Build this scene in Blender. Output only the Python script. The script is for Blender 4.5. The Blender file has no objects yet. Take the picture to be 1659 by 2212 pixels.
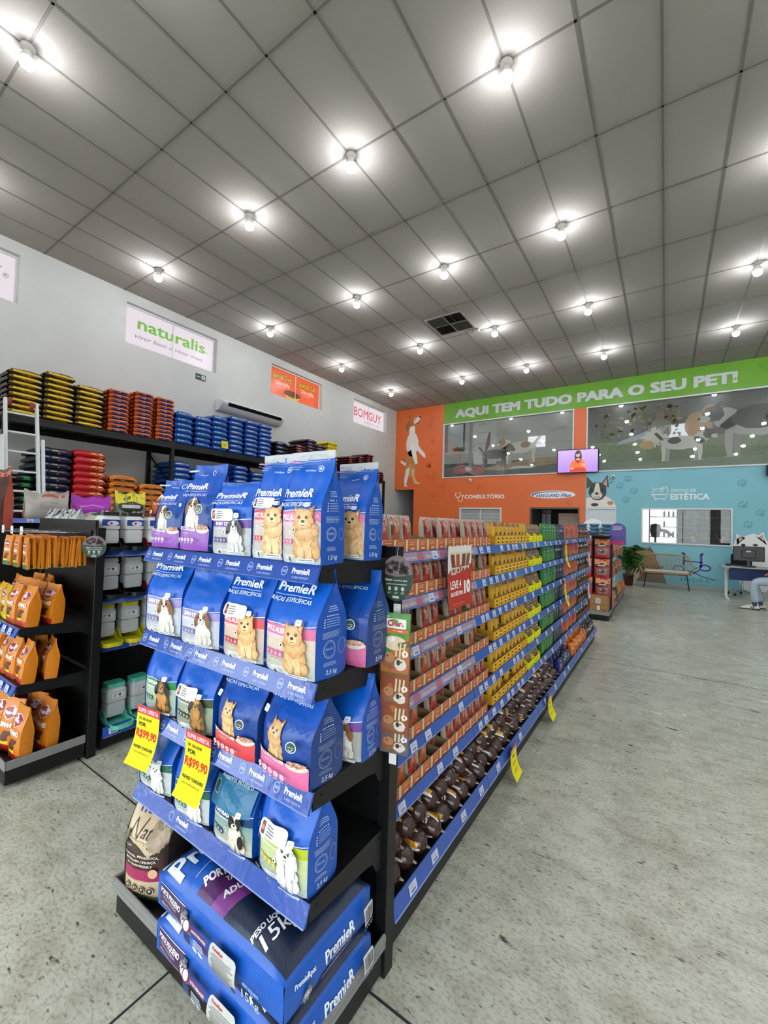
import bpy, math, random
from math import sin, cos, pi, radians
from mathutils import Vector, Matrix
from mathutils.geometry import tessellate_polygon
random.seed(7)
SC = bpy.context.scene
COL = SC.collection
rnd = random.uniform

# ------------------------------------------------------------ colours
_lc = {}
def L(c):
    if isinstance(c, tuple): return c
    if c not in _lc:
        h = c.lstrip('#')
        r = []
        for i in (0, 2, 4):
            x = int(h[i:i+2], 16) / 255
            r.append(x / 12.92 if x <= .04045 else ((x + .055) / 1.055) ** 2.4)
        _lc[c] = (r[0], r[1], r[2], 1.0)
    return _lc[c]
def mixc(a, b, t):
    a = L(a); b = L(b)
    return tuple(a[i] * (1 - t) + b[i] * t for i in range(3)) + (1.0,)

# ------------------------------------------------------------ materials
MATS = {}
def node_mat(name, rough=.5, spec=.5, metal=0, color=None, nscale=0, namt=0, bump=0, bscale=80, coat=0, emis=None, trans=0, alpha=1, ncol=None, stretch=None):
    """procedural material; color None = colour attribute of the mesh"""
    m = bpy.data.materials.new(name); m.use_nodes = True
    nt = m.node_tree; N = nt.nodes; K = nt.links
    b = N['Principled BSDF']
    b.inputs['Roughness'].default_value = rough
    b.inputs['Specular IOR Level'].default_value = spec
    b.inputs['Metallic'].default_value = metal
    if coat: b.inputs['Coat Weight'].default_value = coat; b.inputs['Coat Roughness'].default_value = .15
    if trans: b.inputs['Transmission Weight'].default_value = trans
    if alpha < 1: b.inputs['Alpha'].default_value = alpha
    tc = N.new('ShaderNodeTexCoord')
    src = tc.outputs['Object']
    if stretch:
        mp = N.new('ShaderNodeMapping'); mp.inputs['Scale'].default_value = stretch
        K.new(src, mp.inputs['Vector']); src = mp.outputs['Vector']
    if color is None:
        a = N.new('ShaderNodeAttribute'); a.attribute_name = 'Col'; out = a.outputs['Color']
    else:
        a = N.new('ShaderNodeRGB'); a.outputs[0].default_value = L(color); out = a.outputs[0]
    if namt:
        n = N.new('ShaderNodeTexNoise'); n.inputs['Scale'].default_value = nscale; n.inputs['Detail'].default_value = 4
        K.new(src, n.inputs['Vector'])
        mr = N.new('ShaderNodeMapRange'); mr.inputs['From Min'].default_value = .3; mr.inputs['From Max'].default_value = .7
        mr.inputs['To Min'].default_value = 1 - namt; mr.inputs['To Max'].default_value = 1 + namt
        K.new(n.outputs['Fac'], mr.inputs['Value'])
        vm = N.new('ShaderNodeVectorMath'); vm.operation = 'SCALE'
        K.new(out, vm.inputs[0]); K.new(mr.outputs[0], vm.inputs['Scale']); out = vm.outputs[0]
    K.new(out, b.inputs['Base Color'])
    if bump:
        n2 = N.new('ShaderNodeTexNoise'); n2.inputs['Scale'].default_value = bscale; n2.inputs['Detail'].default_value = 3
        K.new(src, n2.inputs['Vector'])
        bp = N.new('ShaderNodeBump'); bp.inputs['Strength'].default_value = bump; bp.inputs['Distance'].default_value = .004
        K.new(n2.outputs['Fac'], bp.inputs['Height']); K.new(bp.outputs[0], b.inputs['Normal'])
    if emis:
        b.inputs['Emission Strength'].default_value = emis
        K.new(out, b.inputs['Emission Color'])
    MATS[name] = m
    return m
node_mat('film', .34, .5, nscale=60, namt=.05, bump=.5, bscale=26)
node_mat('furprint', .36, .5, nscale=150, namt=.24, bump=.3, bscale=26, stretch=(1.6, 1.6, .5))
node_mat('satin', .5, .4, nscale=50, namt=.05, bump=.12, bscale=60)
node_mat('gloss', .16, .6, nscale=30, namt=.04, bump=.3, bscale=35)
node_mat('paper', .7, .25, nscale=90, namt=.04)
node_mat('plastic', .35, .5, nscale=40, namt=.03)
node_mat('steel_black', .42, .35, color='#121213', nscale=120, namt=.12, bump=.05, bscale=900)
node_mat('wallprint', .38, .4, nscale=1.3, namt=.03)
node_mat('matte', .85, .2, nscale=25, namt=.05)
node_mat('wallpaint', .85, .25, color='#c9cac6', nscale=2.5, namt=.025, bump=.04, bscale=300)
node_mat('tile', .9, .2, color='#a9a49d', nscale=160, namt=.07, bump=.15, bscale=500)
node_mat('tbar', .6, .3, color='#7d7873', nscale=30, namt=.05)
node_mat('whitemetal', .35, .5, color='#d9dbdb', nscale=20, namt=.03)
node_mat('rubber', .7, .3, color='#1a1a1b', nscale=60, namt=.1)
node_mat('chrome', .15, .5, metal=1, color='#c8c8c8', nscale=20, namt=.05)
node_mat('clearplastic', .12, .5, color='#cfd5d6', nscale=20, namt=.02, alpha=.55)
node_mat('frosted', .42, .5, color='#b4b8ba', nscale=30, namt=.04)
node_mat('bulb', .3, .5, color='#f7f9ff', emis=120)
node_mat('lightbox', .35, .4, emis=.47)
MATS['lightbox'].node_tree.links.remove(MATS['lightbox'].node_tree.nodes['Principled BSDF'].inputs['Base Color'].links[0]); MATS['lightbox'].node_tree.nodes['Principled BSDF'].inputs['Base Color'].default_value = (.02, .02, .02, 1)
node_mat('screen', .2, .5, emis=.62)
node_mat('daylight', .5, .2, color='#f4f7ff', emis=3)
node_mat('reflection_glow', .5, .2, color='#eef2fb', emis=.9)  # added glow imitating the shopfront reflected in the grooming window
node_mat('skin', .5, .4, color='#b98262', nscale=20, namt=.06)
node_mat('denim', .85, .2, color='#aebfce', nscale=160, namt=.1, bump=.2, bscale=400)
node_mat('leaf', .4, .45, nscale=14, namt=.18)
node_mat('rattan', .6, .35, color='#b58a55', nscale=90, namt=.2, bump=.3, bscale=200)
# glass pane, thin: mostly clear with a mirror-like film
def thin_glass(name, refl, tint='#dfe6e6'):
    m = bpy.data.materials.new(name); m.use_nodes = True
    nt = m.node_tree; N = nt.nodes; K = nt.links
    N.remove(N['Principled BSDF'])
    t = N.new('ShaderNodeBsdfTransparent'); t.inputs[0].default_value = L(tint)
    g = N.new('ShaderNodeBsdfGlossy'); g.inputs['Roughness'].default_value = .02
    nz = N.new('ShaderNodeTexNoise'); nz.inputs['Scale'].default_value = .7
    mr = N.new('ShaderNodeMapRange'); mr.inputs['To Min'].default_value = refl * .8; mr.inputs['To Max'].default_value = refl * 1.2
    mx = N.new('ShaderNodeMixShader')
    K.new(nz.outputs['Fac'], mr.inputs['Value']); K.new(mr.outputs[0], mx.inputs[0])
    K.new(t.outputs[0], mx.inputs[1]); K.new(g.outputs[0], mx.inputs[2])
    K.new(mx.outputs[0], N['Material Output'].inputs[0])
    MATS[name] = m
thin_glass('glass', .07, '#fafcfb')
thin_glass('glass_clear', .03, '#fafcfb')
# printed see-through film on glass
def film_glass(name, opac):
    m = node_mat(name, .25, .5, nscale=1.5, namt=.05)
    nt = m.node_tree; N = nt.nodes; K = nt.links
    t = N.new('ShaderNodeBsdfTransparent'); mx = N.new('ShaderNodeMixShader'); mx.inputs[0].default_value = opac
    K.new(t.outputs[0], mx.inputs[1]); K.new(N['Principled BSDF'].outputs[0], mx.inputs[2])
    K.new(mx.outputs[0], N['Material Output'].inputs[0])
film_glass('windowfilm', .86)

# polished concrete floor
def floor_mat():
    m = bpy.data.materials.new('polished_concrete'); m.use_nodes = True
    nt = m.node_tree; N = nt.nodes; K = nt.links; b = N['Principled BSDF']
    tc = N.new('ShaderNodeTexCoord')
    def noise(sc, det, stretch=(1, 1, 1), rot=0):
        mp = N.new('ShaderNodeMapping'); mp.inputs['Scale'].default_value = stretch; mp.inputs['Rotation'].default_value = (0, 0, rot)
        K.new(tc.outputs['Object'], mp.inputs['Vector'])
        n = N.new('ShaderNodeTexNoise'); n.inputs['Scale'].default_value = sc; n.inputs['Detail'].default_value = det; n.inputs['Roughness'].default_value = .6
        K.new(mp.outputs[0], n.inputs['Vector']); return n.outputs['Fac']
    def ramp(f, p0, c0, p1, c1):
        r = N.new('ShaderNodeValToRGB'); e = r.color_ramp.elements
        e[0].position = p0; e[0].color = L(c0); e[1].position = p1; e[1].color = L(c1)
        K.new(f, r.inputs[0]); return r.outputs[0]
    def mul(a, bb, fac=1):
        x = N.new('ShaderNodeMix'); x.data_type = 'RGBA'; x.blend_type = 'MULTIPLY'; x.inputs[0].default_value = fac
        K.new(a, x.inputs[6]); K.new(bb, x.inputs[7]); return x.outputs[2]
    base = ramp(noise(.9, 6), .3, '#bfc0b0', .72, '#d3d4c4')
    c = mul(base, ramp(noise(9, 8, (.8, 1.4, 1)),   .33, '#dad8d2', .56, '#ffffff'), .8)
    c = mul(c, ramp(noise(16, 3, (.55, 1.5, 1), .35), .28, '#606060', .345, '#ffffff'))
    c = mul(c, ramp(noise(42, 2, (.6, 1.5, 1), -.2), .29, '#5c5c5a', .36, '#ffffff'), .7)
    c = mul(c, ramp(noise(2.3, 4, (1, 1, 1)), .3, '#dddbd6', .5, '#ffffff'), .7)
    c = mul(c, ramp(noise(65, 5, (.8, 1.3, 1)), .36, '#b9b6ac', .52, '#ffffff'), .6)
    K.new(c, b.inputs['Base Color'])
    rr = N.new('ShaderNodeMapRange'); rr.inputs['To Min'].default_value = .2; rr.inputs['To Max'].default_value = .32
    K.new(noise(3, 5), rr.inputs['Value']); K.new(rr.outputs[0], b.inputs['Roughness'])
    b.inputs['Specular IOR Level'].default_value = .5
    bp = N.new('ShaderNodeBump'); bp.inputs['Strength'].default_value = .05; bp.inputs['Distance'].default_value = .003
    K.new(noise(20, 4), bp.inputs['Height'])
    MATS['floor'] = m
floor_mat()

# ------------------------------------------------------------ mesh builder
class M:
    def __init__(s): s.v = []; s.f = []; s.c = []; s.m = []; s.sm = []; s.mn = []
    def mi(s, mat):
        if mat not in s.mn: s.mn.append(mat)
        return s.mn.index(mat)
    def face(s, pts, col='#888888', mat='plastic', sm=False):
        n = len(s.v); s.v += [tuple(p) for p in pts]; s.f.append(tuple(range(n, n + len(pts))))
        s.c.append([L(c) for c in col] if isinstance(col, list) else L(col)); s.m.append(s.mi(mat)); s.sm.append(sm)
    def grid(s, fn, nu, nv, col='#888888', mat='plastic', sm=True, wrap=False):
        n = len(s.v); nn = nu if wrap else nu + 1
        for j in range(nv + 1):
            for i in range(nn): s.v.append(tuple(fn(i / nu, j / nv)))
        for j in range(nv):
            for i in range(nu):
                a = n + j * nn + i; b = n + j * nn + (i + 1) % nn
                s.f.append((a, b, b + nn, a + nn)); s.m.append(s.mi(mat)); s.sm.append(sm)
                s.c.append(L(col((i + .5) / nu, (j + .5) / nv)) if callable(col) else L(col))
        return n
    def box(s, x0, x1, y0, y1, z0, z1, col='#888888', mat='plastic', bev=0):
        if bev:
            b = min(bev, abs(x1-x0)*.45, abs(y1-y0)*.45, abs(z1-z0)*.45)
            def ring(z, i): return [(x0+i+b, y0+i, z), (x1-i-b, y0+i, z), (x1-i, y0+i+b, z), (x1-i, y1-i-b, z), (x1-i-b, y1-i, z), (x0+i+b, y1-i, z), (x0+i, y1-i-b, z), (x0+i, y0+i+b, z)]
            R = [ring(z0, b), ring(z0 + b, 0), ring(z1 - b, 0), ring(z1, b)]
            for k in range(3):
                for i in range(8):
                    j = (i + 1) % 8; s.face([R[k][i], R[k][j], R[k+1][j], R[k+1][i]], col, mat)
            s.face(R[0][::-1], col, mat); s.face(R[3], col, mat); return
        p = [(x0,y0,z0),(x1,y0,z0),(x1,y1,z0),(x0,y1,z0),(x0,y0,z1),(x1,y0,z1),(x1,y1,z1),(x0,y1,z1)]
        for q in ((3,2,1,0),(4,5,6,7),(0,1,5,4),(1,2,6,5),(2,3,7,6),(3,0,4,7)): s.face([p[k] for k in q], col, mat)
    def tube(s, pts, r, n=8, col='#888888', mat='plastic', cap=True, sm=True):
        pts = [Vector(p) for p in pts]; R = []
        rr = r if isinstance(r, (list, tuple)) else [r] * len(pts)
        prev = None
        for i, p in enumerate(pts):
            d = (pts[min(i+1, len(pts)-1)] - pts[max(i-1, 0)]).normalized()
            u = prev - d * prev.dot(d) if prev is not None else d.orthogonal()
            if u.length < 1e-6: u = d.orthogonal()
            u.normalize(); prev = u; w = d.cross(u)
            R.append([p + (u * cos(2*pi*k/n) + w * sin(2*pi*k/n)) * rr[i] for k in range(n)])
        b = len(s.v)
        for ring in R: s.v += [tuple(q) for q in ring]
        for i in range(len(R) - 1):
            for k in range(n):
                s.f.append((b+i*n+k, b+i*n+(k+1)%n, b+(i+1)*n+(k+1)%n, b+(i+1)*n+k)); s.c.append(L(col)); s.m.append(s.mi(mat)); s.sm.append(sm)
        if cap:
            s.face(R[0][::-1], col, mat); s.face(R[-1], col, mat)
    def lathe(s, prof, c=(0,0,0), n=16, col='#888888', mat='plastic', axis='z', sm=True):
        def fn(u, v):
            k = v * (len(prof) - 1); i = min(int(k + 1e-6), len(prof) - 2); t = k - i
            r = prof[i][0] * (1-t) + prof[i+1][0] * t; h = prof[i][1] * (1-t) + prof[i+1][1] * t
            a, b = r * cos(2*pi*u), r * sin(2*pi*u)
            return {'z': (c[0]+a, c[1]+b, c[2]+h), 'y': (c[0]+a, c[1]+h, c[2]+b), 'x': (c[0]+h, c[1]+a, c[2]+b)}[axis]
        s.grid(fn, n, len(prof) - 1, col, mat, sm, wrap=True)
    def xf(s, mat4):
        s.v = [tuple(mat4 @ Vector(p)) for p in s.v]; return s
    def mesh(s, name='part'):
        me = bpy.data.meshes.new(name); me.from_pydata(s.v, [], s.f)
        for mn in s.mn: me.materials.append(MATS[mn])
        me.polygons.foreach_set('material_index', s.m); me.polygons.foreach_set('use_smooth', s.sm)
        ca = me.color_attributes.new('Col', 'FLOAT_COLOR', 'CORNER'); buf = []
        for f, c in zip(s.f, s.c):
            if isinstance(c, list):
                for q in c: buf.extend(q)
            else: buf.extend(c * len(f))
        ca.data.foreach_set('color', buf); me.update(); return me

def add(name, me, parent=None, loc=None, rz=0, rot=None):
    if isinstance(me, M): me = me.mesh(name)
    o = bpy.data.objects.new(name, me); COL.objects.link(o)
    if parent: o.parent = parent
    if loc: o.location = loc
    if rot: o.rotation_euler = rot
    elif rz: o.rotation_euler = (0, 0, rz)
    return o
def tag(o, label, cat, group=None):
    o['label'] = label; o['category'] = cat
    if group: o['group'] = group
    return o
def empty(name, loc=(0,0,0), rz=0): return add(name, None, None, loc, rz)
def struct(o): o['kind'] = 'structure'; return o
def copy_tree(o, loc=None, rot=None, parent=None):
    c = o.copy(); COL.objects.link(c); c.parent = parent
    for ch in o.children: copy_tree(ch, parent=c)
    if loc is not None: c.location = loc
    if rot is not None: c.rotation_euler = rot
    return c
ORD = ['first','second','third','fourth','fifth','sixth','seventh','eighth','ninth','tenth','eleventh','twelfth','thirteenth','fourteenth','fifteenth','sixteenth','seventeenth','eighteenth','nineteenth','twentieth']
def nth(i):
    if i < 20: return ORD[i]
    return {2: 'twenty-', 3: 'thirty-'}[(i+1)//10] + ORD[(i+1) % 10 - 1] if (i+1) % 10 else {3: 'thirtieth', 4: 'fortieth'}[(i+1)//10]

# ------------------------------------------------------------ text outlines
_tc = {}
def textgeo(s, bold=0.0, shear=0.0, res=2):
    k = (s, bold, shear, res)
    if k in _tc: return _tc[k]
    cu = bpy.data.curves.new('t', 'FONT'); cu.body = s; cu.size = 1; cu.offset = bold; cu.shear = shear
    cu.resolution_u = res; cu.align_x = 'CENTER'; cu.fill_mode = 'BOTH' if False else 'FRONT'
    ob = bpy.data.objects.new('t', cu)
    me = ob.to_mesh()
    vs = [(v.co.x, v.co.y) for v in me.vertices]; fs = [tuple(p.vertices) for p in me.polygons]
    ob.to_mesh_clear(); bpy.data.objects.remove(ob); bpy.data.curves.remove(cu)
    cap = .682
    vs = [(x / cap, y / cap) for x, y in vs]
    w = (max(v[0] for v in vs) - min(v[0] for v in vs)) if vs else 0
    cx = (max(v[0] for v in vs) + min(v[0] for v in vs)) / 2 if vs else 0
    vs = [(x - cx, y) for x, y in vs]
    _tc[k] = (vs, fs, w); return _tc[k]

# ------------------------------------------------------------ printed artwork mapped on a surface
class Art:
    def __init__(s, m, fn, mat='film', step=.0004, maxe=.03):
        s.m = m; s.fn = fn; s.mat = mat; s.step = step; s.maxe = maxe; s.n = 1
    def tri(s, a, b, c, off, ca, cb, cc, d=0):
        e = [((a[0]-b[0])**2+(a[1]-b[1])**2, 0), ((b[0]-c[0])**2+(b[1]-c[1])**2, 1), ((c[0]-a[0])**2+(c[1]-a[1])**2, 2)]
        w, k = max(e)
        if w > s.maxe**2 and d < 12:
            P = [a, b, c]; C = [ca, cb, cc]; i, j, l = k, (k+1) % 3, (k+2) % 3
            mp = ((P[i][0]+P[j][0])/2, (P[i][1]+P[j][1])/2); mc = mixc(C[i], C[j], .5)
            s.tri(P[i], mp, P[l], off, C[i], mc, C[l], d+1); s.tri(mp, P[j], P[l], off, mc, C[j], C[l], d+1); return
        s.m.face([s.fn(a[0], a[1], off), s.fn(b[0], b[1], off), s.fn(c[0], c[1], off)], [ca, cb, cc], s.mat, True)
    def lay(s, layer):
        if layer is None: s.n += 1; layer = s.n
        return .0006 + layer * s.step
    def poly(s, pts, col, layer=None, grad=None):
        off = s.lay(layer); V = [Vector((p[0], p[1], 0)) for p in pts]
        y0 = min(p[1] for p in pts); y1 = max(p[1] for p in pts)
        cs = [mixc(col, grad, (p[1]-y0)/(y1-y0+1e-9)) if grad else L(col) for p in pts]
        for t in tessellate_polygon([V]):
            a, b, c = t; s.tri(pts[a], pts[b], pts[c], off, cs[a], cs[b], cs[c])
    def rect(s, x0, y0, x1, y1, col, layer=None, grad=None): s.poly([(x0,y0),(x1,y0),(x1,y1),(x0,y1)], col, layer, grad)
    def rrect(s, x0, y0, x1, y1, r, col, layer=None):
        P = []
        for cx, cy, a0 in ((x1-r,y1-r,0),(x0+r,y1-r,90),(x0+r,y0+r,180),(x1-r,y0+r,270)):
            for k in range(4): a = radians(a0 + k*30); P.append((cx + r*cos(a), cy + r*sin(a)))
        s.poly(P, col, layer)
    def ell(s, cx, cy, rx, ry=None, col='#fff', layer=None, n=18, fur=0, col2=None, rot=0, seed=0):
        ry = ry or rx; off = s.lay(layer); rg = random.Random(seed + int(cx*9999) + int(cy*7777)); c0 = L(col2 or col); c1 = L(col)
        R = []
        if fur: n = int(n * 1.7)
        for k in range(n):
            a = 2*pi*k/n; f = 1 + (rg.uniform(-fur, fur) if fur else 0)
            x, y = rx*f*cos(a), ry*f*sin(a); R.append((cx + x*cos(rot) - y*sin(rot), cy + x*sin(rot) + y*cos(rot)))
        for k in range(n): s.tri((cx, cy), R[k], R[(k+1) % n], off, c0, c1, c1)
    def ring(s, cx, cy, r, w, col, layer=None, n=20, a0=0, a1=360, ry=None):
        ry = ry or r; off = s.lay(layer); k1 = 1 - w / r; k2 = 1 - w / ry; c = L(col)
        for k in range(n):
            a = radians(a0 + (a1-a0)*k/n); b = radians(a0 + (a1-a0)*(k+1)/n)
            P = [(cx+r*cos(a), cy+ry*sin(a)), (cx+r*cos(b), cy+ry*sin(b)), (cx+r*k1*cos(b), cy+ry*k2*sin(b)), (cx+r*k1*cos(a), cy+ry*k2*sin(a))]
            s.tri(P[0], P[1], P[2], off, c, c, c); s.tri(P[0], P[2], P[3], off, c, c, c)
    def line(s, pts, w, col, layer=None):
        off = s.lay(layer); c = L(col)
        for (ax, ay), (bx, by) in zip(pts, pts[1:]):
            dx, dy = bx-ax, by-ay; l = math.hypot(dx, dy) or 1; nx, ny = -dy/l*w/2, dx/l*w/2; ex, ey = dx/l*w*.25, dy/l*w*.25
            P = [(ax+nx-ex, ay+ny-ey), (bx+nx+ex, by+ny+ey), (bx-nx+ex, by-ny+ey), (ax-nx-ex, ay-ny-ey)]
            s.tri(P[0], P[1], P[2], off, c, c, c); s.tri(P[0], P[2], P[3], off, c, c, c)
    def text(s, t, x, y, h, col='#ffffff', layer=None, bold=.02, shear=0, w=None, rot=0, res=2, flip=False):
        """centred on x, baseline y, cap height h; w = wanted width"""
        off = s.lay(layer); vs, fs, tw = textgeo(t, 0.0, shear, res); c = L(col); bd = max(0, bold)*1.5
        kx = (w / (tw + 2*bd)) if w else h
        k = bd
        for q, (da, db) in enumerate([(0, 0)] if k < .004 else [(-k, 0), (k, 0)] if k < .02 else [(-k, -k*.7), (k, -k*.7), (-k, k*.7), (k, k*.7)]):
            Q = [(x + (a+da)*kx*cos(rot) - (b+db)*h*sin(rot), y + (a+da)*kx*sin(rot) + (b+db)*h*cos(rot)) for a, b in vs]
            for f in fs:
                s.m.face([s.fn(Q[i][0], Q[i][1], off + q*s.step*.2) for i in f], [c] * len(f), s.mat, True)
    def fine(s, x0, y0, x1, y1, n, col, layer=None, seed=1):
        """blocks of small print"""
        rg = random.Random(seed); hh = (y1-y0)/n
        if layer is None: s.n += 1; layer = s.n
        for k in range(n):
            s.rect(x0 + rg.uniform(0, .1)*(x1-x0), y0 + k*hh + hh*.3, x1 - rg.uniform(0, .25)*(x1-x0), y0 + k*hh + hh*.72, col, layer)
    def paw(s, cx, cy, r, col, rot=0, layer=None):
        if layer is None: s.n += 1; layer = s.n
        def P(x, y): return (cx + x*cos(rot) - y*sin(rot), cy + x*sin(rot) + y*cos(rot))
        q = P(0, -.25*r); s.ell(q[0], q[1], .5*r, .4*r, col, layer, 10, rot=rot)
        for x, y in ((-.62, .15), (-.25, .6), (.25, .6), (.62, .15)):
            q = P(x*r, y*r); s.ell(q[0], q[1], .2*r, .28*r, col, layer, 8, rot=rot)

def plane_map(o, ux, uy, n):
    o, ux, uy, n = Vector(o), Vector(ux), Vector(uy), Vector(n)
    return lambda x, y, off: o + ux*x + uy*y + n*off

# ============================================================ CAMERA
CZ = 1.48
def make_camera():
    yaw, pit, rol, f = -.5927, .0277, .0288, 904.22
    cy, sy, cp, sp = cos(yaw), sin(yaw), cos(pit), sin(pit)
    F = Vector((sy*cp, cy*cp, sp)); R = Vector((cy, -sy, 0)); U = R.cross(F)
    R2 = R*cos(rol) + U*sin(rol); U2 = U*cos(rol) - R*sin(rol)
    cam = bpy.data.cameras.new('camera'); o = bpy.data.objects.new('camera', cam); COL.objects.link(o)
    m = Matrix((R2, U2, -F)).transposed().to_4x4(); m.translation = (0, 0, CZ); o.matrix_world = m
    cam.sensor_fit = 'HORIZONTAL'; cam.sensor_width = 36; cam.lens = f / 1659 * 36; cam.clip_start = .02; cam.clip_end = 100
    SC.camera = o
make_camera()

# ============================================================ ROOM SHELL
CE = 5.9; YB = 13.77; XL = -8.81; XR = 7.4; YF = -3.2
WT = .2
m = M(); m.box(XL-WT, XR+WT, YF-WT, YB+5, -.15, 0, '#aaaaaa', 'floor'); struct(add('floor', m))
m = M()
for x in (-9.73, -5.53, -1.33, 2.87, 7.07): m.box(x-.004, x+.004, YF, YB, 0, .0008, '#38373a', 'matte')
for y in (-3.08, 1.13, 5.38, 9.55): m.box(XL, XR, y-.004, y+.004, 0, .0009, '#38373a', 'matte')
struct(add('trim_1', m))                                   # saw joints of the slab
m = M(); m.box(XL-WT, XR+WT, YF-WT, YB+5, CE, CE+.1, '#aaaaaa', 'tile'); struct(add('ceiling', m))
m = M()                                                    # ceiling T-bars
gx = [(i-.0996)*.625 for i in range(-14, 13)]; gy = [(j+.9695)*1.2733 for j in range(-4, 10)]
for x in gx:
    if XL < x < XR: m.box(x-.012, x+.012, YF, YB, CE-.006, CE, '#77726e', 'tbar')
for y in gy:
    if YF < y < YB: m.box(XL, XR, y-.012, y+.012, CE-.006, CE+.0005, '#77726e', 'tbar')
struct(add('trim_2', m))

def wall_with_holes(m, a0, a1, z0, z1, holes, put, cols):
    """vertical slab split around rectangular holes; put(a0,a1,z0,z1,col)"""
    A = sorted({a0, a1, *[h[0] for h in holes], *[h[1] for h in holes], *[c[0] for c in cols], *[c[1] for c in cols]})
    Z = sorted({z0, z1, *[h[2] for h in holes], *[h[3] for h in holes], *[c[2] for c in cols], *[c[3] for c in cols]})
    A = [a for a in A if a0 <= a <= a1]; Z = [z for z in Z if z0 <= z <= z1]
    for i in range(len(A)-1):
        for j in range(len(Z)-1):
            am, zm = (A[i]+A[i+1])/2, (Z[j]+Z[j+1])/2
            if any(h[0] < am < h[1] and h[2] < zm < h[3] for h in holes): continue
            col = None
            for c in cols:
                if c[0] < am < c[1] and c[2] < zm < c[3]: col = c[4]
            put(A[i], A[i+1], Z[j], Z[j+1], col)
# left wall with four clerestory light boxes
m = M(); WY = [(.2, 2.2), (3.84, 5.84), (7.48, 9.48), (11.06, 13.06)]
wall_with_holes(m, YF, YB+5, 0, CE, [(a, b, 4.9, 5.7) for a, b in WY],
                lambda a, b, z0, z1, c: m.box(XL-WT, XL, a, b, z0, z1, '#c9cac6', 'wallpaint'), [])
struct(add('wall_left', m))
def lightbox(k, a, b, art):
    f = M()
    for p in ((a, a+.03, 4.9, 5.7), (b-.03, b, 4.9, 5.7)): f.box(XL-.14, XL-.09, p[0], p[1], p[2], p[3], '#e6e0e0', 'whitemetal')
    for z in (4.9, 5.67): f.box(XL-.14, XL-.09, a+.03, b-.03, z, z+.03, '#e6e0e0', 'whitemetal')
    f.box(XL-.13, XL-.112, (a+b)/2-.008, (a+b)/2+.008, 4.93, 5.67, '#cfc6ca', 'whitemetal')
    w = struct(add('window_%d' % k, f))
    g = M(); A = Art(g, plane_map((XL-.125, (a+b)/2, 5.3), (0, 1, 0), (0, 0, 1), (1, 0, 0)), 'lightbox', .0005, .6)
    A.rect(-.97, -.37, .97, .37, '#f1e6ee', 0); art(A)
    struct(add('window_panel', g, w))
def art_total(A):
    A.text('EQUILIBRIO', -.2, .16, .07, '#4b4650'); A.text('TOTAL', .62, .14, .08, '#3b3840')
    A.ring(.55, -.12, .19, .022, '#2d2b33'); A.text('R', .86, .02, .03, '#3b3840'); A.ring(.86, .035, .035, .006, '#3b3840')
    A.text('MIT', -.2, -.3, .36, '#2d2b33', bold=-.01)
def art_nat(A):
    A.text('naturalis', .02, 0, .235, '#7cc142', bold=.02, w=1.5)
    A.text('viver bem e viver mais', -.02, -.2, .085, '#8d8690', bold=0, shear=.35, w=1.5); A.text('total', .78, .02, .04, '#7cc142')
def art_special(A):
    A.rect(-.97, -.37, .97, .37, '#f4622c')
    for dx, t in ((-.5, 'Special Dog'), (.47, 'Special Cat')):
        A.text(t, dx, .12, .15, '#3a2a10', bold=.09, w=.72); A.text(t, dx, .12, .15, '#f6c32d', bold=.02, w=.7)
        A.text('Ultralife', dx+.02, -.06, .12, '#fff1e4', bold=0, w=.52); A.fine(dx-.2, -.13, dx+.22, -.1, 1, '#ffd9c4')
    A.poly([(-.42+.0, -.2), (.2, -.2), (.1, -.36), (-.32, -.36)], '#f0b93c')
    A.ell(-.11, -.2, .31, .09, '#6b3a1e', n=22, fur=.12)
    for k in range(40): A.ell(-.11+rnd(-.26, .26), -.19+rnd(-.06, .07), .018, .013, random.choice(['#8a5128', '#3d1e10', '#a8682f']), n=6)
def art_bom(A):
    A.text('BOMGUY', 0, -.1, .3, '#e0303a', bold=.0, w=1.62); A.text('P R E M I U M', .25, -.26, .06, '#9c8f96', bold=0, w=.9)
for k, ((a, b), fn) in enumerate(zip(WY, (art_total, art_nat, art_special, art_bom))): lightbox(k+1, a, b, fn)

# back wall
ORG, GRN, BLU = '#e2703a', '#6aa32c', '#7cbcc9'
HB = [(-8.9, -7.94, 0, 2.81), (-6.75, -2.35, 3.19, 5.16), (-2.0, 7.4, 3.19, 5.16), (-6.05, -4.54, 1.0, 2.12), (-3.63, -2.16, 0, 2.14),
      (-1.98, -1.19, 0, 2.13), (-.57, 1.41, 1.145, 2.12)]
m = M()
wall_with_holes(m, XL-.05, XR+WT, 0, CE, HB, lambda a, b, z0, z1, c: m.box(a, b, YB, YB+.15, z0, z1, c or ORG, 'wallprint'),
                [(XL-.05, -2.0, 0, CE, ORG), (-6.75, 8, 5.16, CE, GRN), (-2.0, 8, 0, 3.19, BLU)])
wall = struct(add('wall_back', m))
W = plane_map((0, YB, 0), (1, 0, 0), (0, 0, 1), (0, -1, 0))
def wart(name, fn, label=None, mat='wallprint', maxe=9, z=.001):
    g = M(); A = Art(g, W, mat, z, maxe); fn(A); return struct(add(name, g, wall))
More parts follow.
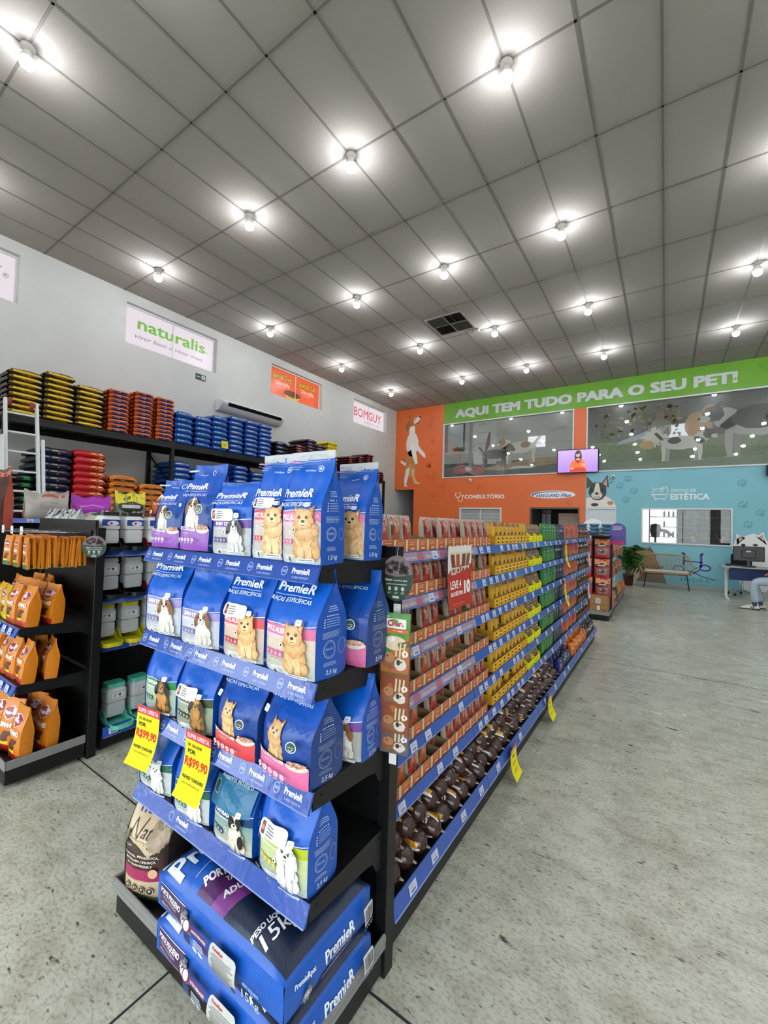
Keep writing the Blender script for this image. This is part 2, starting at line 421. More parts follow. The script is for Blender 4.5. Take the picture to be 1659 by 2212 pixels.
def paws(A):
    rg = random.Random(4)
    for k in range(46):
        x, z = rg.uniform(-8.6, -2.2), rg.uniform(2.2, 5.7)
        if (-6.9 < x < -2.3 and z > 3.05) or (-8.8 < x < -7.4) or (-6.4 < x < -2.3 and 2.3 < z < 2.8): continue
        A.paw(x, z, .13, '#d5632f', rg.uniform(-.6, .6), .1)
    for x, z in ((-8.2, 5.65), (-7.3, 5.2), (-7.2, 4.6), (-7.3, 3.7), (-7.15, 3.2), (-8.4, 3.9)): A.paw(x, z, .14, '#d5632f', .3, .1)
    for k in range(16): A.paw(rg.uniform(-6.5, 3), rg.uniform(5.25, 5.8), .1, '#62992a', rg.uniform(-.6, .6), .1)
    for x, z in ((1.62, 2.2), (1.95, 2.0), (1.72, 1.7), (2.2, 2.4), (1.6, 2.75), (-1.1, 2.75), (-.9, 2.95), (-.75, 2.6), (-1.35, 2.9), (-.95, 2.35), (2.35, 1.5), (2.8, 2.2), (2.6, 2.8)):
        A.paw(x, z, .13, '#62a3b2', .5, .1)
wart('paw_print_pattern', paws)
wart('wall_lettering', lambda A: A.text('AQUI TEM TUDO PARA O SEU PET!', -2.4, 5.36, .27, '#c9cdd0', 1, bold=.05, w=7.8))
def stet(A):
    A.ring(-6.13, 2.57, .1, .025, '#f4efe8', 1, a0=180, a1=360); A.line([(-6.22, 2.57), (-6.22, 2.63), (-6.18, 2.65)], .025, '#f4efe8', 1)
    A.line([(-6.04, 2.57), (-6.04, 2.63), (-6.08, 2.65)], .025, '#f4efe8', 1); A.line([(-6.13, 2.47), (-6.13, 2.42)], .025, '#f4efe8', 1)
    A.ring(-6.04, 2.42, .095, .022, '#f4efe8', 1, a0=180, a1=360); A.line([(-5.95, 2.42), (-5.95, 2.52)], .022, '#f4efe8', 1); A.ell(-5.95, 2.54, .035, col='#f4efe8', layer=1)
    A.text('CONSULTÓRIO', -5.17, 2.44, .125, '#f4efe8', 1, bold=.03, w=1.42)
wart('consulting_room_lettering', stet)
def vang(A):
    A.ell(-2.95, 2.54, .66, .125, '#e9eef4', 1, n=24); A.ell(-2.98, 2.54, .6, .1, '#27509a', 2, n=24); A.ell(-2.9, 2.52, .62, .1, '#f2f5f8', 3, n=24)
    A.text('VANGUARD', -3.1, 2.46, .1, '#1d4792', 4, bold=.02, w=.72); A.text('Plus', -2.55, 2.46, .1, '#1d4792', 4, bold=.02, shear=.3, w=.3)
wart('vaccine_sign', vang)
def estet(A):
    c = '#e9f1f2'
    A.line([(-.33, 2.5), (.06, 2.5)], .03, c, 1); A.line([(-.3, 2.5), (-.25, 2.38), (-.02, 2.38), (.03, 2.5)], .02, c, 1); A.line([(-.22, 2.37), (-.24, 2.34)], .02, c, 1); A.line([(-.05, 2.37), (-.03, 2.34)], .02, c, 1)
    A.ring(-.03, 2.65, .07, .018, c, 1, a0=0, a1=180); A.line([(.04, 2.65), (.04, 2.5)], .018, c, 1); A.line([(-.16, 2.66), (-.04, 2.66)], .03, c, 1)
    for k in range(4): A.line([(-.145+k*.03, 2.63), (-.145+k*.03, 2.56)], .009, c, 1)
    A.line([(-.3, 2.58), (-.2, 2.68)], .012, c, 1); A.line([(-.3, 2.66), (-.2, 2.6)], .012, c, 1); A.ring(-.31, 2.57, .022, .008, c, 1); A.ring(-.31, 2.68, .022, .008, c, 1)
    A.text('CENTRO DE', .38, 2.56, .08, c, 1, bold=.01, w=.56); A.text('ESTÉTICA', .52, 2.36, .145, c, 1, bold=.035, w=.84)
wart('grooming_lettering', estet)
def hydra(A):
    c = '#31308c'
    A.poly([(.3, .93), (.36, .9), (.36, .38), (.29, .36)], c, 1) if False else None
    A.line([(.37, .93), (.42, .9), (.41, .62)], .045, c, 1); A.line([(.81, .93), (.78, .9), (.78, .58)], .05, c, 1); A.line([(.4, .72), (.8, .7)], .03, c, 1)
    A.ring(.86, .56, .13, .035, c, 1, ry=.09); A.line([(.75, .5), (.62, .4), (.5, .47)], .03, c, 1); A.line([(.7, .56), (.58, .46), (.8, .33), (1.08, .26)], .022, c, 1)
    A.ring(.3, .5, .13, .022, c, 1, ry=.09); A.text('HYDRA', .66, .17, .1, '#49808c', 1, bold=0, w=.62); A.text('TREATMENTS', .66, .08, .035, '#5c93a0', 1, bold=0, w=.6)
wart('spa_logo', hydra)
# beagle standing on its hind legs
def beagle(A):
    w, t, b = '#ece6dd', '#b9713a', '#5b3a26'
    A.poly([(-8.15, 4.2), (-7.86, 4.25), (-7.8, 3.9), (-7.95, 3.45), (-8.3, 3.5), (-8.32, 3.9)], t, 1)
    A.ell(-8.06, 4.55, .26, .48, w, 2, fur=.05); A.ell(-8.1, 3.9, .25, .42, '#c08348', 2, fur=.05); A.ell(-8.12, 3.55, .2, .25, '#c8935c', 3, fur=.06)
    A.poly([(-8.3, 3.6), (-8.14, 3.65), (-8.2, 3.3), (-8.28, 3.0), (-8.2, 2.93), (-8.36, 2.93), (-8.38, 3.2)], w, 4)
    A.poly([(-8.1, 3.55), (-7.92, 3.6), (-7.93, 3.3), (-7.82, 3.1), (-7.68, 3.06), (-7.72, 3.0), (-7.92, 3.02), (-8.02, 3.3)], '#d9b688', 4)
    A.poly([(-7.86, 4.6), (-7.7, 4.35), (-7.5, 4.15), (-7.47, 3.98), (-7.56, 4.02), (-7.75, 4.2), (-7.92, 4.4)], w, 4)
    A.poly([(-8.16, 4.5), (-8.0, 4.5), (-7.85, 4.1), (-7.8, 3.8), (-7.9, 3.75), (-8.02, 4.05)], '#f3eee6', 5)
    A.ell(-8.08, 5.05, .13, .3, w, 3); A.ell(-8.1, 5.4, .2, .17, t, 4, fur=.04); A.poly([(-8.2, 5.45), (-8.32, 5.4), (-8.4, 5.15), (-8.28, 5.05), (-8.14, 5.25)], '#a9632f', 5)
    A.poly([(-8.02, 5.5), (-7.78, 5.58), (-7.72, 5.5), (-7.8, 5.38), (-8.0, 5.28)], w, 5); A.ell(-7.74, 5.55, .045, .035, '#2a1c18', 6); A.ell(-7.97, 5.47, .025, col='#231512', layer=6)
    A.line([(-7.98, 5.3), (-7.8, 5.34), (-7.76, 5.42)], .025, '#5b2e28', 6); A.poly([(-8.34, 3.72), (-8.55, 3.86), (-8.56, 3.95), (-8.3, 3.82)], w, 3)
wart('beagle_print', beagle)
def boston(A):
    A.poly([(-1.98, 2.14), (-1.19, 2.14), (-1.24, 2.3), (-1.4, 2.44), (-1.6, 2.5), (-1.85, 2.48), (-1.98, 2.4)], '#e8e3da', 1); A.ell(-1.34, 2.27, .08, .06, '#b98a58', 2); A.ell(-1.75, 2.22, .1, .05, '#2f2a28', 2)
    A.ell(-1.68, 2.62, .24, .27, '#3b3835', 3, fur=.06); A.poly([(-1.95, 2.75), (-2.0, 3.02), (-1.78, 2.85)], '#4a4441', 2) if False else None
    A.poly([(-1.98, 2.7), (-1.98, 3.08), (-1.76, 2.82)], '#4b4542', 2); A.poly([(-1.6, 2.82), (-1.42, 3.1), (-1.38, 2.72)], '#4b4542', 2); A.poly([(-1.55, 2.82), (-1.44, 3.0), (-1.43, 2.76)], '#c79c92', 3)
    A.poly([(-1.73, 2.86), (-1.65, 2.86), (-1.6, 2.6), (-1.78, 2.6)], '#ddd6cb', 4); A.ell(-1.7, 2.5, .15, .11, '#d9d1c5', 4); A.ell(-1.7, 2.55, .05, .035, '#1d1a1a', 5)
    A.ell(-1.84, 2.66, .035, col='#0f0d0d', layer=5); A.ell(-1.56, 2.66, .035, col='#0f0d0d', layer=5); A.line([(-1.78, 2.46), (-1.7, 2.42), (-1.62, 2.46)], .015, '#6b4a44', 5)
wart('bulldog_print', boston)
def westie(A):
    A.ell(1.85, .75, .38, .75, '#e3e6e2', 1, fur=.05); A.ell(1.75, 1.12, .34, .33, '#e9ebe7', 2, fur=.05, n=26)
    A.poly([(1.5, 1.2), (1.48, 1.48), (1.66, 1.38)], '#e3e6e2', 2); A.poly([(1.86, 1.42), (2.0, 1.54), (2.06, 1.22)], '#e3e6e2', 2)
    A.poly([(1.54, 1.27), (1.52, 1.43), (1.62, 1.36)], '#c9a091', 3); A.poly([(1.92, 1.42), (1.99, 1.49), (2.0, 1.3)], '#c9a091', 3)
    A.ell(1.62, 1.2, .045, .035, '#2b1d1a', 4); A.ell(1.85, 1.21, .05, .03, '#2b1d1a', 4); A.ell(1.75, .95, .05, .04, '#221c1c', 4)
wart('white_terrier_print', westie)
def tabby(A):
    A.poly([(-.95, .03), (-.9, .6), (-.8, .95), (-.55, 1.0), (-.3, .9), (-.1, .5), (.05, .03)], '#7b6a55', 1)
    A.ell(-.5, .75, .3, .28, '#8b7558', 2, fur=.06); A.poly([(-.42, .95), (-.36, 1.06), (-.26, .9)], '#5e4f3f', 3); A.poly([(-.72, .92), (-.75, 1.05), (-.58, 1.0)], '#5e4f3f', 3)
    for k in range(9): A.line([(-.85+k*.09, .25+k*.02), (-.7+k*.08, .6-k*.01)], .03, '#53453a', 3)
    A.ell(-.75, .3, .15, .25, '#c9b79a', 3, fur=.1)
wart('tabby_cat_print', tabby)
# frames round the two mezzanine windows
def frame(name, x0, x1, z0, z1, w=.035, d=.03, y=YB, col='#dfe3e3'):
    f = M()
    for p in ((x0, x0+w, z0, z1), (x1-w, x1, z0, z1), (x0+w, x1-w, z0, z0+w), (x0+w, x1-w, z1-w, z1)): f.box(p[0], p[1], y-d, y+.1, p[2], p[3], col, 'whitemetal')
    return struct(add(name, f))
fr5 = frame('window_5', -6.75, -2.35, 3.19, 5.16); fr6 = frame('window_6', -2.0, 7.38, 3.19, 5.16)
fr7 = frame('window_7', -6.05, -4.54, 1.0, 2.12, .05); fr8 = frame('window_8', -.57, 1.41, 1.145, 2.12, .035)
def pane(name, par, x0, x1, z0, z1, y=YB+.05, mat='glass'):
    g = M(); g.box(x0, x1, y, y+.006, z0, z1, '#ffffff', mat); return struct(add(name, g, par))
F1 = plane_map((0, YB+.06, 0), (1, 0, 0), (0, 0, 1), (0, -1, 0))
def dogfig(A, x, z, s, c1, c2, c3, flip=1, L0=5, fur=.06):
    """side view of a walking dog; s = shoulder height"""
    def P(a, b): return (x + a*s*flip, z + b*s)
    for a, w in ((-.62, .09), (-.48, .08), (.42, .08), (.56, .09)):
        A.poly([P(a-w, .6), P(a+w, .6), P(a+w*.6+.04, .3), P(a+w*.55, .02), P(a+w+.05, 0), P(a-w*.6, 0), P(a-w*.5, .3)], c1 if a in (-.62, .56) else c3, L0)
    q = P(0, .72); A.ell(q[0], q[1], .72*s, .27*s, c1, L0+1, n=26, fur=fur); q = P(-.25, .82); A.ell(q[0], q[1], .22*s, .14*s, c2, L0+2, fur=fur)
    q = P(.62, .88); A.ell(q[0], q[1], .24*s, .24*s, c1, L0+1, fur=fur); q = P(.86, 1.0); A.ell(q[0], q[1], .2*s, .18*s, c2, L0+3, fur=fur)
    q = P(1.03, .9); A.ell(q[0], q[1], .12*s, .08*s, c1, L0+4); q = P(1.12, .91); A.ell(q[0], q[1], .03*s, col='#151313', layer=L0+5)
    A.poly([P(.76, 1.1), P(.7, 1.3), P(.88, 1.15)], c2, L0+4); q = P(.92, 1.02); A.ell(q[0], q[1], .02*s, col='#0d0c0c', layer=L0+5)
    A.poly([P(-.68, .8), P(-.95, 1.15), P(-.85, 1.2), P(-.6, .9)], c1, L0+2)
def mural_a(A):
    A.rect(-6.72, 3.22, -2.38, 5.13, '#a3a19b', 1)
    A.rect(-6.72, 3.22, -2.38, 3.7, '#3c3a37', 2); A.rect(-6.72, 3.55, -4.9, 4.05, '#8b8984', 2)
    A.rect(-6.55, 4.15, -5.95, 5.1, '#98a5ad', 3); A.rect(-6.72, 4.1, -6.6, 5.1, '#5d605c', 3); A.rect(-6.0, 4.1, -5.93, 5.1, '#73726c', 3); A.rect(-6.72, 4.05, -5.85, 4.13, '#b4b2ab', 3)
    for k in range(14): A.ell(-6.35+k*.03, 4.18+rnd(0, .06), .05, .07, random.choice(['#3f6a3a', '#5b8a44']), 4, fur=.3)
    A.rect(-5.78, 3.5, -5.66, 5.12, '#7b7a76', 3); A.rect(-5.6, 3.62, -4.8, 5.1, '#b3b1ab', 3)
    for z in (3.95, 4.35, 4.72, 5.02): A.rect(-5.45, z, -5.15, z+.015, '#3c3b3a', 4)
    for z in (3.8, 4.2, 4.6): A.rect(-4.8, z, -2.4, z+.02, '#8d8b86', 4)
    A.poly([(-5.5, 3.45), (-3.4, 3.75), (-2.4, 3.72), (-2.4, 3.55), (-4.6, 3.38)], '#9c8254', 4)
    for k in range(60): a = rnd(0, 1); A.line([(-5.3+a*2.8, 3.44+a*.1+rnd(0, .12)), (-5.2+a*2.8, 3.46+a*.1+rnd(0, .12))], .012, '#7d653c', 5)
    A.ell(-6.05, 3.48, .32, .17, '#a8483c', 5); A.ell(-5.5, 3.42, .3, .15, '#b04b40', 5); A.ell(-5.78, 3.5, .13, .1, '#c7c3bb', 6); A.line([(-6.35, 3.5), (-5.8, 3.6), (-5.5, 3.45)], .03, '#6d2a24', 7)
    A.poly([(-4.35, 3.42), (-3.6, 3.42), (-3.45, 3.48), (-4.2, 3.5)], '#c9ccc6', 6)
    dogfig(A, -4.85, 3.5, .62, '#4a423a', '#6b5a44', '#2e2926', 1, 8); A.poly([(-5.2, 3.95), (-5.15, 4.4), (-5.05, 4.75), (-5.0, 4.7), (-5.02, 4.3)], '#4a3f35', 9)
    dogfig(A, -4.0, 3.6, .72, '#cfc7ba', '#9a7a56', '#a8a094', -1, 8)
def mural_b(A):
    A.rect(-1.97, 3.22, 7.35, 5.13, '#4a4f3c', 1, grad='#3b3830'); A.rect(-1.97, 3.22, 7.35, 4.05, '#3c5a28', 2, grad='#5b7434')
    rg = random.Random(3)
    for k in range(170): A.ell(rg.uniform(-1.8, .3), rg.uniform(4.15, 5.05), rg.uniform(.02, .07), rg.uniform(.02, .06), rg.choice(['#8a7c48', '#a8975c', '#5c5a38', '#6e6a3e']), 3, n=7, fur=.2)
    for k in range(300):
        x, z = rg.uniform(-1.9, 7.2), rg.uniform(3.25, 4.0); A.line([(x, z), (x+rg.uniform(-.03, .03), z+rg.uniform(.05, .12))], .012, rg.choice(['#557a30', '#2f4a20', '#6b8a3c', '#47682c']), 3)
    A.rect(-.9, 3.98, 1.6, 4.06, '#8c7a6a', 4)
    A.ell(-.15, 4.3, .26, .32, '#7d8272', 4); A.ell(-.15, 4.7, .11, .13, '#8a6a52', 5); A.poly([(-.3, 4.15), (-1.2, 3.95), (-1.15, 4.05), (-.3, 4.35)], '#a7aab8', 5)
    A.ell(.7, 4.35, .3, .35, '#b98d62', 4, fur=.05); A.ell(.95, 4.7, .16, .18, '#c49a6e', 5, fur=.05); A.ell(1.4, 4.4, .2, .35, '#7a4a3a', 4)
    dogfig(A, .35, 3.42, .68, '#d6d3ca', '#2e2b29', '#a9a69c', 1, 6, .09); A.ell(-.28, 4.1, .26, .24, '#ded9cd', 8, n=30, fur=.35); A.ell(-.45, 3.9, .18, .12, '#c29a5c', 9, fur=.2)
    dogfig(A, 2.0, 3.45, 1.15, '#b5b2ab', '#3a3634', '#8d8a83', -1, 10); A.ell(1.9, 4.45, .5, .3, '#3f3a38', 12, fur=.05)
    dogfig(A, 5.4, 3.4, 1.0, '#9a8a70', '#4a3a2a', '#6d5c48', -1, 6)
class PaleArt(Art):                                       # film print colours lifted slightly towards white to brighten the murals
    def tri(s, a, b, c, off, ca, cb, cc, d=0):
        Art.tri(s, a, b, c, off, mixc(ca, '#ffffff', .05), mixc(cb, '#ffffff', .05), mixc(cc, '#ffffff', .05), 7)
def muralfilm(par, name, fn):
    g = M(); A = PaleArt(g, F1, 'windowfilm', .0006, 9); fn(A); struct(add(name, g, par))
muralfilm(fr5, 'printed_window_film', mural_a); muralfilm(fr6, 'printed_window_film', mural_b)
pane('glass_pane', fr5, -6.72, -2.38, 3.22, 5.13, YB+.02); pane('glass_pane', fr6, -1.97, 7.35, 3.22, 5.13, YB+.02); pane('glass_pane', fr8, -.54, 1.38, 1.18, 2.09, mat='glass_clear')
g = M()
for k in range(18): g.box(-6.0, -4.6, YB+.05, YB+.07, 1.05+k*.056, 1.05+k*.056+.05, '#b9bcbb' if k % 2 else '#a7abab', 'plastic')
g.box(-5.31, -5.28, YB+.03, YB+.08, 1.05, 2.07, '#d0d3d3', 'whitemetal'); struct(add('window_blind', g, fr7))
# mezzanine rooms behind the printed glass, side rooms below
m = M()
m.box(XL, XR, YB+.2, YB+4.2, 3.0, 3.1, '#8d8b88', 'matte'); struct(add('floor_mezzanine', m))
m = M(); m.box(XL, XR, YB+4.2, YB+4.3, 0, CE, '#8f8d89', 'matte'); struct(add('wall_rear', m))
m = M(); m.box(-2.3, -2.2, YB+.2, YB+4.2, 3.1, CE, '#8f8d89', 'matte'); m.box(-1.15, -1.05, YB+.16, YB+3, 0, 3, '#8f8d89', 'matte'); m.box(2.6, 2.7, YB+.16, YB+4.2, 0, 3, '#8f8d89', 'matte'); m.box(-4.1, -4.0, YB+.16, YB+3, 0, 3, '#8f8d89', 'matte'); m.box(-7.95, -7.93, YB+.15, YB+3, 0, 3, '#76777a', 'matte'); struct(add('wall_partition', m))
def winlit(k, x0, x1, z0, z1, y, mat='daylight'):
    w = struct(empty('window_%d' % k, (0, 0, 0))); f = M()
    for p in ((x0-.04, x0, z0-.04, z1+.04), (x1, x1+.04, z0-.04, z1+.04), (x0, x1, z0-.04, z0), (x0, x1, z1, z1+.04)): f.box(p[0], p[1], y-.03, y, p[2], p[3], '#c8ccce', 'whitemetal')
    struct(add('window_frame', f, w)); g = M(); g.box(x0, x1, y-.015, y-.01, z0, z1, '#f4f7ff', mat); struct(add('window_daylight', g, w))
winlit(9, -4.85, -4.15, 4.85, 5.32, YB+4.2); winlit(10, -.42, .62, 4.82, 5.3, YB+4.2); winlit(11, 4.2, 5.2, 4.82, 5.3, YB+4.2)
# white door, dark passage door
d = M(); d.box(-1.95, -1.22, YB+.02, YB+.06, .01, 2.08, '#cdd7dc', 'plastic'); d.box(-1.98, -1.95, YB-.01, YB+.1, 0, 2.13, '#dfe3e3', 'whitemetal'); d.box(-1.22, -1.19, YB-.01, YB+.1, 0, 2.13, '#dfe3e3', 'whitemetal'); d.box(-1.95, -1.22, YB-.01, YB+.1, 2.09, 2.13, '#dfe3e3', 'whitemetal')
A = Art(d, plane_map((-1.58, YB+.02, 0), (1, 0, 0), (0, 0, 1), (0, -1, 0)), 'plastic', .001, 9); A.rect(-.36, .02, .36, 1.75, '#8fc5cc', 1, grad='#d5dde4')
for k in range(7): A.paw(rnd(-.25, .25), rnd(1.2, 1.9), .07, '#c2cdd6', .3, 2)
dr = struct(add('door_1', d)); h = M(); h.tube([(-1.3, YB, 1.0), (-1.3, YB-.05, 1.0), (-1.42, YB-.05, 1.0)], .01, 8, '#cccccc', 'chrome'); struct(add('door_handle', h, dr))
d = M()
for p in ((-3.63, -3.57, 0, 2.14), (-2.2, -2.16, 0, 2.14), (-3.57, -2.2, 2.09, 2.14)): d.box(p[0], p[1], YB-.005, YB+.15, p[2], p[3], '#5a4436', 'plastic')
struct(add('door_2', d))
d = M(); d.box(-3.0, -2.25, YB+1.2, YB+1.25, 0, 2.0, '#dcb79c', 'plastic', .01); d.box(-2.96, -2.29, YB+1.19, YB+1.2, .1, 1.9, '#e4c1a8', 'plastic'); struct(add('door_3', d))
t = add('notice_board', None, None, (-3.35, YB+1.0, 0)); tag(t, 'dark framed notice panels seen through the doorway in the orange wall', 'notice board')
b = M(); b.box(-.14, .16, .02, .05, .9, 2.1, '#4c5158', 'plastic'); add('board', b, t)
for k in range(2):
    b = M(); A = Art(b, plane_map((-.07+k*.16, .0, 1.5), (1, 0, 0), (0, 0, 1), (0, -1, 0)), 'paper', .001, 9); b.box(-.14+k*.16, 0+k*.16, 0, .02, 1.0, 2.0, '#2e3238', 'plastic')
    A.rect(-.055, -.4, .055, .45, '#9aa2ab', 1); A.fine(-.05, -.35, .05, .4, 12, '#555b66', 2, seed=k); add('notice_sheet', b, t)
# skirting
m = M(); m.box(-1.19, XR, YB-.015, YB, 0, .075, '#a9aba6', 'satin'); struct(add('baseboard_back', m))
m = M(); m.box(XL, XL+.015, YF, YB, 0, .075, '#a9aba6', 'satin'); struct(add('baseboard_left', m))
# right wall and shop front behind the camera
m = M(); m.box(XR, XR+WT, YF-WT, YB+5, 0, CE, '#c9cac6', 'wallpaint'); struct(add('wall_right', m))
m = M(); SH = [(-7.5, -4.2, .1, 2.9), (-3.6, -.9, .1, 2.9), (-.5, 2.2, 0, 2.9), (2.6, 6.6, .1, 2.9)]
wall_with_holes(m, XL-.05, XR+WT, 0, CE, SH, lambda a, b, z0, z1, c: m.box(a, b, YF-.2, YF, z0, z1, '#c9cac6', 'wallpaint'), [])
struct(add('wall_front', m))
for k, (a, b, z0, z1) in enumerate(SH):
    f = M()
    for x in (a, (a+b)/2-.02, b-.04): f.box(x, x+.04, YF-.12, YF-.06, z0, z1, '#2a2c2e', 'plastic')
    f.box(a+.04, b-.04, YF-.12, YF-.06, z1-.04, z1, '#2a2c2e', 'plastic'); w = struct(add('window_%d' % (12+k), f)); pane('glass_pane', w, a+.04, b-.04, z0+.01, z1-.04, YF-.1)
m = M(); m.box(XL-6, XR+6, YF-14, YF-.25, -.2, -.12, '#8c8b86', 'matte'); struct(add('ground', m))

# ============================================================ CEILING LAMPS
def bulb_tree():
    t = empty('ceiling_lamp')
    c = M(); c.lathe([(0, 0), (.058, 0), (.058, -.02), (.036, -.03), (.033, -.055), (0, -.055)], (0, 0, 0), 18, '#d6d2cb', 'plastic'); add('lamp_holder', c, t)
    c = M(); c.lathe([(.03, -.055), (.034, -.075), (.058, -.115), (.062, -.135)], (0, 0, 0), 12, '#efece6', 'plastic'); add('bulb_neck', c, t)
    c = M(); c.lathe([(.062, -.135), (.064, -.155), (.055, -.19), (.03, -.21), (0, -.215)], (0, 0, 0), 12, '#fff3df', 'bulb'); add('bulb', c, t)
    return t
lamp0 = bulb_tree(); first = True
for j in range(-2, 9, 2):
    for i in (-12, -8, -5, -2, 2, 5, 8, 11):
        x, y = (i-.0996)*.625+.02, (j+.9695)*1.2733
        if not (XL < x < XR and YF+.3 < y): continue
        seen = (j == 0 and i == -8) or (j == 2 and i <= -2) or (j >= 4 and i <= -2) or (j >= 6 and i == 2)
        if first: o = lamp0; o.location = (x, y, CE-.006); first = False
        else: o = copy_tree(lamp0, (x, y, CE-.006))
        col = ORD[(-12, -8, -5, -2, 2, 5, 8, 11).index(i)] + ' from the sign wall'
        row = ['row behind the viewer', 'nearest row', 'second nearest row', 'middle row', 'second row before back wall', 'row before back wall'][(j+2)//2]
        tag(o, 'bare lit ceiling bulb, %s, %s' % (col, row), 'lamp', 'bare bulbs on the ceiling')
# air grille
t = empty('ceiling_vent', (-3.95, 8.25, CE)); tag(t, 'square four-way air grille set in the tiled ceiling', 'vent')
m = M()
for p in ((-.42, -.385, -.42, .42), (.385, .42, -.42, .42), (-.385, .385, -.42, -.385), (-.385, .385, .385, .42), (-.012, .012, -.385, .385), (-.385, .385, -.012, .012)): m.box(p[0], p[1], p[2], p[3], -.02, 0, '#8f8a84', 'plastic')
add('frame', m, t)
m = M(); m.box(-.385, .385, -.385, .385, -.003, 0, '#0c0c0d', 'matte'); add('backing', m, t)
for qx in (0, 1):
    for qy in (0, 1):
        m = M()
        for k in range(9):
            a = -.375 + k*.041
            if (qx+qy) % 2: m.face([(a+qx*.385, -.385+qy*.39, -.004), (a+qx*.385, -.01+qy*.39, -.004), (a+.022+qx*.385, -.01+qy*.39, -.022), (a+.022+qx*.385, -.385+qy*.39, -.022)], '#4a4744', 'plastic')
            else: m.face([(-.385+qx*.39, a+qy*.385, -.004), (-.01+qx*.39, a+qy*.385, -.004), (-.01+qx*.39, a+.022+qy*.385, -.022), (-.385+qx*.39, a+.022+qy*.385, -.022)], '#4a4744', 'plastic')
        add('louvre', m, t)
t = empty('smoke_detector', (-3.55, 8.78, CE-.006)); tag(t, 'small pale detector beside the ceiling air grille', 'detector'); m = M(); m.box(-.06, .06, -.04, .04, -.05, 0, '#aaa49c', 'plastic', .01); add('housing', m, t)

# air conditioner
t = empty('air_conditioner', (XL, 6.8, 4.16)); tag(t, 'white split air conditioner on the grey wall above the blue sacks', 'air conditioner')
def acprof(v):
    P = [(0, -.13), (.12, -.13), (.24, -.02), (.28, .06), (.26, .1), (.06, .12), (0, .12)]
    k = v*(len(P)-1); i = min(int(k), len(P)-2); f = k-i; return P[i][0]*(1-f)+P[i+1][0]*f, P[i][1]*(1-f)+P[i+1][1]*f
m = M(); m.grid(lambda u, v: (acprof(v)[0], -.95+1.9*u, acprof(v)[1]), 1, 12, '#d4d3d2', 'plastic')
for y in (-.95, .95): m.face([(acprof(k/12)[0], y, acprof(k/12)[1]) for k in range(13)], '#dddddc', 'plastic')
add('casing', m, t)
m = M(); m.face([(.242, -.78, -.02+.002), (.242, .86, -.018), (.283, .86, .058), (.283, -.78, .058)], '#131314', 'matte'); add('air_outlet', m, t)
for k in range(2):
    m = M(); z = .0+k*.03; m.face([(.25+k*.018, -.78, z), (.25+k*.018, .86, z), (.268+k*.018, .86, z-.004), (.268+k*.018, -.78, z-.004)], '#8c8b8a', 'plastic'); add('louvre', m, t)
m = M(); m.box(.18, .185, -.9, -.87, -.1, -.08, '#88a', 'plastic') if False else m.box(.1, .13, -.952, -.9, -.02, .02, '#e6e6e4', 'plastic', .008); add('badge', m, t)
# exit sign
m = M(); m.box(XL, XL+.012, 5.33, 5.57, 4.62, 4.75, '#0d2b1c', 'plastic'); A = Art(m, plane_map((XL+.012, 5.45, 4.685), (0, 1, 0), (0, 0, 1), (1, 0, 0)), 'paper', .001, 9)
A.line([(-.085, 0), (.0, 0)], .016, '#d6ece0', 1); A.poly([(-.1, 0), (-.065, .03), (-.065, -.03)], '#d6ece0', 1); A.rect(.02, -.045, .1, .045, '#d6ece0', 1)
A.ell(.065, .028, .01, col='#0d2b1c', layer=2); A.line([(.065, .015), (.055, -.01), (.04, -.035)], .012, '#0d2b1c', 2); A.line([(.055, -.01), (.08, -.035)], .01, '#0d2b1c', 2)
tag(add('exit_sign', m), 'small dark green arrow and running figure sign high on the grey wall', 'sign')
# television
t = empty('television', (-2.22, YB-.12, 3.53), radians(6)); tag(t, 'flat television showing a woman in orange on a violet picture', 'television')
m = M(); m.box(-.57, .57, -.02, .03, -.36, .36, '#101012', 'plastic', .01); add('casing', m, t)
m = M(); A = Art(m, plane_map((0, -.021, 0), (1, 0, 0), (0, 0, 1), (0, -1, 0)), 'screen', .0006, .2)
A.rect(-.545, -.335, .545, .335, '#8f6fd8', 0, grad='#a78be6'); A.poly([(-.22, -.33), (.26, -.33), (.24, -.08), (.13, .05), (-.08, .05), (-.2, -.08)], '#c25a22', 1); A.poly([(-.22, -.33), (.26, -.33), (.2, -.2), (-.15, -.2)], '#a8301c', 2)
A.ell(.02, .13, .1, .2, '#3a1e20', 1); A.ell(.01, .2, .058, .085, '#c78a78', 3); A.poly([(-.02, .08), (.05, .08), (.08, .03), (-.05, .03)], '#c78a78', 3); A.ell(.16, -.12, .05, .04, '#c78a78', 4); A.ell(-.14, -.22, .05, .03, '#c78a78', 4); A.ell(.0, .245, .06, .045, '#2f181c', 4)
A.line([(.2, -.2), (.22, -.08), (.17, -.1)], .05, '#b97468', 3); add('screen', m, t)
m = M(); m.box(-.08, .08, .03, .13, -.1, .1, '#1a1a1c', 'steel_black'); add('wall_bracket', m, t)
for x, z, n in ((-5.66, 3.1, 'below the left printed window'), (-1.27, 3.06, 'below the right printed window')):
    t = empty('security_camera', (x, YB, z)); tag(t, 'small white dome camera %s' % n, 'camera')
    m = M(); m.lathe([(0, -.1), (.03, -.09), (.055, -.05), (.06, 0), (.04, .03), (0, .04)], (0, -.06, 0), 16, '#dcdcda', 'plastic'); add('dome', m, t)
    m = M(); m.lathe([(0, -.005), (.022, 0), (.022, .01)], (0, -.118, -.045), 12, '#1b1b1d', 'gloss', 'y'); add('lens', m, t)
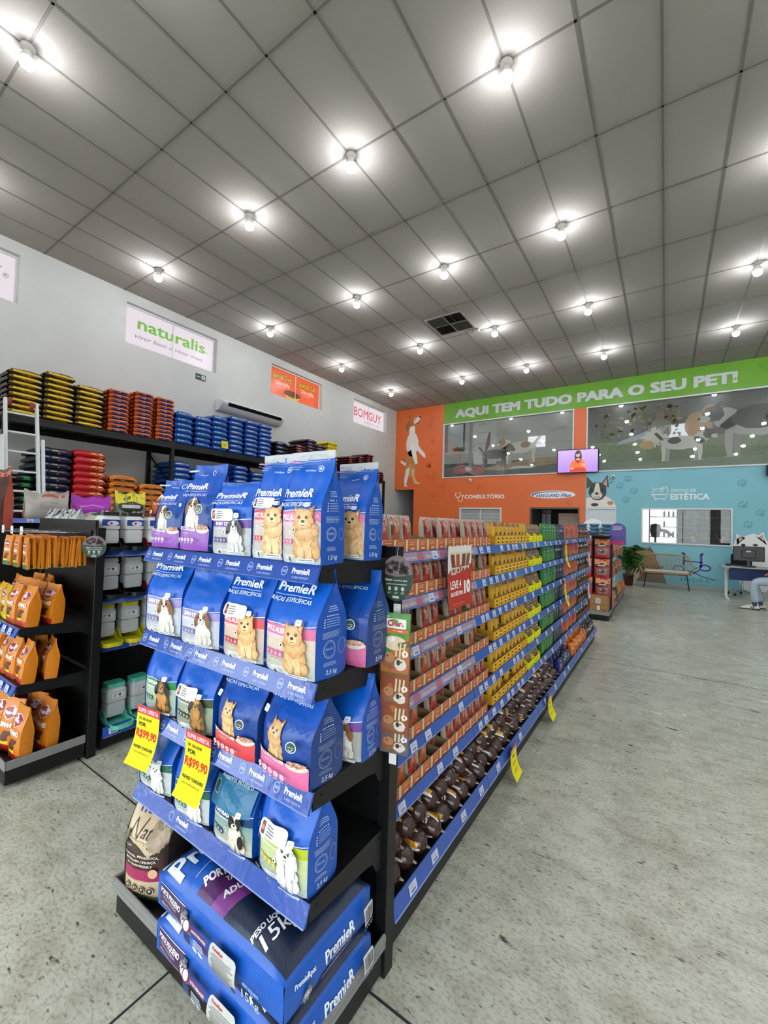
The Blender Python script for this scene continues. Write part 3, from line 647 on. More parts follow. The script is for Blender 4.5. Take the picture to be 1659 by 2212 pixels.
t = empty('loudspeaker', (2.2, YB-.12, 3.05)); tag(t, 'black wall loudspeaker under the right printed window', 'loudspeaker'); m = M(); m.box(-.17, .17, -.1, .1, -.14, .14, '#151516', 'plastic', .02); add('cabinet', m, t)
m = M(); m.box(-.02, .02, .1, .12, -.04, .04, '#151516', 'steel_black'); add('bracket', m, t)

# ============================================================ GONDOLAS
BLK = '#141416'; RAIL = '#2f55ac'
def rail_mesh(length, h=.042, deco=None, side=1, col=RAIL):
    """price rail along +y local, facing +x, tilted a little upwards"""
    m = M()
    m.face([(0, 0, 0), (0, length, 0), (-.012, length, h), (-.012, 0, h)], col, 'gloss')
    m.face([(-.016, 0, h), (-.016, length, h), (-.012, length, h), (-.012, 0, h)], '#4a6cc0', 'gloss')
    m.face([(0, 0, 0), (0, length, 0), (.004, length, -.001), (.004, 0, -.001)], '#9db3e0', 'gloss'); m.face([(.004, 0, -.001), (.004, length, -.001), (-.012, length, -.004), (-.012, 0, -.004)], col, 'gloss')
    for y in (0, length): m.face([(0, y, 0), (-.012, y, h), (-.016, y, h), (-.012, y, -.004)], col, 'gloss')
    if deco:
        A = Art(m, lambda x, y, o: (-.012*y/h + o*.96, x, y + o*.28), 'gloss', .0003, .3); deco(A, length, h)
    return m
def label_mesh(w=.052, h=.034):
    m = M(); m.face([(0, 0, 0), (0, w, 0), (-.0095, w, h), (-.0095, 0, h)], '#c7cbe0', 'paper')
    A = Art(m, lambda x, y, o: (-.0095*y/h + o, x, y), 'paper', .0002, .3); A.rect(.012, .006, w-.01, .013, '#70738a', 1); A.rect(.006, .02, w-.012, .023, '#a3a6bd', 1); A.rect(.006, .026, w-.016, .029, '#a3a6bd', 1)
    return m.mesh('price_label')
LABEL = label_mesh()
def shelf_mesh(depth, length, th=.03):
    m = M(); m.box(-depth, -.012, 0, length, -.006, 0, BLK, 'steel_black'); m.box(-.018, -.012, 0, length, -th, -.006, BLK, 'steel_black')
    for y in (0, length-.004): m.face([(-depth, y, -.006), (-.014, y, -.006), (-.014, y, -.03), (-depth*.8, y, -.045), (-depth, y, -.075)], BLK, 'steel_black')
    return m
def sweets_deco(A, l, h):      # pinkish printed insert in the first bay
    A.rect(.0, .004, l, h-.004, '#a38c9e', 1)
    for k in range(4):
        x = .05 + k*(l-.1)/4; A.rect(x, .004, x+.05, h-.004, '#b0677c', 2); A.text('Deliciosas receitas', x+.13, .012, .012, '#e8dce8', 3, bold=0, shear=.3, w=.12)
def bay(x0, xc, y0, y1, zs, xu, xb, name_label, group, nlab, side=1, decos=None, height=1.404, leftshelves=(1.1, .75, .42, .14), post=True, lab_rng=None, panel=True):
    """one bay of double-sided gondola; x0 unused"""
    g = empty('gondola_shelving', (xc, y0, 0)); tag(g, name_label, 'shelving', group); Ly = y1 - y0
    if panel:
        m = M(); m.box(-.018, .018, .002, Ly-.002, .02, height-.02, '#0f0f11', 'steel_black'); add('back_panel', m, g)
    m = M(); m.box(-.03, .03, 0, .03, 0, height-.01, BLK, 'steel_black')
    add('upright', m, g)
    hb = abs(xb - xc)
    m = M(); m.box(-hb+.03, hb-.03, .002, Ly-.002, .02, .11, '#0e0e10', 'steel_black'); add('kick_plate', m, g)
    for k, z in enumerate(zs):
        bottom = (z < .2); xf = xb if bottom else xu
        d = abs(xf - xc) - .02
        s = add('shelf', shelf_mesh(d, Ly-.006), g, (side*(xf - xc)*1 if side > 0 else (xf-xc), .003, z + .038))
        if side < 0: s.scale = (-1, 1, 1)
        deco = decos(k) if decos else None
        r = add('price_rail', rail_mesh(Ly-.006, .06 if bottom else .042, deco), g, ((xf - xc), .003, z))
        if side < 0: r.scale = (-1, 1, 1)
        rg = random.Random(int(y0*100)+k); n = nlab(k)
        for q in range(n):
            w = (Ly-.06)/n; yy = .02 + q*w + rg.uniform(0, max(0, w-.056))
            if n >= 7 and rg.random() < .12: continue
            add('price_label', LABEL, r, (.0012, yy, .004 if not bottom else .012))
    for z in leftshelves:
        d = hb - .06; s = add('shelf', shelf_mesh(d, Ly-.006), g, (-side*(d+.03), .003, z+.038)); 
        if side > 0: s.scale = (-1, 1, 1)
        r = add('price_rail', rail_mesh(Ly-.006), g, (-side*(d+.03), .003, z)); 
        if side > 0: r.scale = (-1, 1, 1)
    return g
ZL = [1.330, 1.148, .949, .753, .564, .367, .137]
XC, XU, XB = -1.21, -.83, -.745
BY = [1.24, 2.15, 3.18, 4.2, 5.23, 6.28]
for k in range(5):
    bay(0, XC, BY[k], BY[k+1], ZL, XU, XB, 'black shelving bay with blue rails, %s bay back from the blue sack display' % nth(k), 'shelving bays of the treat aisle',
        (lambda q, k=k: [[2, 2, 2, 2, 3, 3, 4], [9, 8, 9, 8, 8, 8, 2], [5, 4, 4, 4, 3, 4, 3], [8, 5, 4, 3, 3, 3, 2], [7, 5, 5, 4, 3, 3, 2]][k][q]), 1,
        (lambda q, k=k: sweets_deco if k == 0 and q < 4 else None))
# end upright posts (the near, tall post at the aisle corner) and far end panel
def post(name, x0, x1, y0, y1, h, label, grp=None):
    m = M(); m.box(x0, x1, y0, y1, 0, h, '#1f201d', 'steel_black', .003)
    for k in range(40): m.box(x0-.0006, x0, (y0+y1)/2-.006, (y0+y1)/2+.006, .1+k*.032, .1+k*.032+.014, '#050505', 'matte') if False else None
    return m
t = empty('end_panel', (-1.21, 1.185, 0)); tag(t, 'black steel end frame between the blue sack display and the treat aisle', 'shelving frame')
m = M(); m.box(.42, .465, 0, .05, 0, 1.404, '#1d1e1c', 'steel_black', .002); add('upright', m, t)
m = M(); m.box(-.465, -.42, 0, .05, 0, 1.404, '#1d1e1c', 'steel_black', .002); add('upright', m, t)
m = M(); m.box(-.42, .42, .018, .034, .02, 1.404, '#0f0f11', 'steel_black'); add('panel', m, t)
for x in (-.41, .41):
    m = M(); m.box(x-.006, x+.006, .016, .018, .1, 1.39, '#1b1b1b', 'steel_black')
    for k in range(42): m.box(x-.004, x+.004, .0155, .016, .1+k*.031, .115+k*.031, '#000000', 'matte')
    add('slot_strip', m, t)

# ---------- end cap (sack display)
EX0, EX1, EY, EB = -1.655, -.765, .82, 1.18
EZ = [1.365, 1.05, .765, .478]
def premier_deco(A, l, h):
    n = {0: 6}.get(0); xs = [l*(k+.5)/6 for k in range(6)]
    for x in xs:
        A.ring(x-.052, h*.5, .0125, .002, '#aebde0', 1); A.rect(x-.061, h*.42, x-.043, h*.58, '#8094cc', 1)
        A.text('PremieR', x+.012, h*.42, .014, '#eef2fb', 1, bold=.035, w=.068); A.text('SUPER PREMIUM', x+.014, h*.16, .0052, '#b8c6e6', 1, bold=0, w=.06)
def front_rail(length, h, deco):
    m = M(); m.face([(0, 0, 0), (length, 0, 0), (length, .02, h), (0, .02, h)], '#2c4fa6', 'gloss')
    m.face([(0, .02, h), (length, .02, h), (length, .026, h), (0, .026, h)], '#5a7ccd', 'gloss'); m.face([(0, -.003, -.001), (length, -.003, -.001), (length, 0, 0), (0, 0, 0)], '#a9bde8', 'gloss')
    m.face([(0, .026, h), (length, .026, h), (length, .008, -.004), (0, .008, -.004)], '#2c4fa6', 'gloss')
    for x in (0, length): m.face([(x, 0, 0), (x, .02, h), (x, .026, h), (x, .008, -.004)], '#2c4fa6', 'gloss')
    A = Art(m, lambda x, y, o: (x, .02*y/h - o, y + o*.3), 'gloss', .0003, .3)
    if deco: deco(A, length, h)
    return m
def premier_sparse(A, l, h):
    for x in (l*.34,):
        A.ring(x-.052, h*.5, .0125, .002, '#aebde0', 1); A.text('PremieR', x+.012, h*.42, .014, '#eef2fb', 1, bold=.035, w=.068); A.text('SUPER PREMIUM', x+.014, h*.16, .0052, '#b8c6e6', 1, bold=0, w=.06)
g = empty('display_shelving', (-1.21, 1.18, 0)); tag(g, 'black end display shelving with blue logo rails carrying the blue food sacks', 'shelving')
for k, z in enumerate(EZ):
    m = M(); x0, x1, y0 = EX0+1.21, EX1+1.21, EY-1.18
    m.box(x0+.002, x1-.002, y0+.026, 0, z-.008, z, BLK, 'steel_black'); m.box(x0+.002, x1-.002, y0+.022, y0+.026, z-.045, z, BLK, 'steel_black')
    add('shelf', m, g)
    for x in (x0, x1-.003):
        m = M(); Q = [(y0+.024, z), (0, z), (0, z-.13), (-.03, z-.12), (-.05, z-.085), (-.09, z-.075), (y0+.02, z-.05)]
        a = [(x, q[0], q[1]) for q in Q]; b = [(x+.003, q[0], q[1]) for q in Q]
        m.face(a, '#232420', 'steel_black'); m.face(b, '#232420', 'steel_black')
        for i in range(len(Q)): j = (i+1) % len(Q); m.face([a[i], a[j], b[j], b[i]], '#232420', 'steel_black')
        for yy in (y0+.05, -.02): m.lathe([(0, 0), (.004, 0)], (x+(.0034 if x > 0 else -.0004), yy, z-.02), 8, '#050505', 'matte', 'x')
        add('bracket', m, g)
    r = add('price_rail', front_rail(EX1-EX0, .048, premier_deco if k < 3 else premier_sparse), g, (x0, y0, z-.05))
m = M(); x0, x1, y0 = -1.68+1.21, -.742+1.21, .775-1.18
m.box(x0+.01, x1-.01, y0+.01, 0, .02, .105, '#151614', 'steel_black', .004)
add('base_plinth', m, g)
m = M(); m.box(x0+.008, x1-.008, y0+.02, 0, .105, .11, '#101012', 'steel_black'); add('base_shelf', m, g)
m = M()
for (a, b) in (((x0, y0), (x1, y0)), ((x0, 0), (x0, y0)), ((x1, y0), (x1, 0))):
    d = Vector((b[0]-a[0], b[1]-a[1], 0)).normalized(); nrm = Vector((d.y, -d.x, 0))
    prof = [(0, .105), (.0035, .112), (.001, .122), (.004, .134), (.002, .148), (-.004, .152), (-.01, .148), (-.01, .105)]
    P0 = [Vector((a[0], a[1], 0)) + nrm*q[0] + Vector((0, 0, q[1])) for q in prof]; P1 = [Vector((b[0], b[1], 0)) + nrm*q[0] + Vector((0, 0, q[1])) for q in prof]
    for i in range(len(prof)-1): m.face([P0[i], P1[i], P1[i+1], P0[i+1]], '#80807e', 'satin')
    m.face(P0, '#80807e', 'satin'); m.face(P1, '#80807e', 'satin')
add('grey_bumper', m, g)
m = M()
for x in (x0+.04, x1-.04):
    for y in (y0+.04, -.04): m.lathe([(0, 0), (.018, 0), (.018, .006), (.008, .008), (.008, .022)], (x, y, 0), 12, '#8d8d8a', 'plastic')
add('levelling_foot', m, g)

# ============================================================ SOFT PACKS
def sm(a, b, x):
    t = max(0., min(1., (x-a)/(b-a))); return t*t*(3-2*t)
class Pouch:
    def __init__(s, W, H, D, pinch=.5, flat=.9, lean=.0, gus=.35, wr=.0032, seed=1, bulge=.12, fold=0, topw=1.0, mat='film', nu=12, nv=20, sag=.012):
        s.__dict__.update(locals()); rg = random.Random(seed); s.ph = [rg.uniform(0, 6.28) for _ in range(10)]
    def sec(s, t):
        k = sm(s.pinch, s.flat, t); d = s.D/2*(1-k)*(.93+.07*sm(0, .08, t)) + .0015
        w = s.W/2*(.965 + .035*k)*(1 + (s.topw-1)*k)*(1 - .03*(1-sm(0, .05, t)))
        c = s.lean*sm(.15, 1, t)*s.D
        return w, d, c, k
    def wrk(s, x, z, t):
        p = s.ph; a = s.wr*(.35 + 1.1*sm(.35, .75, t))
        return a*(sin(38*x/s.W*.6+p[0]+9*z) * .5 + sin(21*z/s.H*1.3+p[1]+4*x/s.W*2) * .45 + sin(60*z+31*x+p[2])*.35 + abs(sin(24*(x+z*.7)+p[3]))*.6)
    def zz(s, t):
        return s.H*t
    def front(s, x, z, off=0, sgn=-1):
        t = max(0, min(1, z/s.H)); w, d, c, k = s.sec(t); u = max(-1, min(1, x/(s.W/2)))
        b = s.bulge*s.D*(1-u*u)*sin(pi*min(1, t*1.15+.02))**.7*(1-k*.75) if t*1.15+.02 < 1 else 0
        ed = 1 - .12*abs(u)**8
        y = c + sgn*(d*ed + b + off) - s.wrk(x, z, t)*(1-abs(u)**6)*.9
        return Vector((u*w, y, s.zz(t) - s.sag*s.H*k*(1-u*u)*(1 + .5*sin(5*u+s.ph[5]))))
    def side(s, v, z, off=0, sgn=1):
        t = max(0, min(1, z/s.H)); w, d, c, k = s.sec(t); v = max(-1, min(1, v))
        g = s.gus*s.D*(1-abs(v))*k*.9*(1-k*.55) - (.05*s.D*(1-v*v)*(1-k)) + s.wr*.8*sin(40*z+s.ph[4]+3*v)*(1-abs(v))
        return Vector((sgn*(w - g + off), c + v*d*.98, s.zz(t)))
    def body(s, m, col, side_col=None, back_col=None, bandf=None):
        nu, nv = s.nu, s.nv; ns = 4
        def tt(v): return v
        bf = bandf or (lambda t, part: {'f': col, 's': side_col or col, 'b': back_col or col}[part])
        m.grid(lambda u, v: s.front((u*2-1)*s.W/2, v*s.H), nu, nv, lambda u, v: bf(v, 'f'), s.mat)
        m.grid(lambda u, v: s.front((u*2-1)*s.W/2, v*s.H, 0, 1) if True else 0, nu//2, nv//2, lambda u, v: bf(v, 'b'), s.mat)
        for sg in (1, -1): m.grid(lambda u, v: s.side(u*2-1, v*s.H, 0, sg), ns, nv, lambda u, v: bf(v, 's'), s.mat)
        w, d, c, k = s.sec(0); m.face([(-w, c-d, .0), (w, c-d, 0), (w, c+d, 0), (-w, c+d, 0)], back_col or col, s.mat)
    def art(s, m, step=.0004, maxe=.02): return Art(m, lambda x, y, o: s.front(x, y, o), s.mat, step, maxe)
    def art_side(s, m, step=.0004, maxe=.02):
        # x along depth: -D/2 = front edge
        return Art(m, lambda x, y, o: s.side(x/(s.D/2), y, o), s.mat, step, maxe)

def dog(A, x, z, s, kind):
    """sitting dog print; s = total height in metres, x centre, z base"""
    K = {'spitz': ('#d9a566', '#f0d3a0', '#b9803f', .9, '#e9c99a'), 'spitz2': ('#cf9a60', '#e9c898', '#a8713a', .9, '#e0bb88'), 'shih': ('#dcd8cf', '#f2efe8', '#8a5a34', .7, '#cfc9bd'),
         'shihdark': ('#d0d0d0', '#eeeeee', '#3b3a3e', .7, '#c9c9c9'), 'york': ('#5a4a3c', '#b98a4a', '#3a3230', .6, '#a9763c'), 'yorkpup': ('#2f2a28', '#c98f4c', '#1d1a1a', .6, '#b9803f'),
         'white': ('#e6e6e4', '#fafafa', '#d3d3d0', .8, '#dcdcda'), 'maltese': ('#dfe1e3', '#f6f7f8', '#c3c7cb', .9, '#d5d8da'), 'frenchie': ('#d8cdb9', '#e9e1d2', '#1c1b1d', .55, '#cfc4b0'),
         'schnauzer': ('#8f8f92', '#d5d5d5', '#4b4b50', .6, '#b5b5b8'), 'bulldogside': ('#b5642e', '#e9d2b0', '#8a4a22', .6, '#c97a3e')}[kind]
    c, lt, dk, fl, leg = K; s_ = s; keep = A.mat; A.mat = 'furprint'
    def P(a, b): return (x + a*s_, z + b*s_)
    def E(a, b, rx, ry, col, col2=None, fur=.07, rot=0): q = P(a, b); A.ell(q[0], q[1], rx*s_, ry*s_, col, None, 16, fur, col2, rot, seed=len(kind))
    E(.0, .3, .27, .3, c, lt); E(-.16, .14, .14, .13, c, leg); E(.17, .14, .14, .13, c, leg)
    E(-.02, .42, .2, .24, lt, c if fl > .8 else lt)
    E(-.09, .14, .075, .17, leg, lt); E(.09, .14, .075, .17, leg, lt); E(-.1, .02, .08, .04, lt, lt, .03); E(.1, .02, .08, .04, lt, lt, .03)
    if kind in ('spitz', 'spitz2', 'white'):
        E(0, .55, .27, .22, c, lt, .1)
        for sg in (-1, 1):
            A.poly([P(sg*.2, .78), P(sg*.22, .99), P(sg*.05, .86)], dk); A.poly([P(sg*.18, .82), P(sg*.19, .93), P(sg*.1, .86)], lt)
    if kind in ('frenchie',):
        for sg in (-1, 1): A.poly([P(sg*.2, .74), P(sg*.21, 1.02), P(sg*.1, 1.0), P(sg*.04, .82)], dk); A.poly([P(sg*.17, .8), P(sg*.18, .95), P(sg*.11, .93)], '#c99f94')
        E(.18, .3, .1, .16, dk, dk)
    hr = .21 if kind != 'maltese' else .2
    E(0, .73, hr, .2, c, lt, .08)
    if kind in ('shih', 'shihdark', 'york', 'yorkpup', 'maltese'):
        for sg in (-1, 1): E(sg*.2, .64, .075, .17, dk, dk if kind != 'maltese' else c, .12, sg*.25)
        if kind in ('shih', 'shihdark'): E(-.1, .78, .09, .09, dk, dk); E(.12, .78, .08, .09, dk, dk); E(0, .82, .05, .13, lt, lt)
        if kind == 'york': E(0, .84, .14, .1, '#c99450', '#d9a860'); E(0, .93, .07, .05, '#8d6cae', '#6f4f96'); E(0, .5, .17, .2, '#a9763c', '#c99450')
        if kind == 'yorkpup':
            for sg in (-1, 1): A.poly([P(sg*.18, .78), P(sg*.2, .98), P(sg*.06, .86)], dk)
        if kind == 'maltese': E(-.12, .5, .1, .3, lt, c, .15, .1); E(.12, .5, .1, .3, lt, c, .15, -.1); E(.03, .93, .06, .03, '#3a5fa8')
    if kind == 'frenchie': E(-.11, .74, .1, .15, dk, dk, .03); E(.11, .74, .1, .15, dk, dk, .03)
    if kind == 'schnauzer': E(0, .84, .17, .08, dk, c); E(0, .62, .15, .1, '#e6e6e6', '#f2f2f2', .15); [A.poly([P(q*.2, .8), P(q*.2, .98), P(q*.05, .88)], dk) for q in (-1, 1)]
    E(0, .66, .095, .075, lt, lt, .05); A.mat = keep; E(0, .69, .038, .027, '#1b1616', '#3a3030', 0); q = P(0, .62); A.line([(q[0]-.04*s_, q[1]), q, (q[0]+.04*s_, q[1])], .012*s_, '#5b3a34')
    for sg in (-1, 1): E(sg*.085, .765, .026, .028, '#120e0e', '#120e0e', 0); E(sg*.085+.008, .775, .007, .007, '#ffffff', '#ffffff', 0)

BLUE = '#0a5cc6'; BLUE2 = '#2f63bd'
def side_print(p, m, kg, dark=False):
    S = p.art_side(m, .0003, .03); c = '#9fb2d8' if not dark else '#7f8fb2'; H, D = p.H, p.D
    S.ring(-D*.12, H*.27, D*.19, .0022, c, 1); S.ring(-D*.12, H*.27, D*.15, .001, c, 1); S.text('BRASIL', -D*.12, H*.265, .006, c, 1, bold=.02, w=D*.22); S.ring(D*.3, H*.27, D*.13, .0015, c, 1, ry=D*.17)
    S.fine(-D*.35, H*.37, D*.25, H*.43, 5, c, 1, 3); S.fine(-D*.3, H*.12, D*.1, H*.16, 4, c, 1, 4)
    for k in range(4): S.rect(-D*.3, H*.47+k*H*.022, -D*.26, H*.48+k*H*.022, '#d5def0', 1); S.rect(-D*.22, H*.473+k*H*.022, D*.2, H*.479+k*H*.022, c, 1)
    for k in range(6): S.rect(-D*.22+k*D*.07, H*.565, -D*.18+k*D*.07, H*.575, '#d5def0', 1)
    S.fine(-D*.2, H*.6, D*.22, H*.66, 3, c, 1, 7); S.text(kg, -D*.05, H*.045, .012, '#dfe6f5', 1, bold=.01, shear=.15)
def icons(A, x, z, n, r, col, gap=2.35, rnd_=False):
    for k in range(n):
        cx = x + k*r*gap
        if rnd_: A.ell(cx, z, r*.95, col='#f6eef4', n=14)
        else: A.rrect(cx-r, z-r, cx+r, z+r, r*.35, col)
        A.ring(cx, z, r*.5, r*.14, col if rnd_ else '#f2f2f2', n=10); A.line([(cx-r*.2, z-r*.4), (cx+r*.3, z+r*.4)], r*.16, col if rnd_ else '#f2f2f2')
        A.fine(cx-r*.8, z-r*1.9, cx+r*.8, z-r*1.25, 2, '#8b8f98' if not rnd_ else '#f6dfee', None, k)
def phone_sticker(A, x, z, w):
    h = w*.36; A.rrect(x-w/2, z-h/2, x+w/2, z+h/2, h*.3, '#e9edf2'); A.rrect(x-w*.43, z-h*.36, x-w*.3, z+h*.36, h*.08, '#6b3a30'); A.ell(x-w*.365, z, h*.14, col='#d97a4a', n=8)
    A.fine(x-w*.24, z-h*.36, x+w*.1, z+h*.36, 4, '#7b808a')
def sticker(A, x, z, s=.011): A.rrect(x-s, z-s*.8, x+s, z+s*.8, s*.4, '#e9edf6'); A.rect(x-s*.5, z-s*.1, x+s*.5, z+s*.2, '#a9b4cf')
def hero_dry(W, H, D, breed, band, lower, dogkind, iconcol, kg='2,5 kg', white_top=False, seed=1, lean=0, title=True, sub=None, has_phone=False, flat=.93, pinch=.45, topw=1.03, dogx=.2, low2=None, premz=.68):
    """breed range bag: blue top, coloured band, pale lower part, dog"""
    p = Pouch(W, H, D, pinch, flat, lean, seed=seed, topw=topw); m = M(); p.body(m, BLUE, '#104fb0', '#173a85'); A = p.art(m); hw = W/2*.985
    zb = H*.47; A.rect(-hw, .002, hw, zb, lower, 1, grad=low2 or lower); A.rect(-hw, H*.37, hw, zb, band, 2)
    A.poly([(-hw, H*.33), (hw*.3, H*.36), (hw*.3, H*.375), (-hw, H*.375)], mixc(band, '#ffffff', .45), 3); A.line([(-hw, zb), (-hw*.3, zb+H*.012), (hw*.3, zb), (hw, zb+H*.02)], .0022, '#f2f5fa', 3)
    A.rect(-hw, .002, hw, H*.09, '#c6c9c8', 2, grad=lower); A.ell(-hw*.1, H*.05, W*.3, H*.035, '#dfe1e0', 3)
    A.text(breed, -W*.14, H*.395, H*.045, '#ffffff', None, bold=.05, shear=.1, w=min(W*.66, len(breed)*H*.042)); A.text(sub or 'ADULTOS', -W*.22, H*.345, H*.014, '#f5f2f5', None, bold=.02, w=W*.28)
    icons(A, -W*.38, H*.2, 3 if W < .19 else 4, W*.045, iconcol)
    dog(A, W*dogx, H*.045, H*.49, dogkind)
    A.ell(-W*.14, H*.045, W*.035, H*.026, '#2e3136'); A.ring(-W*.14, H*.045, W*.035, .0012, '#e8e8e8'); A.rrect(W*.06, H*.03, W*.44, H*.06, .002, '#e9edf3'); A.text('INGREDIENTES NATURAIS', W*.25, H*.04, H*.01, '#27499a', None, bold=.02, w=W*.33)
    A.fine(-W*.45, H*.1, -W*.3, H*.13, 2, '#8a8e93'); A.rrect(-W*.06, H*.27, -W*.0, H*.31, .004, '#e6e6e6') if False else A.ell(W*.02, H*.31, W*.035, H*.022, '#ece9e4'); A.ell(W*.02, H*.31, W*.015, H*.012, '#3a2a22')
    if title:
        A.text('PremieR', 0, H*premz, H*.075, '#f2f5fa', None, bold=.028, w=W*.7); A.line([(-W*.36, H*(premz-.03)), (W*.34, H*(premz-.03))], .0014, '#dbe4f4')
        A.text('RAÇAS ESPECÍFICAS', 0, H*(premz-.085), H*.034, '#e4ebf7', None, bold=.015, w=W*.76)
    if has_phone: phone_sticker(A, -W*.05, H*.535, W*.56)
    sticker(A, W*.3, H*.53, W*.05)
    if H > .27 and premz < .7: A.text('PremieRpet', W*.08, H*.84, H*.016, '#cfdaf0', None, bold=.02, w=W*.22); A.ring(W*.33, H*.86, W*.06, .0018, '#dbe4f4'); A.ell(W*.33, H*.86, W*.03, H*.014, '#b9c8e6'); A.fine(-W*.4, H*.86, -W*.12, H*.9, 2, '#7fa0d8')
    side_print(p, m, kg)
    A.rect(-hw, H*.955, hw, H*.998, '#b9bcc2' if white_top else '#2a55ad', 1); 
    if white_top: A.line([(-hw, H*.93), (hw, H*.93)], .0015, '#9fb7e2'); A.line([(-hw, H*.9), (hw, H*.9)], .0012, '#16408f'); A.line([(-hw, H*.905), (hw, H*.905)], .001, '#5c86cf'); A.fine(-W*.45, H*.915, -W*.1, H*.95, 1, '#c08ab0')
    return m
def hero_wet(W, H, D, breed, low, dogkind, kg='1 kg', seed=1, lean=0, title=True, sub='FRANGO', topw=1.0, flat=.93, pinch=.45, dogx=-.12):
    """dark blue bag: dog above, coloured foot with bowl"""
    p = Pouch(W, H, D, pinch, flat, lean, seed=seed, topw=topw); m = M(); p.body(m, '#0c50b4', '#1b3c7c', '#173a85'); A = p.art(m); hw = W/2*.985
    A.rect(-hw, H*.2, hw, H*.62, '#163a86', 1, grad='#1a4ba6')
    for k in range(5): A.line([(-hw*.2, H*(.5-k*.02)), (hw*.4, H*(.53-k*.02)), (hw, H*(.47-k*.02))], .0012, '#3a66b8', 2)
    dog(A, W*dogx, H*.19, H*.44, dogkind)
    A.rect(-hw, .002, hw, H*.24, low, None, grad=mixc(low, '#ffffff', .08)); n0 = A.n
    A.poly([(-hw, H*.235), (-hw, H*.27), (hw*.2, H*.245), (hw*.2, H*.215)], '#f4f4f6'); A.poly([(hw*.1, H*.21), (hw, H*.21), (hw, H*.3), (hw*.1, H*.22)], mixc(low, '#ffffff', .7)) if False else None
    A.text(breed, -W*.18, H*.232, H*.022, low, None, bold=.04, w=W*.42, rot=-.03); A.text(sub, -W*.2, H*.185, H*.014, '#f7e6f0', None, bold=.02, w=W*.2)
    A.ell(W*.32, H*.235, W*.17, H*.04, '#dcd6cb'); A.ell(W*.32, H*.262, W*.15, H*.03, '#c99a83', n=18, fur=.05)
    rg = random.Random(seed)
    for k in range(16): A.ell(W*.32+rg.uniform(-.12, .12)*W, H*.265+rg.uniform(-.02, .022)*H, W*.022, H*.009, rg.choice(['#d9ad98', '#b57c66', '#e3c0ac']), n=7)
    A.line([(-W*.4, H*.125), (W*.2, H*.115)], .0012, '#f6e0ee'); icons(A, -W*.38, H*.12, 5, W*.042, mixc(low, '#000000', .15), 3.1, True)
    A.ell(W*.3, H*.46, W*.085, H*.055, '#cdd6d4'); A.ell(W*.3, H*.46, W*.07, H*.045, '#23473f'); A.text('NATURAL', W*.3, H*.455, H*.012, '#e6ece9', None, bold=.01, w=W*.1); A.line([(W*.27, H*.44), (W*.295, H*.425), (W*.34, H*.45)], .002, '#e6ece9')
    A.text('RAÇAS ESPECÍFICAS', 0, H*(.605 if title else .8), H*.03, '#dfe7f5', None, bold=.005, w=W*.78)
    if title: A.text('PremieR', 0, H*.69, H*.07, '#f2f5fa', None, bold=.028, w=W*.62); A.line([(-W*.34, H*.665), (W*.32, H*.665)], .0012, '#dbe4f4'); A.text('PremieRpet', W*.08, H*.86, H*.016, '#cfdaf0', None, bold=.02, w=W*.22); A.ring(W*.34, H*.88, W*.06, .0018, '#dbe4f4'); A.rect(-W*.45, H*.9, -W*.1, H*.92, '#b7c9e8')
    sticker(A, -W*.38 if not title else -W*.33, H*.5 if title else H*.68, W*.05)
    side_print(p, m, kg, True); return m
def place(m, name, x, y, z, label, cat='food bag', group=None, rz=0, tilt=0):
    o = add(name, m, None, (x, y, z)); o.rotation_euler = (tilt, 0, rz); return tag(o, label, cat, group)
PK, RD, PU, LI, GR, OL, TE, YG = '#d8749f', '#d9525a', '#6a3a92', '#9d93cc', '#2f8a4e', '#454f38', '#1f4f78', '#b9c43a'
# shelf 1
Z = EZ[0]
place(hero_wet(.165, .262, .085, 'SHIH TZU', '#8a3fb0', 'shih', seed=2, topw=1.18), 'food_pouch', -1.545, .885, Z, 'blue pouch with purple foot, leftmost on the top shelf of the blue sack display', rz=.1, tilt=-.06)
place(hero_wet(.15, .31, .08, 'SHIH TZU', '#8a3fb0', 'shih', seed=3, topw=1.1), 'food_pouch', -1.355, .88, Z, 'tall blue pouch with purple foot, second from left on the top shelf', rz=.12, tilt=-.06)
place(hero_dry(.19, .24, .09, 'SHIH TZU', '#6a3f96', '#bfc0c3', 'shihdark', '#5a4a86', '1,0 kg', seed=4, has_phone=True, topw=1.1, premz=.76, flat=.98, pinch=.62), 'food_pouch', -1.155, .885, Z, 'short blue and grey pouch with purple band and black-white dog on the top shelf', rz=.06)
def white_seal(W): 
    m = M(); m.box(-W/2, W/2, -.0028, .0028, 0, .02, '#c3c6ca', 'satin'); return m
for (x, y, W, H, D, a, k, sd, lab) in ((-.965, .875, .155, .308, .085, 'salmon', RD, 5, 'tall blue pouch with salmon band and cream fluffy dog on the top shelf'),
                              (-.827, .875, .145, .305, .1, 'pink', PK, 6, 'tall blue pouch with pink band and tan fluffy dog, right front of the top shelf'),
                              (-.82, 1.06, .14, .298, .1, 'pink', PK, 7, 'blue pouch with white top seal standing behind the pink-banded pouch on the top shelf')):
    W2 = W if a != 'pink' or sd == 7 else .148
    o = place(hero_dry(W2, H, D, 'SPITZ ALEMÃO', k, '#c2c0bd', 'spitz' if a == 'salmon' else 'spitz2', k, '1,0 kg', True, sd, 0, has_phone=(a == 'salmon'), topw=1.06, low2='#d8c4c0', premz=.6), 'food_pouch', x, y, Z, lab, rz=.03, tilt=-.02 if sd != 6 else .03)
    w, d, c, kk = Pouch(W2, H, D, topw=1.06).sec(1); add('top_seal', white_seal(W2*1.06), o, (0, 0, H-.012))
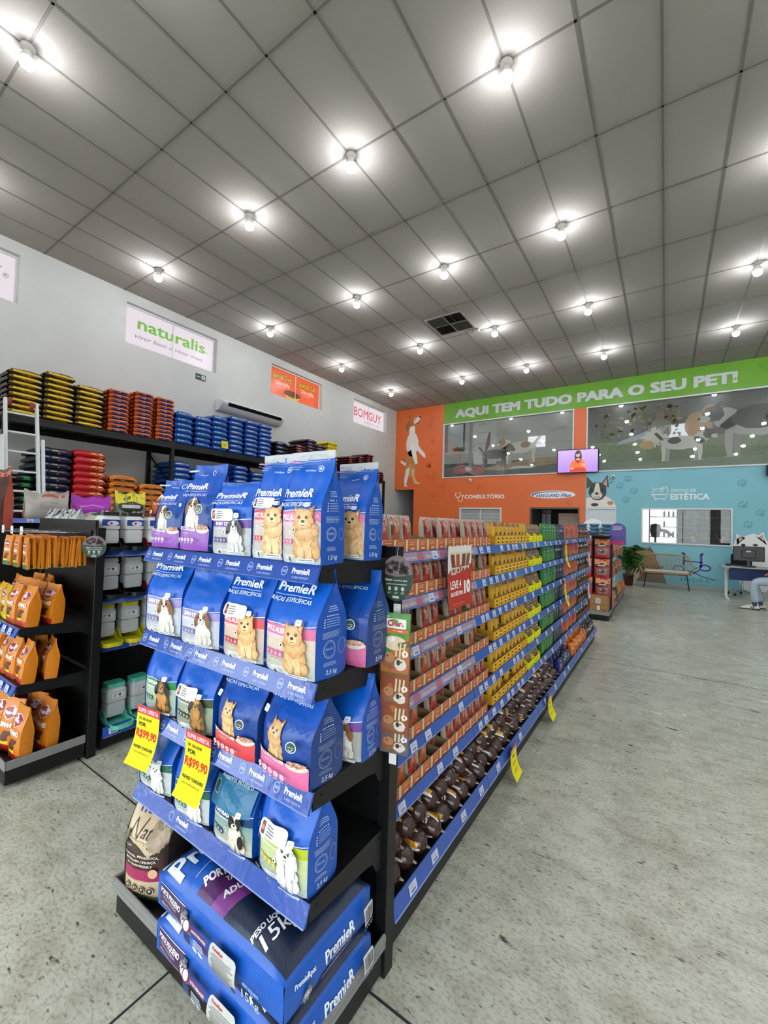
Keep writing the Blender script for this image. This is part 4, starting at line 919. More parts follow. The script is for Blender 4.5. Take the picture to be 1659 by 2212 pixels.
# shelf 2
Z = EZ[1]
place(hero_dry(.215, .285, .105, 'SHIH TZU', LI, '#c9cbd6', 'shih', '#7d7fb0', '2,5 kg', seed=8, premz=.83, topw=1.0, flat=.97, pinch=.5), 'food_bag', -1.545, .895, Z, 'blue and pale grey bag with lilac band and puppy, leftmost on the second shelf', rz=.1)
place(hero_dry(.2, .255, .105, 'SHIH TZU', LI, '#c6c9d6', 'shih', '#7d7fb0', '2,5 kg', seed=9, title=False, premz=.83, topw=1.0, flat=.97, pinch=.5), 'food_bag', -1.305, .89, Z, 'blue and pale grey bag with lilac band and puppy, second on the second shelf', rz=.1)
place(hero_dry(.19, .29, .105, 'SPITZ ALEMÃO', '#dd5560', '#c6b8ae', 'spitz', '#c23a4a', '2,5 kg', seed=10, has_phone=True, premz=.78, flat=.97, low2='#e0c0b0'), 'food_bag', -1.075, .89, Z, 'blue bag with red band and cream fluffy dog on the second shelf', rz=.05)
place(hero_dry(.205, .3, .13, 'SPITZ ALEMÃO', PK, '#c0c4b6', 'spitz2', '#d0679a', '2,5 kg', seed=11, premz=.77, flat=.97, low2='#e5c9b8', sub='FILHOTES'), 'food_bag', -.868, .9, Z, 'large blue bag with pink band and tan puppy at the right of the second shelf', rz=.0)
place(hero_wet(.2, .285, .13, 'SPITZ ALEMÃO', '#cf5f96', 'spitz2', '2,5 kg', seed=12, title=False, topw=1.0, dogx=-.2), 'food_bag', -.83, 1.075, Z, 'dark blue bag with pink foot in the second row of the second shelf', rz=.06)
# shelf 3
Z = EZ[2]
place(hero_dry(.185, .255, .1, 'YORKSHIRE', GR, '#9fb5a2', 'yorkpup', '#2d6a45', '2,5 kg', seed=13, title=False, flat=.98, low2='#b9c7b4', sub='FILHOTES'), 'food_bag', -1.545, .895, Z, 'blue bag with green band and dark puppy, leftmost on the third shelf', rz=.1)
place(hero_dry(.19, .25, .1, 'YORKSHIRE', OL, '#8f9a86', 'york', '#2b3a30', '2,5 kg', seed=14, title=False, has_phone=True, flat=.98, low2='#a3ad93'), 'food_bag', -1.32, .89, Z, 'bag with dark olive band and long-haired dog on the third shelf', rz=.1)
place(hero_wet(.19, .255, .11, 'SPITZ ALEMÃO', '#d3303c', 'spitz', '1 kg', seed=15, title=False), 'food_bag', -1.085, .89, Z, 'blue bag with red foot and sitting cream dog on the third shelf', rz=.04)
place(hero_wet(.205, .262, .13, 'SPITZ ALEMÃO', '#d9619b', 'spitz2', '2,5 kg', seed=16, title=False), 'food_bag', -.868, .9, Z, 'blue bag with pink foot and sitting tan puppy at the right of the third shelf', rz=-.02)
place(hero_dry(.19, .25, .12, 'SHIH TZU', '#7a4a9c', '#a9a6a2', 'shih', '#5a4a86', '2,5 kg', seed=17, title=False, flat=.98), 'food_bag', -.84, 1.07, Z, 'bag with grey foot half hidden behind the pink-footed bag on the third shelf', rz=.1)
# shelf 4
Z = EZ[3]
place(hero_dry(.2, .235, .1, 'FILHOTES', '#2b6a52', '#c3ccca', 'white', '#2d6a55', '2,5 kg', seed=18, title=False, flat=.98, sub='INTERNO'), 'food_bag', -1.555, .895, Z, 'pale bag with green band and white dog, leftmost on the fourth shelf', rz=.08)
place(hero_dry(.19, .235, .1, 'FILHOTES', '#2b6a52', '#c3ccca', 'white', '#2d6a55', '2,5 kg', seed=19, title=False, flat=.98, sub='INTERNO'), 'food_bag', -1.315, .89, Z, 'pale bag with white dog half hidden by the right yellow offer sheet', rz=.08)
mm = hero_dry(.185, .245, .1, 'CASTRADOS', '#183f6e', '#c9c6ad', 'frenchie', '#1f3f66', '2,5 kg', seed=20, title=False, flat=.98, low2='#3f8a96')
pp = Pouch(.185, .245, .1, .45, .98, 0, seed=20, topw=1.03); AA = pp.art(mm); AA.n = 60; AA.rect(-.09, .245*.5, .09, .245*.78, '#1e6a93', 40); AA.text('AMBIENTES INTERNOS', 0, .19, .0085, '#bfe0ea', 41, bold=.01, w=.14); AA.ell(-.07, .165, .014, .018, '#2b4a4e', 41); AA.ring(-.07, .165, .014, .0015, '#cfd9d6', 42, ry=.018)
place(mm, 'food_bag', -1.093, .89, Z, 'teal and cream bag with black and white bulldog on the fourth shelf', rz=.04)
place(hero_dry(.2, .28, .12, 'MALTÊS', '#b4c22f', '#a9bcae', 'maltese', '#c9b84a', '2,5 kg', seed=21, title=False, has_phone=True, flat=.98, low2='#d5dc8a', dogx=.2), 'food_bag', -.872, .9, Z, 'blue bag with lime band and long-haired white dog at the right of the fourth shelf', rz=0)

# natural-food bag at the base, left
p = Pouch(.19, .335, .13, .62, .99, .0, seed=30, wr=.003, bulge=.2); m = M()
p.body(m, '#c9b496', '#4a3a30', '#3a2d26'); A = p.art(m); hw = .0935
A.rect(-hw, .12, hw, .215, '#3f2a24', 1); A.poly([(-hw, .215), (-.02, .2), (.03, .17), (hw, .215)], '#c9b496', 2); A.rect(-hw, .085, hw, .125, '#a32a58', 2); A.line([(-hw, .085), (0, .078), (hw, .088)], .003, '#d8cba8', 3)
A.text('PremieR', .0, .278, .022, '#2b4a9c', None, bold=.04, w=.13, rot=-.02); A.line([(-.07, .225), (-.055, .265), (-.03, .22), (-.012, .268)], .004, '#2c2426'); A.text('attú', .03, .225, .033, '#2c2426', None, bold=-.01, shear=.3, w=.09)
A.text('COM', -.06, .19, .006, '#efe6d6', None, bold=.01); 
for k, tx in enumerate(('FRANGO, MANDIOCA,', 'BETERRABA, LINHAÇA', '& CRANBERRY')): A.text(tx, -.005, .165-k*.014, .0075, '#efe6d6', None, bold=.02, w=.15 - k*.02)
for k in range(4): A.ell(-.06+k*.034, .055, .013, col='#4a3a30'); A.ring(-.06+k*.034, .055, .013, .0015, '#e8dcc4'); A.ell(-.06+k*.034, .057, .005, col='#cdbb98')
A.ell(.055, .12, .016, col='#d8b48c'); A.rect(-hw, .002, hw, .028, '#5c7a45', 3); A.ell(.06, .24, .035, .05, '#a8927a', None, 16, .12); A.ell(.055, .27, .02, .02, '#7a6656', None, 10, .1)
A.ell(-.08, .22, .012, .02, '#5a5a3a', None, 8, .2)
place(m, 'food_bag', -1.56, .88, .111, 'beige and dark brown natural food bag standing left of the two lying sacks', rz=.35)

# two 15 kg sacks lying at the base
def sack(W, D, H, label, fn_top, fn_front, fn_side, z, x, y, seed, name='food_sack', body='#1557b8', mat='film', rz=0):
    rg = random.Random(seed); ph = [rg.uniform(0, 6) for _ in range(6)]
    def sup(a, b, n=5): return (abs(a)**n + abs(b)**n)**(1/n)
    def P(u, v, off=0):        # u,v in [-1,1] on top surface
        e = max(0, 1-abs(u)**6)*max(0, 1-abs(v)**6); zz = H*(.66 + .34*e**.8) + .004*sin(5*u+ph[0])*e + .004*sin(4*v+ph[1])*e + .002*sin(11*u+9*v+ph[2])*e
        return Vector((u*W/2, v*D/2, zz + off))
    def Fr(u, t, off=0, s=-1):
        k = sin(pi*min(max(t, 0), 1)); top = P(u, s, 0).z
        return Vector((u*W/2*(1 - .01*(1-k)), s*(D/2 + .012*k*(1-abs(u)**4) + .002*sin(9*u+ph[3])*k + off), t*top))
    def Sd(v, t, off=0, s=1):
        k = sin(pi*min(max(t, 0), 1)); top = P(s, v, 0).z
        return Vector((s*(W/2 + .012*k*(1-abs(v)**4) + .002*sin(7*v+ph[4])*k + off), v*D/2*(1-.01*(1-k)), t*top))
    m = M(); m.grid(lambda u, v: P(u*2-1, v*2-1), 48, 34, body, mat)
    for s in (-1, 1): m.grid(lambda u, v: Fr(u*2-1, v, 0, s), 44, 8, body, mat); m.grid(lambda u, v: Sd(u*2-1, v, 0, s), 30, 8, body, mat)
    m.face([(-W/2, -D/2, 0), (W/2, -D/2, 0), (W/2, D/2, 0), (-W/2, D/2, 0)], body, mat)
    if fn_top: fn_top(Art(m, lambda a, b, o: P(a/(W/2), b/(D/2), o + .0012), mat, .0006, .012))
    if fn_front: fn_front(Art(m, lambda a, b, o: Fr(a/(W/2), b/(H*.62), o), mat, .0007, .014))
    if fn_side: fn_side(Art(m, lambda a, b, o: Sd(a/(D/2), b/(H*.62), o), mat, .0007, .014))
    o = add(name, m, None, (x, y, z)); o.rotation_euler = (0, 0, rz); tag(o, label, 'food sack'); return o
def s_top(A):
    A.rect(-.02, -.17, .284, .17, '#17233c', 1, grad='#1a2b4a'); A.poly([(-.1, -.17), (-.03, -.17), (.08, .17), (-.02, .17)], '#4a1f58', 2); A.poly([(-.03, -.17), (.03, -.17), (.14, .17), (.08, .17)], '#7a3a86', 2)
    r = pi/2*.96
    A.text('PremieR', -.17, -.02, .08, '#dfe6f2', 3, bold=.028, w=.31, rot=r); A.line([(-.135, -.15), (-.145, .16)], .002, '#c9d5ea', 3)
    A.text('PORTE PEQUENO', -.045, -.055, .027, '#f0ecf4', 3, bold=.04, w=.21, rot=r-.3); A.text('TALLA PEQUEÑA', -.012, -.045, .015, '#f0ecf4', 3, bold=.03, w=.14, rot=r-.3); A.text('ADULTOS', .02, -.085, .02, '#f0ecf4', 3, bold=.03, w=.13, rot=r-.3)
    A.rrect(.075, -.06, .135, .0, .02, '#d9dce6', 3); A.rrect(.079, -.056, .131, -.004, .018, '#471f52', 4); A.line([(.09, -.04), (.105, -.028), (.12, -.02), (.125, -.012)], .006, '#e9e6ee', 5); A.line([(.1, -.04), (.105, -.028)], .004, '#e9e6ee', 5); A.line([(.112, -.034), (.118, -.02)], .004, '#e9e6ee', 5)
    A.fine(.145, -.08, .2, .02, 7, '#5c78a8', 3); A.text('PESO LÍQUIDO', .17, -.112, .014, '#dfe4ee', 3, bold=.03, w=.12, rot=r*.9); A.text('15kg', .215, -.115, .038, '#eef0f4', 3, bold=.01, w=.105, rot=r*.9)
    A.rect(-.27, .13, -.21, .155, '#141824', 3); A.rect(-.286, -.172, -.276, .172, '#d7dce6', 3)
def s_front(A):
    A.rect(-.27, .012, -.125, .072, '#43204f', 1); A.line([(-.27, .073), (-.125, .073)], .0018, '#dfe2ec', 2); A.text('PORTE PEQUENO', -.205, .05, .013, '#efecf2', 2, bold=.04, w=.12); A.text('TALLA PEQUEÑA', -.21, .038, .008, '#cdbfd2', 2, bold=.02, w=.09); A.line([(-.27, .034), (-.2, .03), (-.14, .032)], .0014, '#8a5a96', 2)
    A.text('ADULTOS | 12 meses', -.205, .018, .0085, '#e4dce8', 2, bold=.02, w=.11); dog(A, -.115, .004, .074, 'schnauzer')
    A.rect(-.075, .052, .015, .068, '#5a2560', 30); A.text('NOSSAS EMBALAGENS', -.022, .057, .0055, '#efecf2', 31, bold=.03, w=.07); A.ell(-.082, .058, .016, col='#7a2a35', layer=30); A.ell(-.082, .06, .012, col='#e9e2dc', layer=31); A.rect(-.09, .015, -.06, .045, '#17336e', 30); A.fine(-.05, .025, .01, .045, 4, '#c5d5ee', 30); A.ell(-.045, .012, .01, col='#e6ebf3', layer=30); A.ell(-.02, .01, .01, col='#e6ebf3', layer=30)
    A.rrect(.03, .002, .14, .077, .012, '#bfc0bd', 30); A.fine(.038, .008, .133, .062, 12, '#8e8f8e', 31); A.text('PremieRpet', .065, .066, .006, '#c9303c', 31, bold=.02, w=.045); A.rrect(.03, .002, .14, .018, .008, '#8a8d90', 31); A.ell(.13, .01, .009, col='#1d3f8a', layer=32)
    A.text('PESO LÍQUIDO', .2, .05, .006, '#c9d5ea', 31, bold=.01, w=.06); A.text('15kg', .2, .02, .022, '#c9d5ea', 31, bold=0, w=.065)
def s_side(A):
    A.text('PremieR', .02, .04, .028, '#eef2fa', 2, bold=.028, w=.125); A.text('FORMULA', .03, .026, .009, '#c9d5ea', 2, bold=.01, w=.085); A.line([(-.04, .037), (.08, .037)], .001, '#c9d5ea', 2)
    A.rect(-.06, .004, .095, .021, '#43204f', 1); A.text('PORTE PEQUENO | ADULTOS', .015, .009, .006, '#e9e2ee', 2, bold=.03, w=.13); A.text('PremieRpet', -.115, .058, .012, '#e4ebf7', 2, bold=.03, w=.07)
    dog(A, -.11, .004, .048, 'schnauzer')
    A.rrect(.11, .03, .16, .076, .004, '#d9dcdf', 30)
    rg = random.Random(5); x = .116
    while x < .154: w = rg.uniform(.0008, .0025); A.rect(x, .036, x+w, .07, '#3b3d42', 31); x += w + rg.uniform(.001, .0022)
    A.text('15KG', .14, .01, .014, '#9db8e6', 31, bold=0, w=.045)
sack(.58, .36, .13, 'lower of the two blue sacks lying on the display base', s_top, s_front, s_side, .112, -1.045, .935, 4)
sack(.58, .36, .14, 'upper of the two lying blue sacks, big white lettering and purple stripe on top', s_top, s_front, s_side, .242, -1.055, .94, 5)

# hanging offer sheets on the display
def sheet(w, h, col, fn, curl=.03, head=None, headcol='#cf3c49', back='#f4ea6a'):
    """thin paper hanging from its top edge, curling out at the foot; faces -y; origin at top centre"""
    m = M()
    def S(x, z, o=0):   # z 0 top .. -h bottom
        t = -z/h; return Vector((x, -.004 - curl*t**3 - o, z*(1-.05*t**3)))
    for off, c in ((0, col), (-.0006, back)): m.grid(lambda u, v: S((u-.5)*w, -h*v, off), 4, 12, c, 'paper')
    A = Art(m, S, 'paper', .0002, .03)
    if head: A.rect(-w/2, -h*.14, w/2, 0, headcol, 1); A.text(head, 0, -h*.11, h*.07, '#f6e9ea', 2, bold=.02, w=w*.88)
    fn(A, w, h); return m
def offer(A, w, h):
    A.text('DE: R$130,90', -w*.12, -h*.245, h*.045, '#4d4a22', 2, bold=.02, w=w*.56); A.text('POR:', -w*.22, -h*.35, h*.065, '#3c3a1c', 2, bold=.03, w=w*.32)
    A.text('R$99,90', 0, -h*.54, h*.13, '#cc3a2c', 2, bold=.03, w=w*.9); A.text('PREMIER YORKSHIRE', 0, -h*.72, h*.045, '#4d4a22', 2, bold=.03, w=w*.84); A.text('ADULTOS SABOR FRANGO 2,5KG', 0, -h*.79, h*.025, '#6d6930', 2, bold=.01, w=w*.7)
for x, lab, rz in ((-1.545, 'yellow hanging offer sheet with red header, left one on the sack display', .12), (-1.235, 'yellow hanging offer sheet with red header, right one on the sack display', .05)):
    o = add('offer_sheet', sheet(.125, .2, '#f0e01e', offer, .045, 'SUPER OFERTA'), None, (x, .812, .79)); o.rotation_euler = (0, 0, rz); tag(o, lab, 'price sheet')

# ============================================================ TREAT AISLE PRODUCTS
def flatpack(W, H, D, fn, body='#b9ab9a', mat='film', seed=1, hole=False, pinch=.75):
    """small flat pouch, front faces -y, origin bottom centre"""
    p = Pouch(W, H, D, pinch, .98, 0, .1, .0012, seed, .18, mat=mat, nu=6, nv=8, topw=1.0); m = M(); p.body(m, body); A = p.art(m, .0004, .05); fn(A, W, H); return m
def sachet_art(c1, c2, c3):
    def f(A, W, H):
        A.rrect(-W*.42, H*.28, W*.42, H*.94, W*.08, c1, 1); A.poly([(-W*.42, H*.93), (-W*.42, H*.45), (-W*.24, H*.42), (-W*.12, H*.93)], c3, 2)
        A.rect(-W*.02, H*.84, W*.34, H*.9, mixc(c1, '#ffffff', .2), 3); A.fine(-W*.1, H*.5, W*.3, H*.74, 4, '#e3b49a', 3); A.ell(W*.06, H*.24, W*.2, H*.09, c2, 3, 10); A.ell(-W*.02, H*.3, W*.12, H*.06, c2, 3, 8)
    return f
SA = [flatpack(.08, .142, .02, sachet_art('#a83a2c', '#c2372f', '#5a221e'), '#b3a696', seed=k).mesh('sachet') for k in (1, 2)]
SB = flatpack(.08, .142, .02, sachet_art('#a8522c', '#b5522c', '#5a3a1e'), '#b3a696', seed=3).mesh('sachet')
def yel_art(top):
    def f(A, W, H):
        A.rect(-W*.48, H*.78, W*.48, H*.99, top, 1); A.ell(0, H*.3, W*.3, H*.16, '#3a2418', 2, 12, .1); A.ell(0, H*.42, W*.24, H*.12, '#5a3520', 3, 12, .1); A.ell(-W*.08, H*.36, W*.08, H*.05, '#e6ddd0', 4, 8); A.fine(-W*.35, H*.58, W*.35, H*.74, 2, '#b98a14', 2)
    return f
SY = [flatpack(.066, .138, .02, yel_art(c), '#d9a52a', seed=5+i).mesh('sachet') for i, c in enumerate(('#8c4a44', '#b9b04a', '#8c4a44'))]
def tray(w, d, hf, hb, wall, front, fn, floor='#8a6f50'):
    """open display carton, front faces -y, origin front bottom centre"""
    m = M(); t = .002
    m.box(-w/2, w/2, 0, t, 0, hf, front, 'paper'); m.box(-w/2, w/2, t, d, 0, t, floor, 'paper'); m.box(-w/2, w/2, d-t, d, t, hb, wall, 'paper')
    for s in (-1, 1):
        x0, x1 = (-w/2, -w/2+t) if s < 0 else (w/2-t, w/2)
        P = [(t, t), (d-t, t), (d-t, hb), (d*.35, hb), (t, hf)]
        for x in (x0, x1): m.face([(x, a, b) for a, b in P], wall, 'paper')
        m.face([(x0, t, hf), (x1, t, hf), (x1, d*.35, hb), (x0, d*.35, hb)], wall, 'paper'); m.face([(x0, d*.35, hb), (x1, d*.35, hb), (x1, d, hb), (x0, d, hb)], wall, 'paper')
    A = Art(m, lambda x, y, o: (x, -o, y), 'paper', .0003, .2); fn(A, w, hf); return m
def tr_art(A, w, h):
    A.rect(-w/2, 0, -w*.32, h, '#d9c39c', 1); A.rect(-w*.3, h*.06, w*.49, h*.97, '#b9603c', 1); A.fine(-w*.2, h*.5, w*.4, h*.85, 2, '#dda070', 2); A.rect(-w*.05, h*.2, w*.3, h*.32, '#e8c8b0', 2)
TR = tray(.084, .2, .05, .055, '#8f7857', '#c9ad84', tr_art, '#5a4632').mesh('carton')
def ty_art(A, w, h):
    A.ell(0, h*.5, w*.16, h*.34, '#2b1c14', 1, 10); A.rect(-w*.17, h*.42, w*.17, h*.56, '#ece4d4', 2)
TY = tray(.08, .2, .055, .058, '#b98a1c', '#e2a921', ty_art).mesh('carton')
TLIME = tray(.16, .2, .05, .11, '#e3e312', '#e6e614', lambda A, w, h: A.fine(-w*.3, h*.2, w*.3, h*.8, 2, '#b3b30c', 1)).mesh('carton')
TBR = tray(.15, .18, .05, .075, '#5c4430', '#6e5038', lambda A, w, h: A.fine(-w*.4, h*.3, w*.4, h*.7, 2, '#a08060', 1)).mesh('carton')
def stick_art(c1, c2, c3, foot):
    def f(A, W, H):
        A.rect(-W*.48, H*.02, W*.48, H*.3, foot, 1); A.ell(0, H*.58, W*.4, H*.1, c2, 1, 12); A.text('DOG', 0, H*.55, H*.06, '#f2ece0', 2, bold=.04, w=W*.5, res=1)
        for k in range(4): A.line([(-W*.25+k*W*.15, H*.3), (-W*.2+k*W*.13, H*.48)], W*.07, c3, 2)
        A.ell(W*.2, H*.8, W*.14, H*.07, '#e9e2d4', 2, 9); A.ell(W*.2, H*.8, W*.07, H*.035, '#3a2a20', 3, 7)
    return f
ST = {'cream': flatpack(.082, .14, .03, stick_art('', '#5a3a2a', '#a8764a', '#d8c8a8'), '#8a6a4e', seed=11), 'green': flatpack(.085, .15, .025, stick_art('', '#1d5a2c', '#7aa84a', '#5a8a3a'), '#2f7a3c', seed=12),
      'dark': flatpack(.085, .15, .025, stick_art('', '#7d8a94', '#5a4a3a', '#2d4a52'), '#23303a', seed=13), 'navy': flatpack(.085, .15, .03, stick_art('', '#c23a4a', '#b98a5a', '#6e6a72'), '#1d2a78', seed=14),
      'red': flatpack(.095, .15, .035, stick_art('', '#8a2418', '#e07a3a', '#8f7a60'), '#c2401f', seed=15), 'brown': flatpack(.085, .145, .035, stick_art('', '#c9c2b0', '#6a4a34', '#3d2a20'), '#38261e', seed=16),
      'orange': flatpack(.095, .16, .035, stick_art('', '#d9a01f', '#8a5a2a', '#b9521f'), '#d9701c', seed=17)}
ST = {k: v.mesh('treat_bag') for k, v in ST.items()}
def put(me, nm, loc, rz=pi/2, tilt=0, roll=0):
    o = bpy.data.objects.new(nm, me); COL.objects.link(o); o.location = loc
    o.rotation_euler = (tilt, roll, rz); return o
SHN = ['top shelf', 'second shelf down', 'third shelf down', 'fourth shelf down', 'fifth shelf down', 'sixth shelf down']
rg = random.Random(21)
for lv in range(6):
    z = ZL[lv] + .039
    # brown sachets in cartons
    y = 1.29; k = 0
    while y < 2.44:
        if not (2.12 < y < 2.17):
            o = put(TR, 'display_carton', (-.852, y, z)); tag(o, 'cream and orange display carton, %s from near post, %s' % (nth(k), SHN[lv]), 'carton', 'orange and cream display cartons')
            for q in range(3):
                if rg.random() < (.02, .12, .3)[q] + (.12 if lv in (1, 2) else 0): continue
                lean = rg.uniform(-.16, -.05) if rg.random() < .75 else rg.uniform(-.6, -.35)
                if lean < -.3 and q == 0: continue
                me = SB if (lv == 3 and rg.random() < .6) or rg.random() < .1 else SA[rg.randrange(2)]
                o = put(me, 'sachet', (-.88 - q*.05, y + rg.uniform(-.002, .002), z + .006), pi/2 + rg.uniform(-.05, .05), -abs(lean) if q else -.09, 0)
                tag(o, 'red and cream food sachet, %s in the %s carton from near post, %s' % (('foremost', 'middle', 'rearmost')[q], nth(k), SHN[lv]), 'sachet', 'red and cream sachets')
        y += .089; k += 1
    y = 2.53; k = 0
    while y < 3.2:
        o = put(TY, 'display_carton', (-.852, y, z)); tag(o, 'yellow display carton, %s of the yellow run, %s' % (nth(k), SHN[lv]), 'carton', 'yellow display cartons')
        for q in range(2):
            if rg.random() < .1 + .2*q: continue
            o = put(SY[rg.randrange(3)], 'sachet', (-.878 - q*.05, y + rg.uniform(-.002, .002), z + .004), pi/2 + rg.uniform(-.04, .04), -rg.uniform(.04, .12))
            tag(o, 'yellow dog food sachet, %s in the %s yellow carton, %s' % (('front', 'rear')[q], nth(k), SHN[lv]), 'sachet', 'yellow sachets')
        y += .083; k += 1
    for k in range(2):
        y = 3.35 + k*.2
        o = put(TLIME, 'display_carton', (-.85, y, z)); tag(o, 'lime yellow display carton, %s one, %s' % (('nearer', 'farther')[k], SHN[lv]), 'carton', 'lime display cartons')
        for q in range(2):
            o = put(ST['cream'], 'treat_bag', (-.885, y-.04+q*.082, z+.004), pi/2 + rg.uniform(-.1, .1), -.08); o.scale = (.9, 1, .97)
            tag(o, 'cream and brown treat bag, %s in the %s lime carton, %s' % (('left', 'right')[q], ('nearer', 'farther')[k], SHN[lv]), 'treat bag', 'cream treat bags')
    for kind, y0, n, pit, lab in (('green', 3.79, 5, .092, 'green treat bag'), ('dark', 4.27, 3, .095, 'dark blue-grey treat bag'), ('navy', 4.57, 1, .1, 'navy treat bag with red mark'), ('red', 4.69, 7, .104, 'orange-red treat bag')):
        for k in range(n):
            y = y0 + k*pit + (.03 if y0 + k*pit > 5.19 else 0)
            o = put(ST[kind], 'treat_bag', (-.872 - rg.uniform(0, .012), y, z+.002), pi/2 + rg.uniform(-.16, .16), -rg.uniform(.02, .1))
            tag(o, '%s, %s of its run, %s' % (lab, nth(k) if n > 1 else 'only one', SHN[lv]), 'treat bag', lab + 's')
    for k in range(5):
        y = 5.53 + k*.165
        o = put(TBR, 'display_carton', (-.852, y, z)); tag(o, 'brown display carton of dark treats, %s, %s' % (nth(k), SHN[lv]), 'carton', 'brown display cartons')
        o = put(ST['brown'], 'treat_bag', (-.888, y+rg.uniform(-.02, .02), z+.004), pi/2 + rg.uniform(-.15, .15), -.1); tag(o, 'dark brown treat bag in the %s brown carton, %s' % (nth(k), SHN[lv]), 'treat bag', 'dark brown treat bags')
# chub rolls on the bottom shelf
def chub(seed):
    m = M(); c = '#3a2420'; R = .044; Lh = .1; rgc = random.Random(seed)
    prof = [(0, -Lh), (.006, -Lh), (.024, -Lh+.006), (.037, -Lh+.022), (R, -Lh+.05), (R*1.03, 0), (R, Lh-.05), (.037, Lh-.022), (.024, Lh-.006), (.006, Lh), (0, Lh)]
    m.lathe(prof, (0, 0, 0), 18, c, 'gloss', 'y')
    def rad(y):
        for a, b in zip(prof, prof[1:]):
            if a[1] <= y <= b[1] and b[1] > a[1]: return a[0] + (b[0]-a[0])*(y-a[1])/(b[1]-a[1])
        return .01
    a0 = rgc.uniform(0, 6.28)
    A = Art(m, lambda x, y, o: ((rad(y)+o+.0006)*cos(x/R+a0), y, (rad(y)+o+.0006)*sin(x/R+a0)), 'gloss', .0003, .013)
    A.rect(-.05, -.081, -.028, .081, '#d99a24', 1); A.rect(-.028, -.088, -.016, .088, '#e6e2dd', 1); A.rect(.06, -.078, .07, .078, '#c9c4c2', 1); A.rect(.075, -.05, .1, .05, '#6b2a26', 1)
    A.text('udogs', .015, -.03, .02, '#e0dcd8', 2, bold=.03, w=.07, rot=pi/2) if False else None
    # lettering running along the roll
    B = Art(m, lambda x, y, o: ((rad(x)+o+.0006)*cos(y/R+a0), x, (rad(x)+o+.0006)*sin(y/R+a0)), 'gloss', .0003, .02)
    B.text('udogs', 0, .0, .026, '#e4e0dc', 2, bold=.03, w=.1); B.text('udogs', .01, .15, .026, '#e4e0dc', 2, bold=.03, w=.1); B.rect(-.06, .11, .06, .12, '#d99a24', 1); B.fine(-.05, .028, .05, .05, 3, '#8a5a50', 2)
    for s in (-1, 1): m.lathe([(0, 0), (.004, .002), (.0035, .008*1), (.007, .014), (0, .018)], (0, s*Lh - (.018 if s < 0 else 0), 0), 8, '#9a8a86', 'clearplastic' if False else 'gloss', 'y')
    return m.mesh('chub_roll')
CH = [chub(s) for s in range(4)]
zb = ZL[6] + .039 + .045
kk = 0
for layer in range(3):
    n = 27 - layer
    for k in range(n):
        y = 1.31 + layer*.05 + k*.1
        o = put(CH[rg.randrange(4)], 'chub_roll', (-.87 - layer*.04 + rg.uniform(-.012, .012), y, zb + layer*.074), pi/2 + rg.uniform(-.07, .07), 0, rg.uniform(0, 6.28))
        o.rotation_euler = (0, rg.uniform(0, 6.28), pi/2 + rg.uniform(-.06, .06))
        tag(o, 'dark brown food roll, %s from the near post, %s layer, bottom shelf' % (nth(k), ('lowest', 'middle', 'top')[layer]), 'food roll', 'dark brown food rolls on the bottom shelf')
for kind, y0, y1, lab in (('navy', 4.08, 4.6, 'navy and pink treat bag'), ('orange', 4.7, 5.5, 'orange and yellow treat bag'), ('brown', 5.58, 6.22, 'dark treat bag with white tag')):
    y = y0; k = 0
    while y < y1:
        for q in range(2):
            o = put(ST[kind if kind != 'navy' or rg.random() < .6 else 'dark'], 'treat_bag', (-.79 - q*.06, y + q*.02, ZL[6]+.04), pi/2 + rg.uniform(-.3, .3), -rg.uniform(.05, .2)); o.scale = (.95, 1, .85 + .25*q)
            tag(o, '%s, %s in its %s row, bottom shelf' % (lab, nth(k), ('front', 'back')[q]), 'treat bag', lab + 's on the bottom shelf')
        y += .098; k += 1

# ---- signs and hanging strips of the treat aisle
m = M()
def oval(w, h):
    mm_ = M(); n = 40; P = [(w/2*cos(2*pi*k/n), h/2*sin(2*pi*k/n)) for k in range(n)]
    mm_.face([(x, 0, z) for x, z in P], '#24402f', 'satin'); mm_.face([(x, .002, z) for x, z in P], '#24402f', 'satin')
    for k in range(n): a, b = P[k], P[(k+1) % n]; mm_.face([(a[0], 0, a[1]), (b[0], 0, b[1]), (b[0], .002, b[1]), (a[0], .002, a[1])], '#c9c9c4', 'satin')
    A = Art(mm_, lambda x, y, o: (x, -o, y), 'satin', .0002, .3)
    A.poly([(w/2*.985*cos(a), h/2*.985*sin(a)) for a in [radians(q) for q in range(12, 169, 6)]] + [(-w*.25, h*.06), (0, h*.03), (w*.25, h*.06)], '#7c6a6e', 1)
    rg2 = random.Random(9)
    for k in range(26):
        x, z = rg2.uniform(-w*.33, w*.33), rg2.uniform(h*.12, h*.36)
        if (x/(w*.42))**2 + (z/(h*.42))**2 < .9: A.ell(x, z, w*.07, h*.05, rg2.choice(['#2c2426', '#453638', '#a08a8c', '#5a484a']), 2, 9, .2)
    A.text('Churu', -w*.24, -h*.06, h*.045, '#e8d4d6', 3, bold=.06, w=w*.22); A.text('o petisco para', w*.12, -h*.06, h*.035, '#dfe5df', 3, bold=.02, w=w*.42); A.text('todos os momentos!', 0, -h*.145, h*.035, '#dfe5df', 3, bold=.02, w=w*.62)
    for k in range(3): A.ell(-w*.2+k*w*.2, -h*.23, w*.05, h*.045, '#dfe5df', 3, 12); A.ring(-w*.2+k*w*.2, -h*.23, w*.035, .0012, '#24402f', 4, 10); A.fine(-w*.26+k*w*.2, -h*.35, -w*.14+k*w*.2, -h*.3, 2, '#c9d2ca', 3)
    A.text('INABA', 0, -h*.44, h*.05, '#eef2ee', 3, bold=.04, w=w*.2)
    return mm_
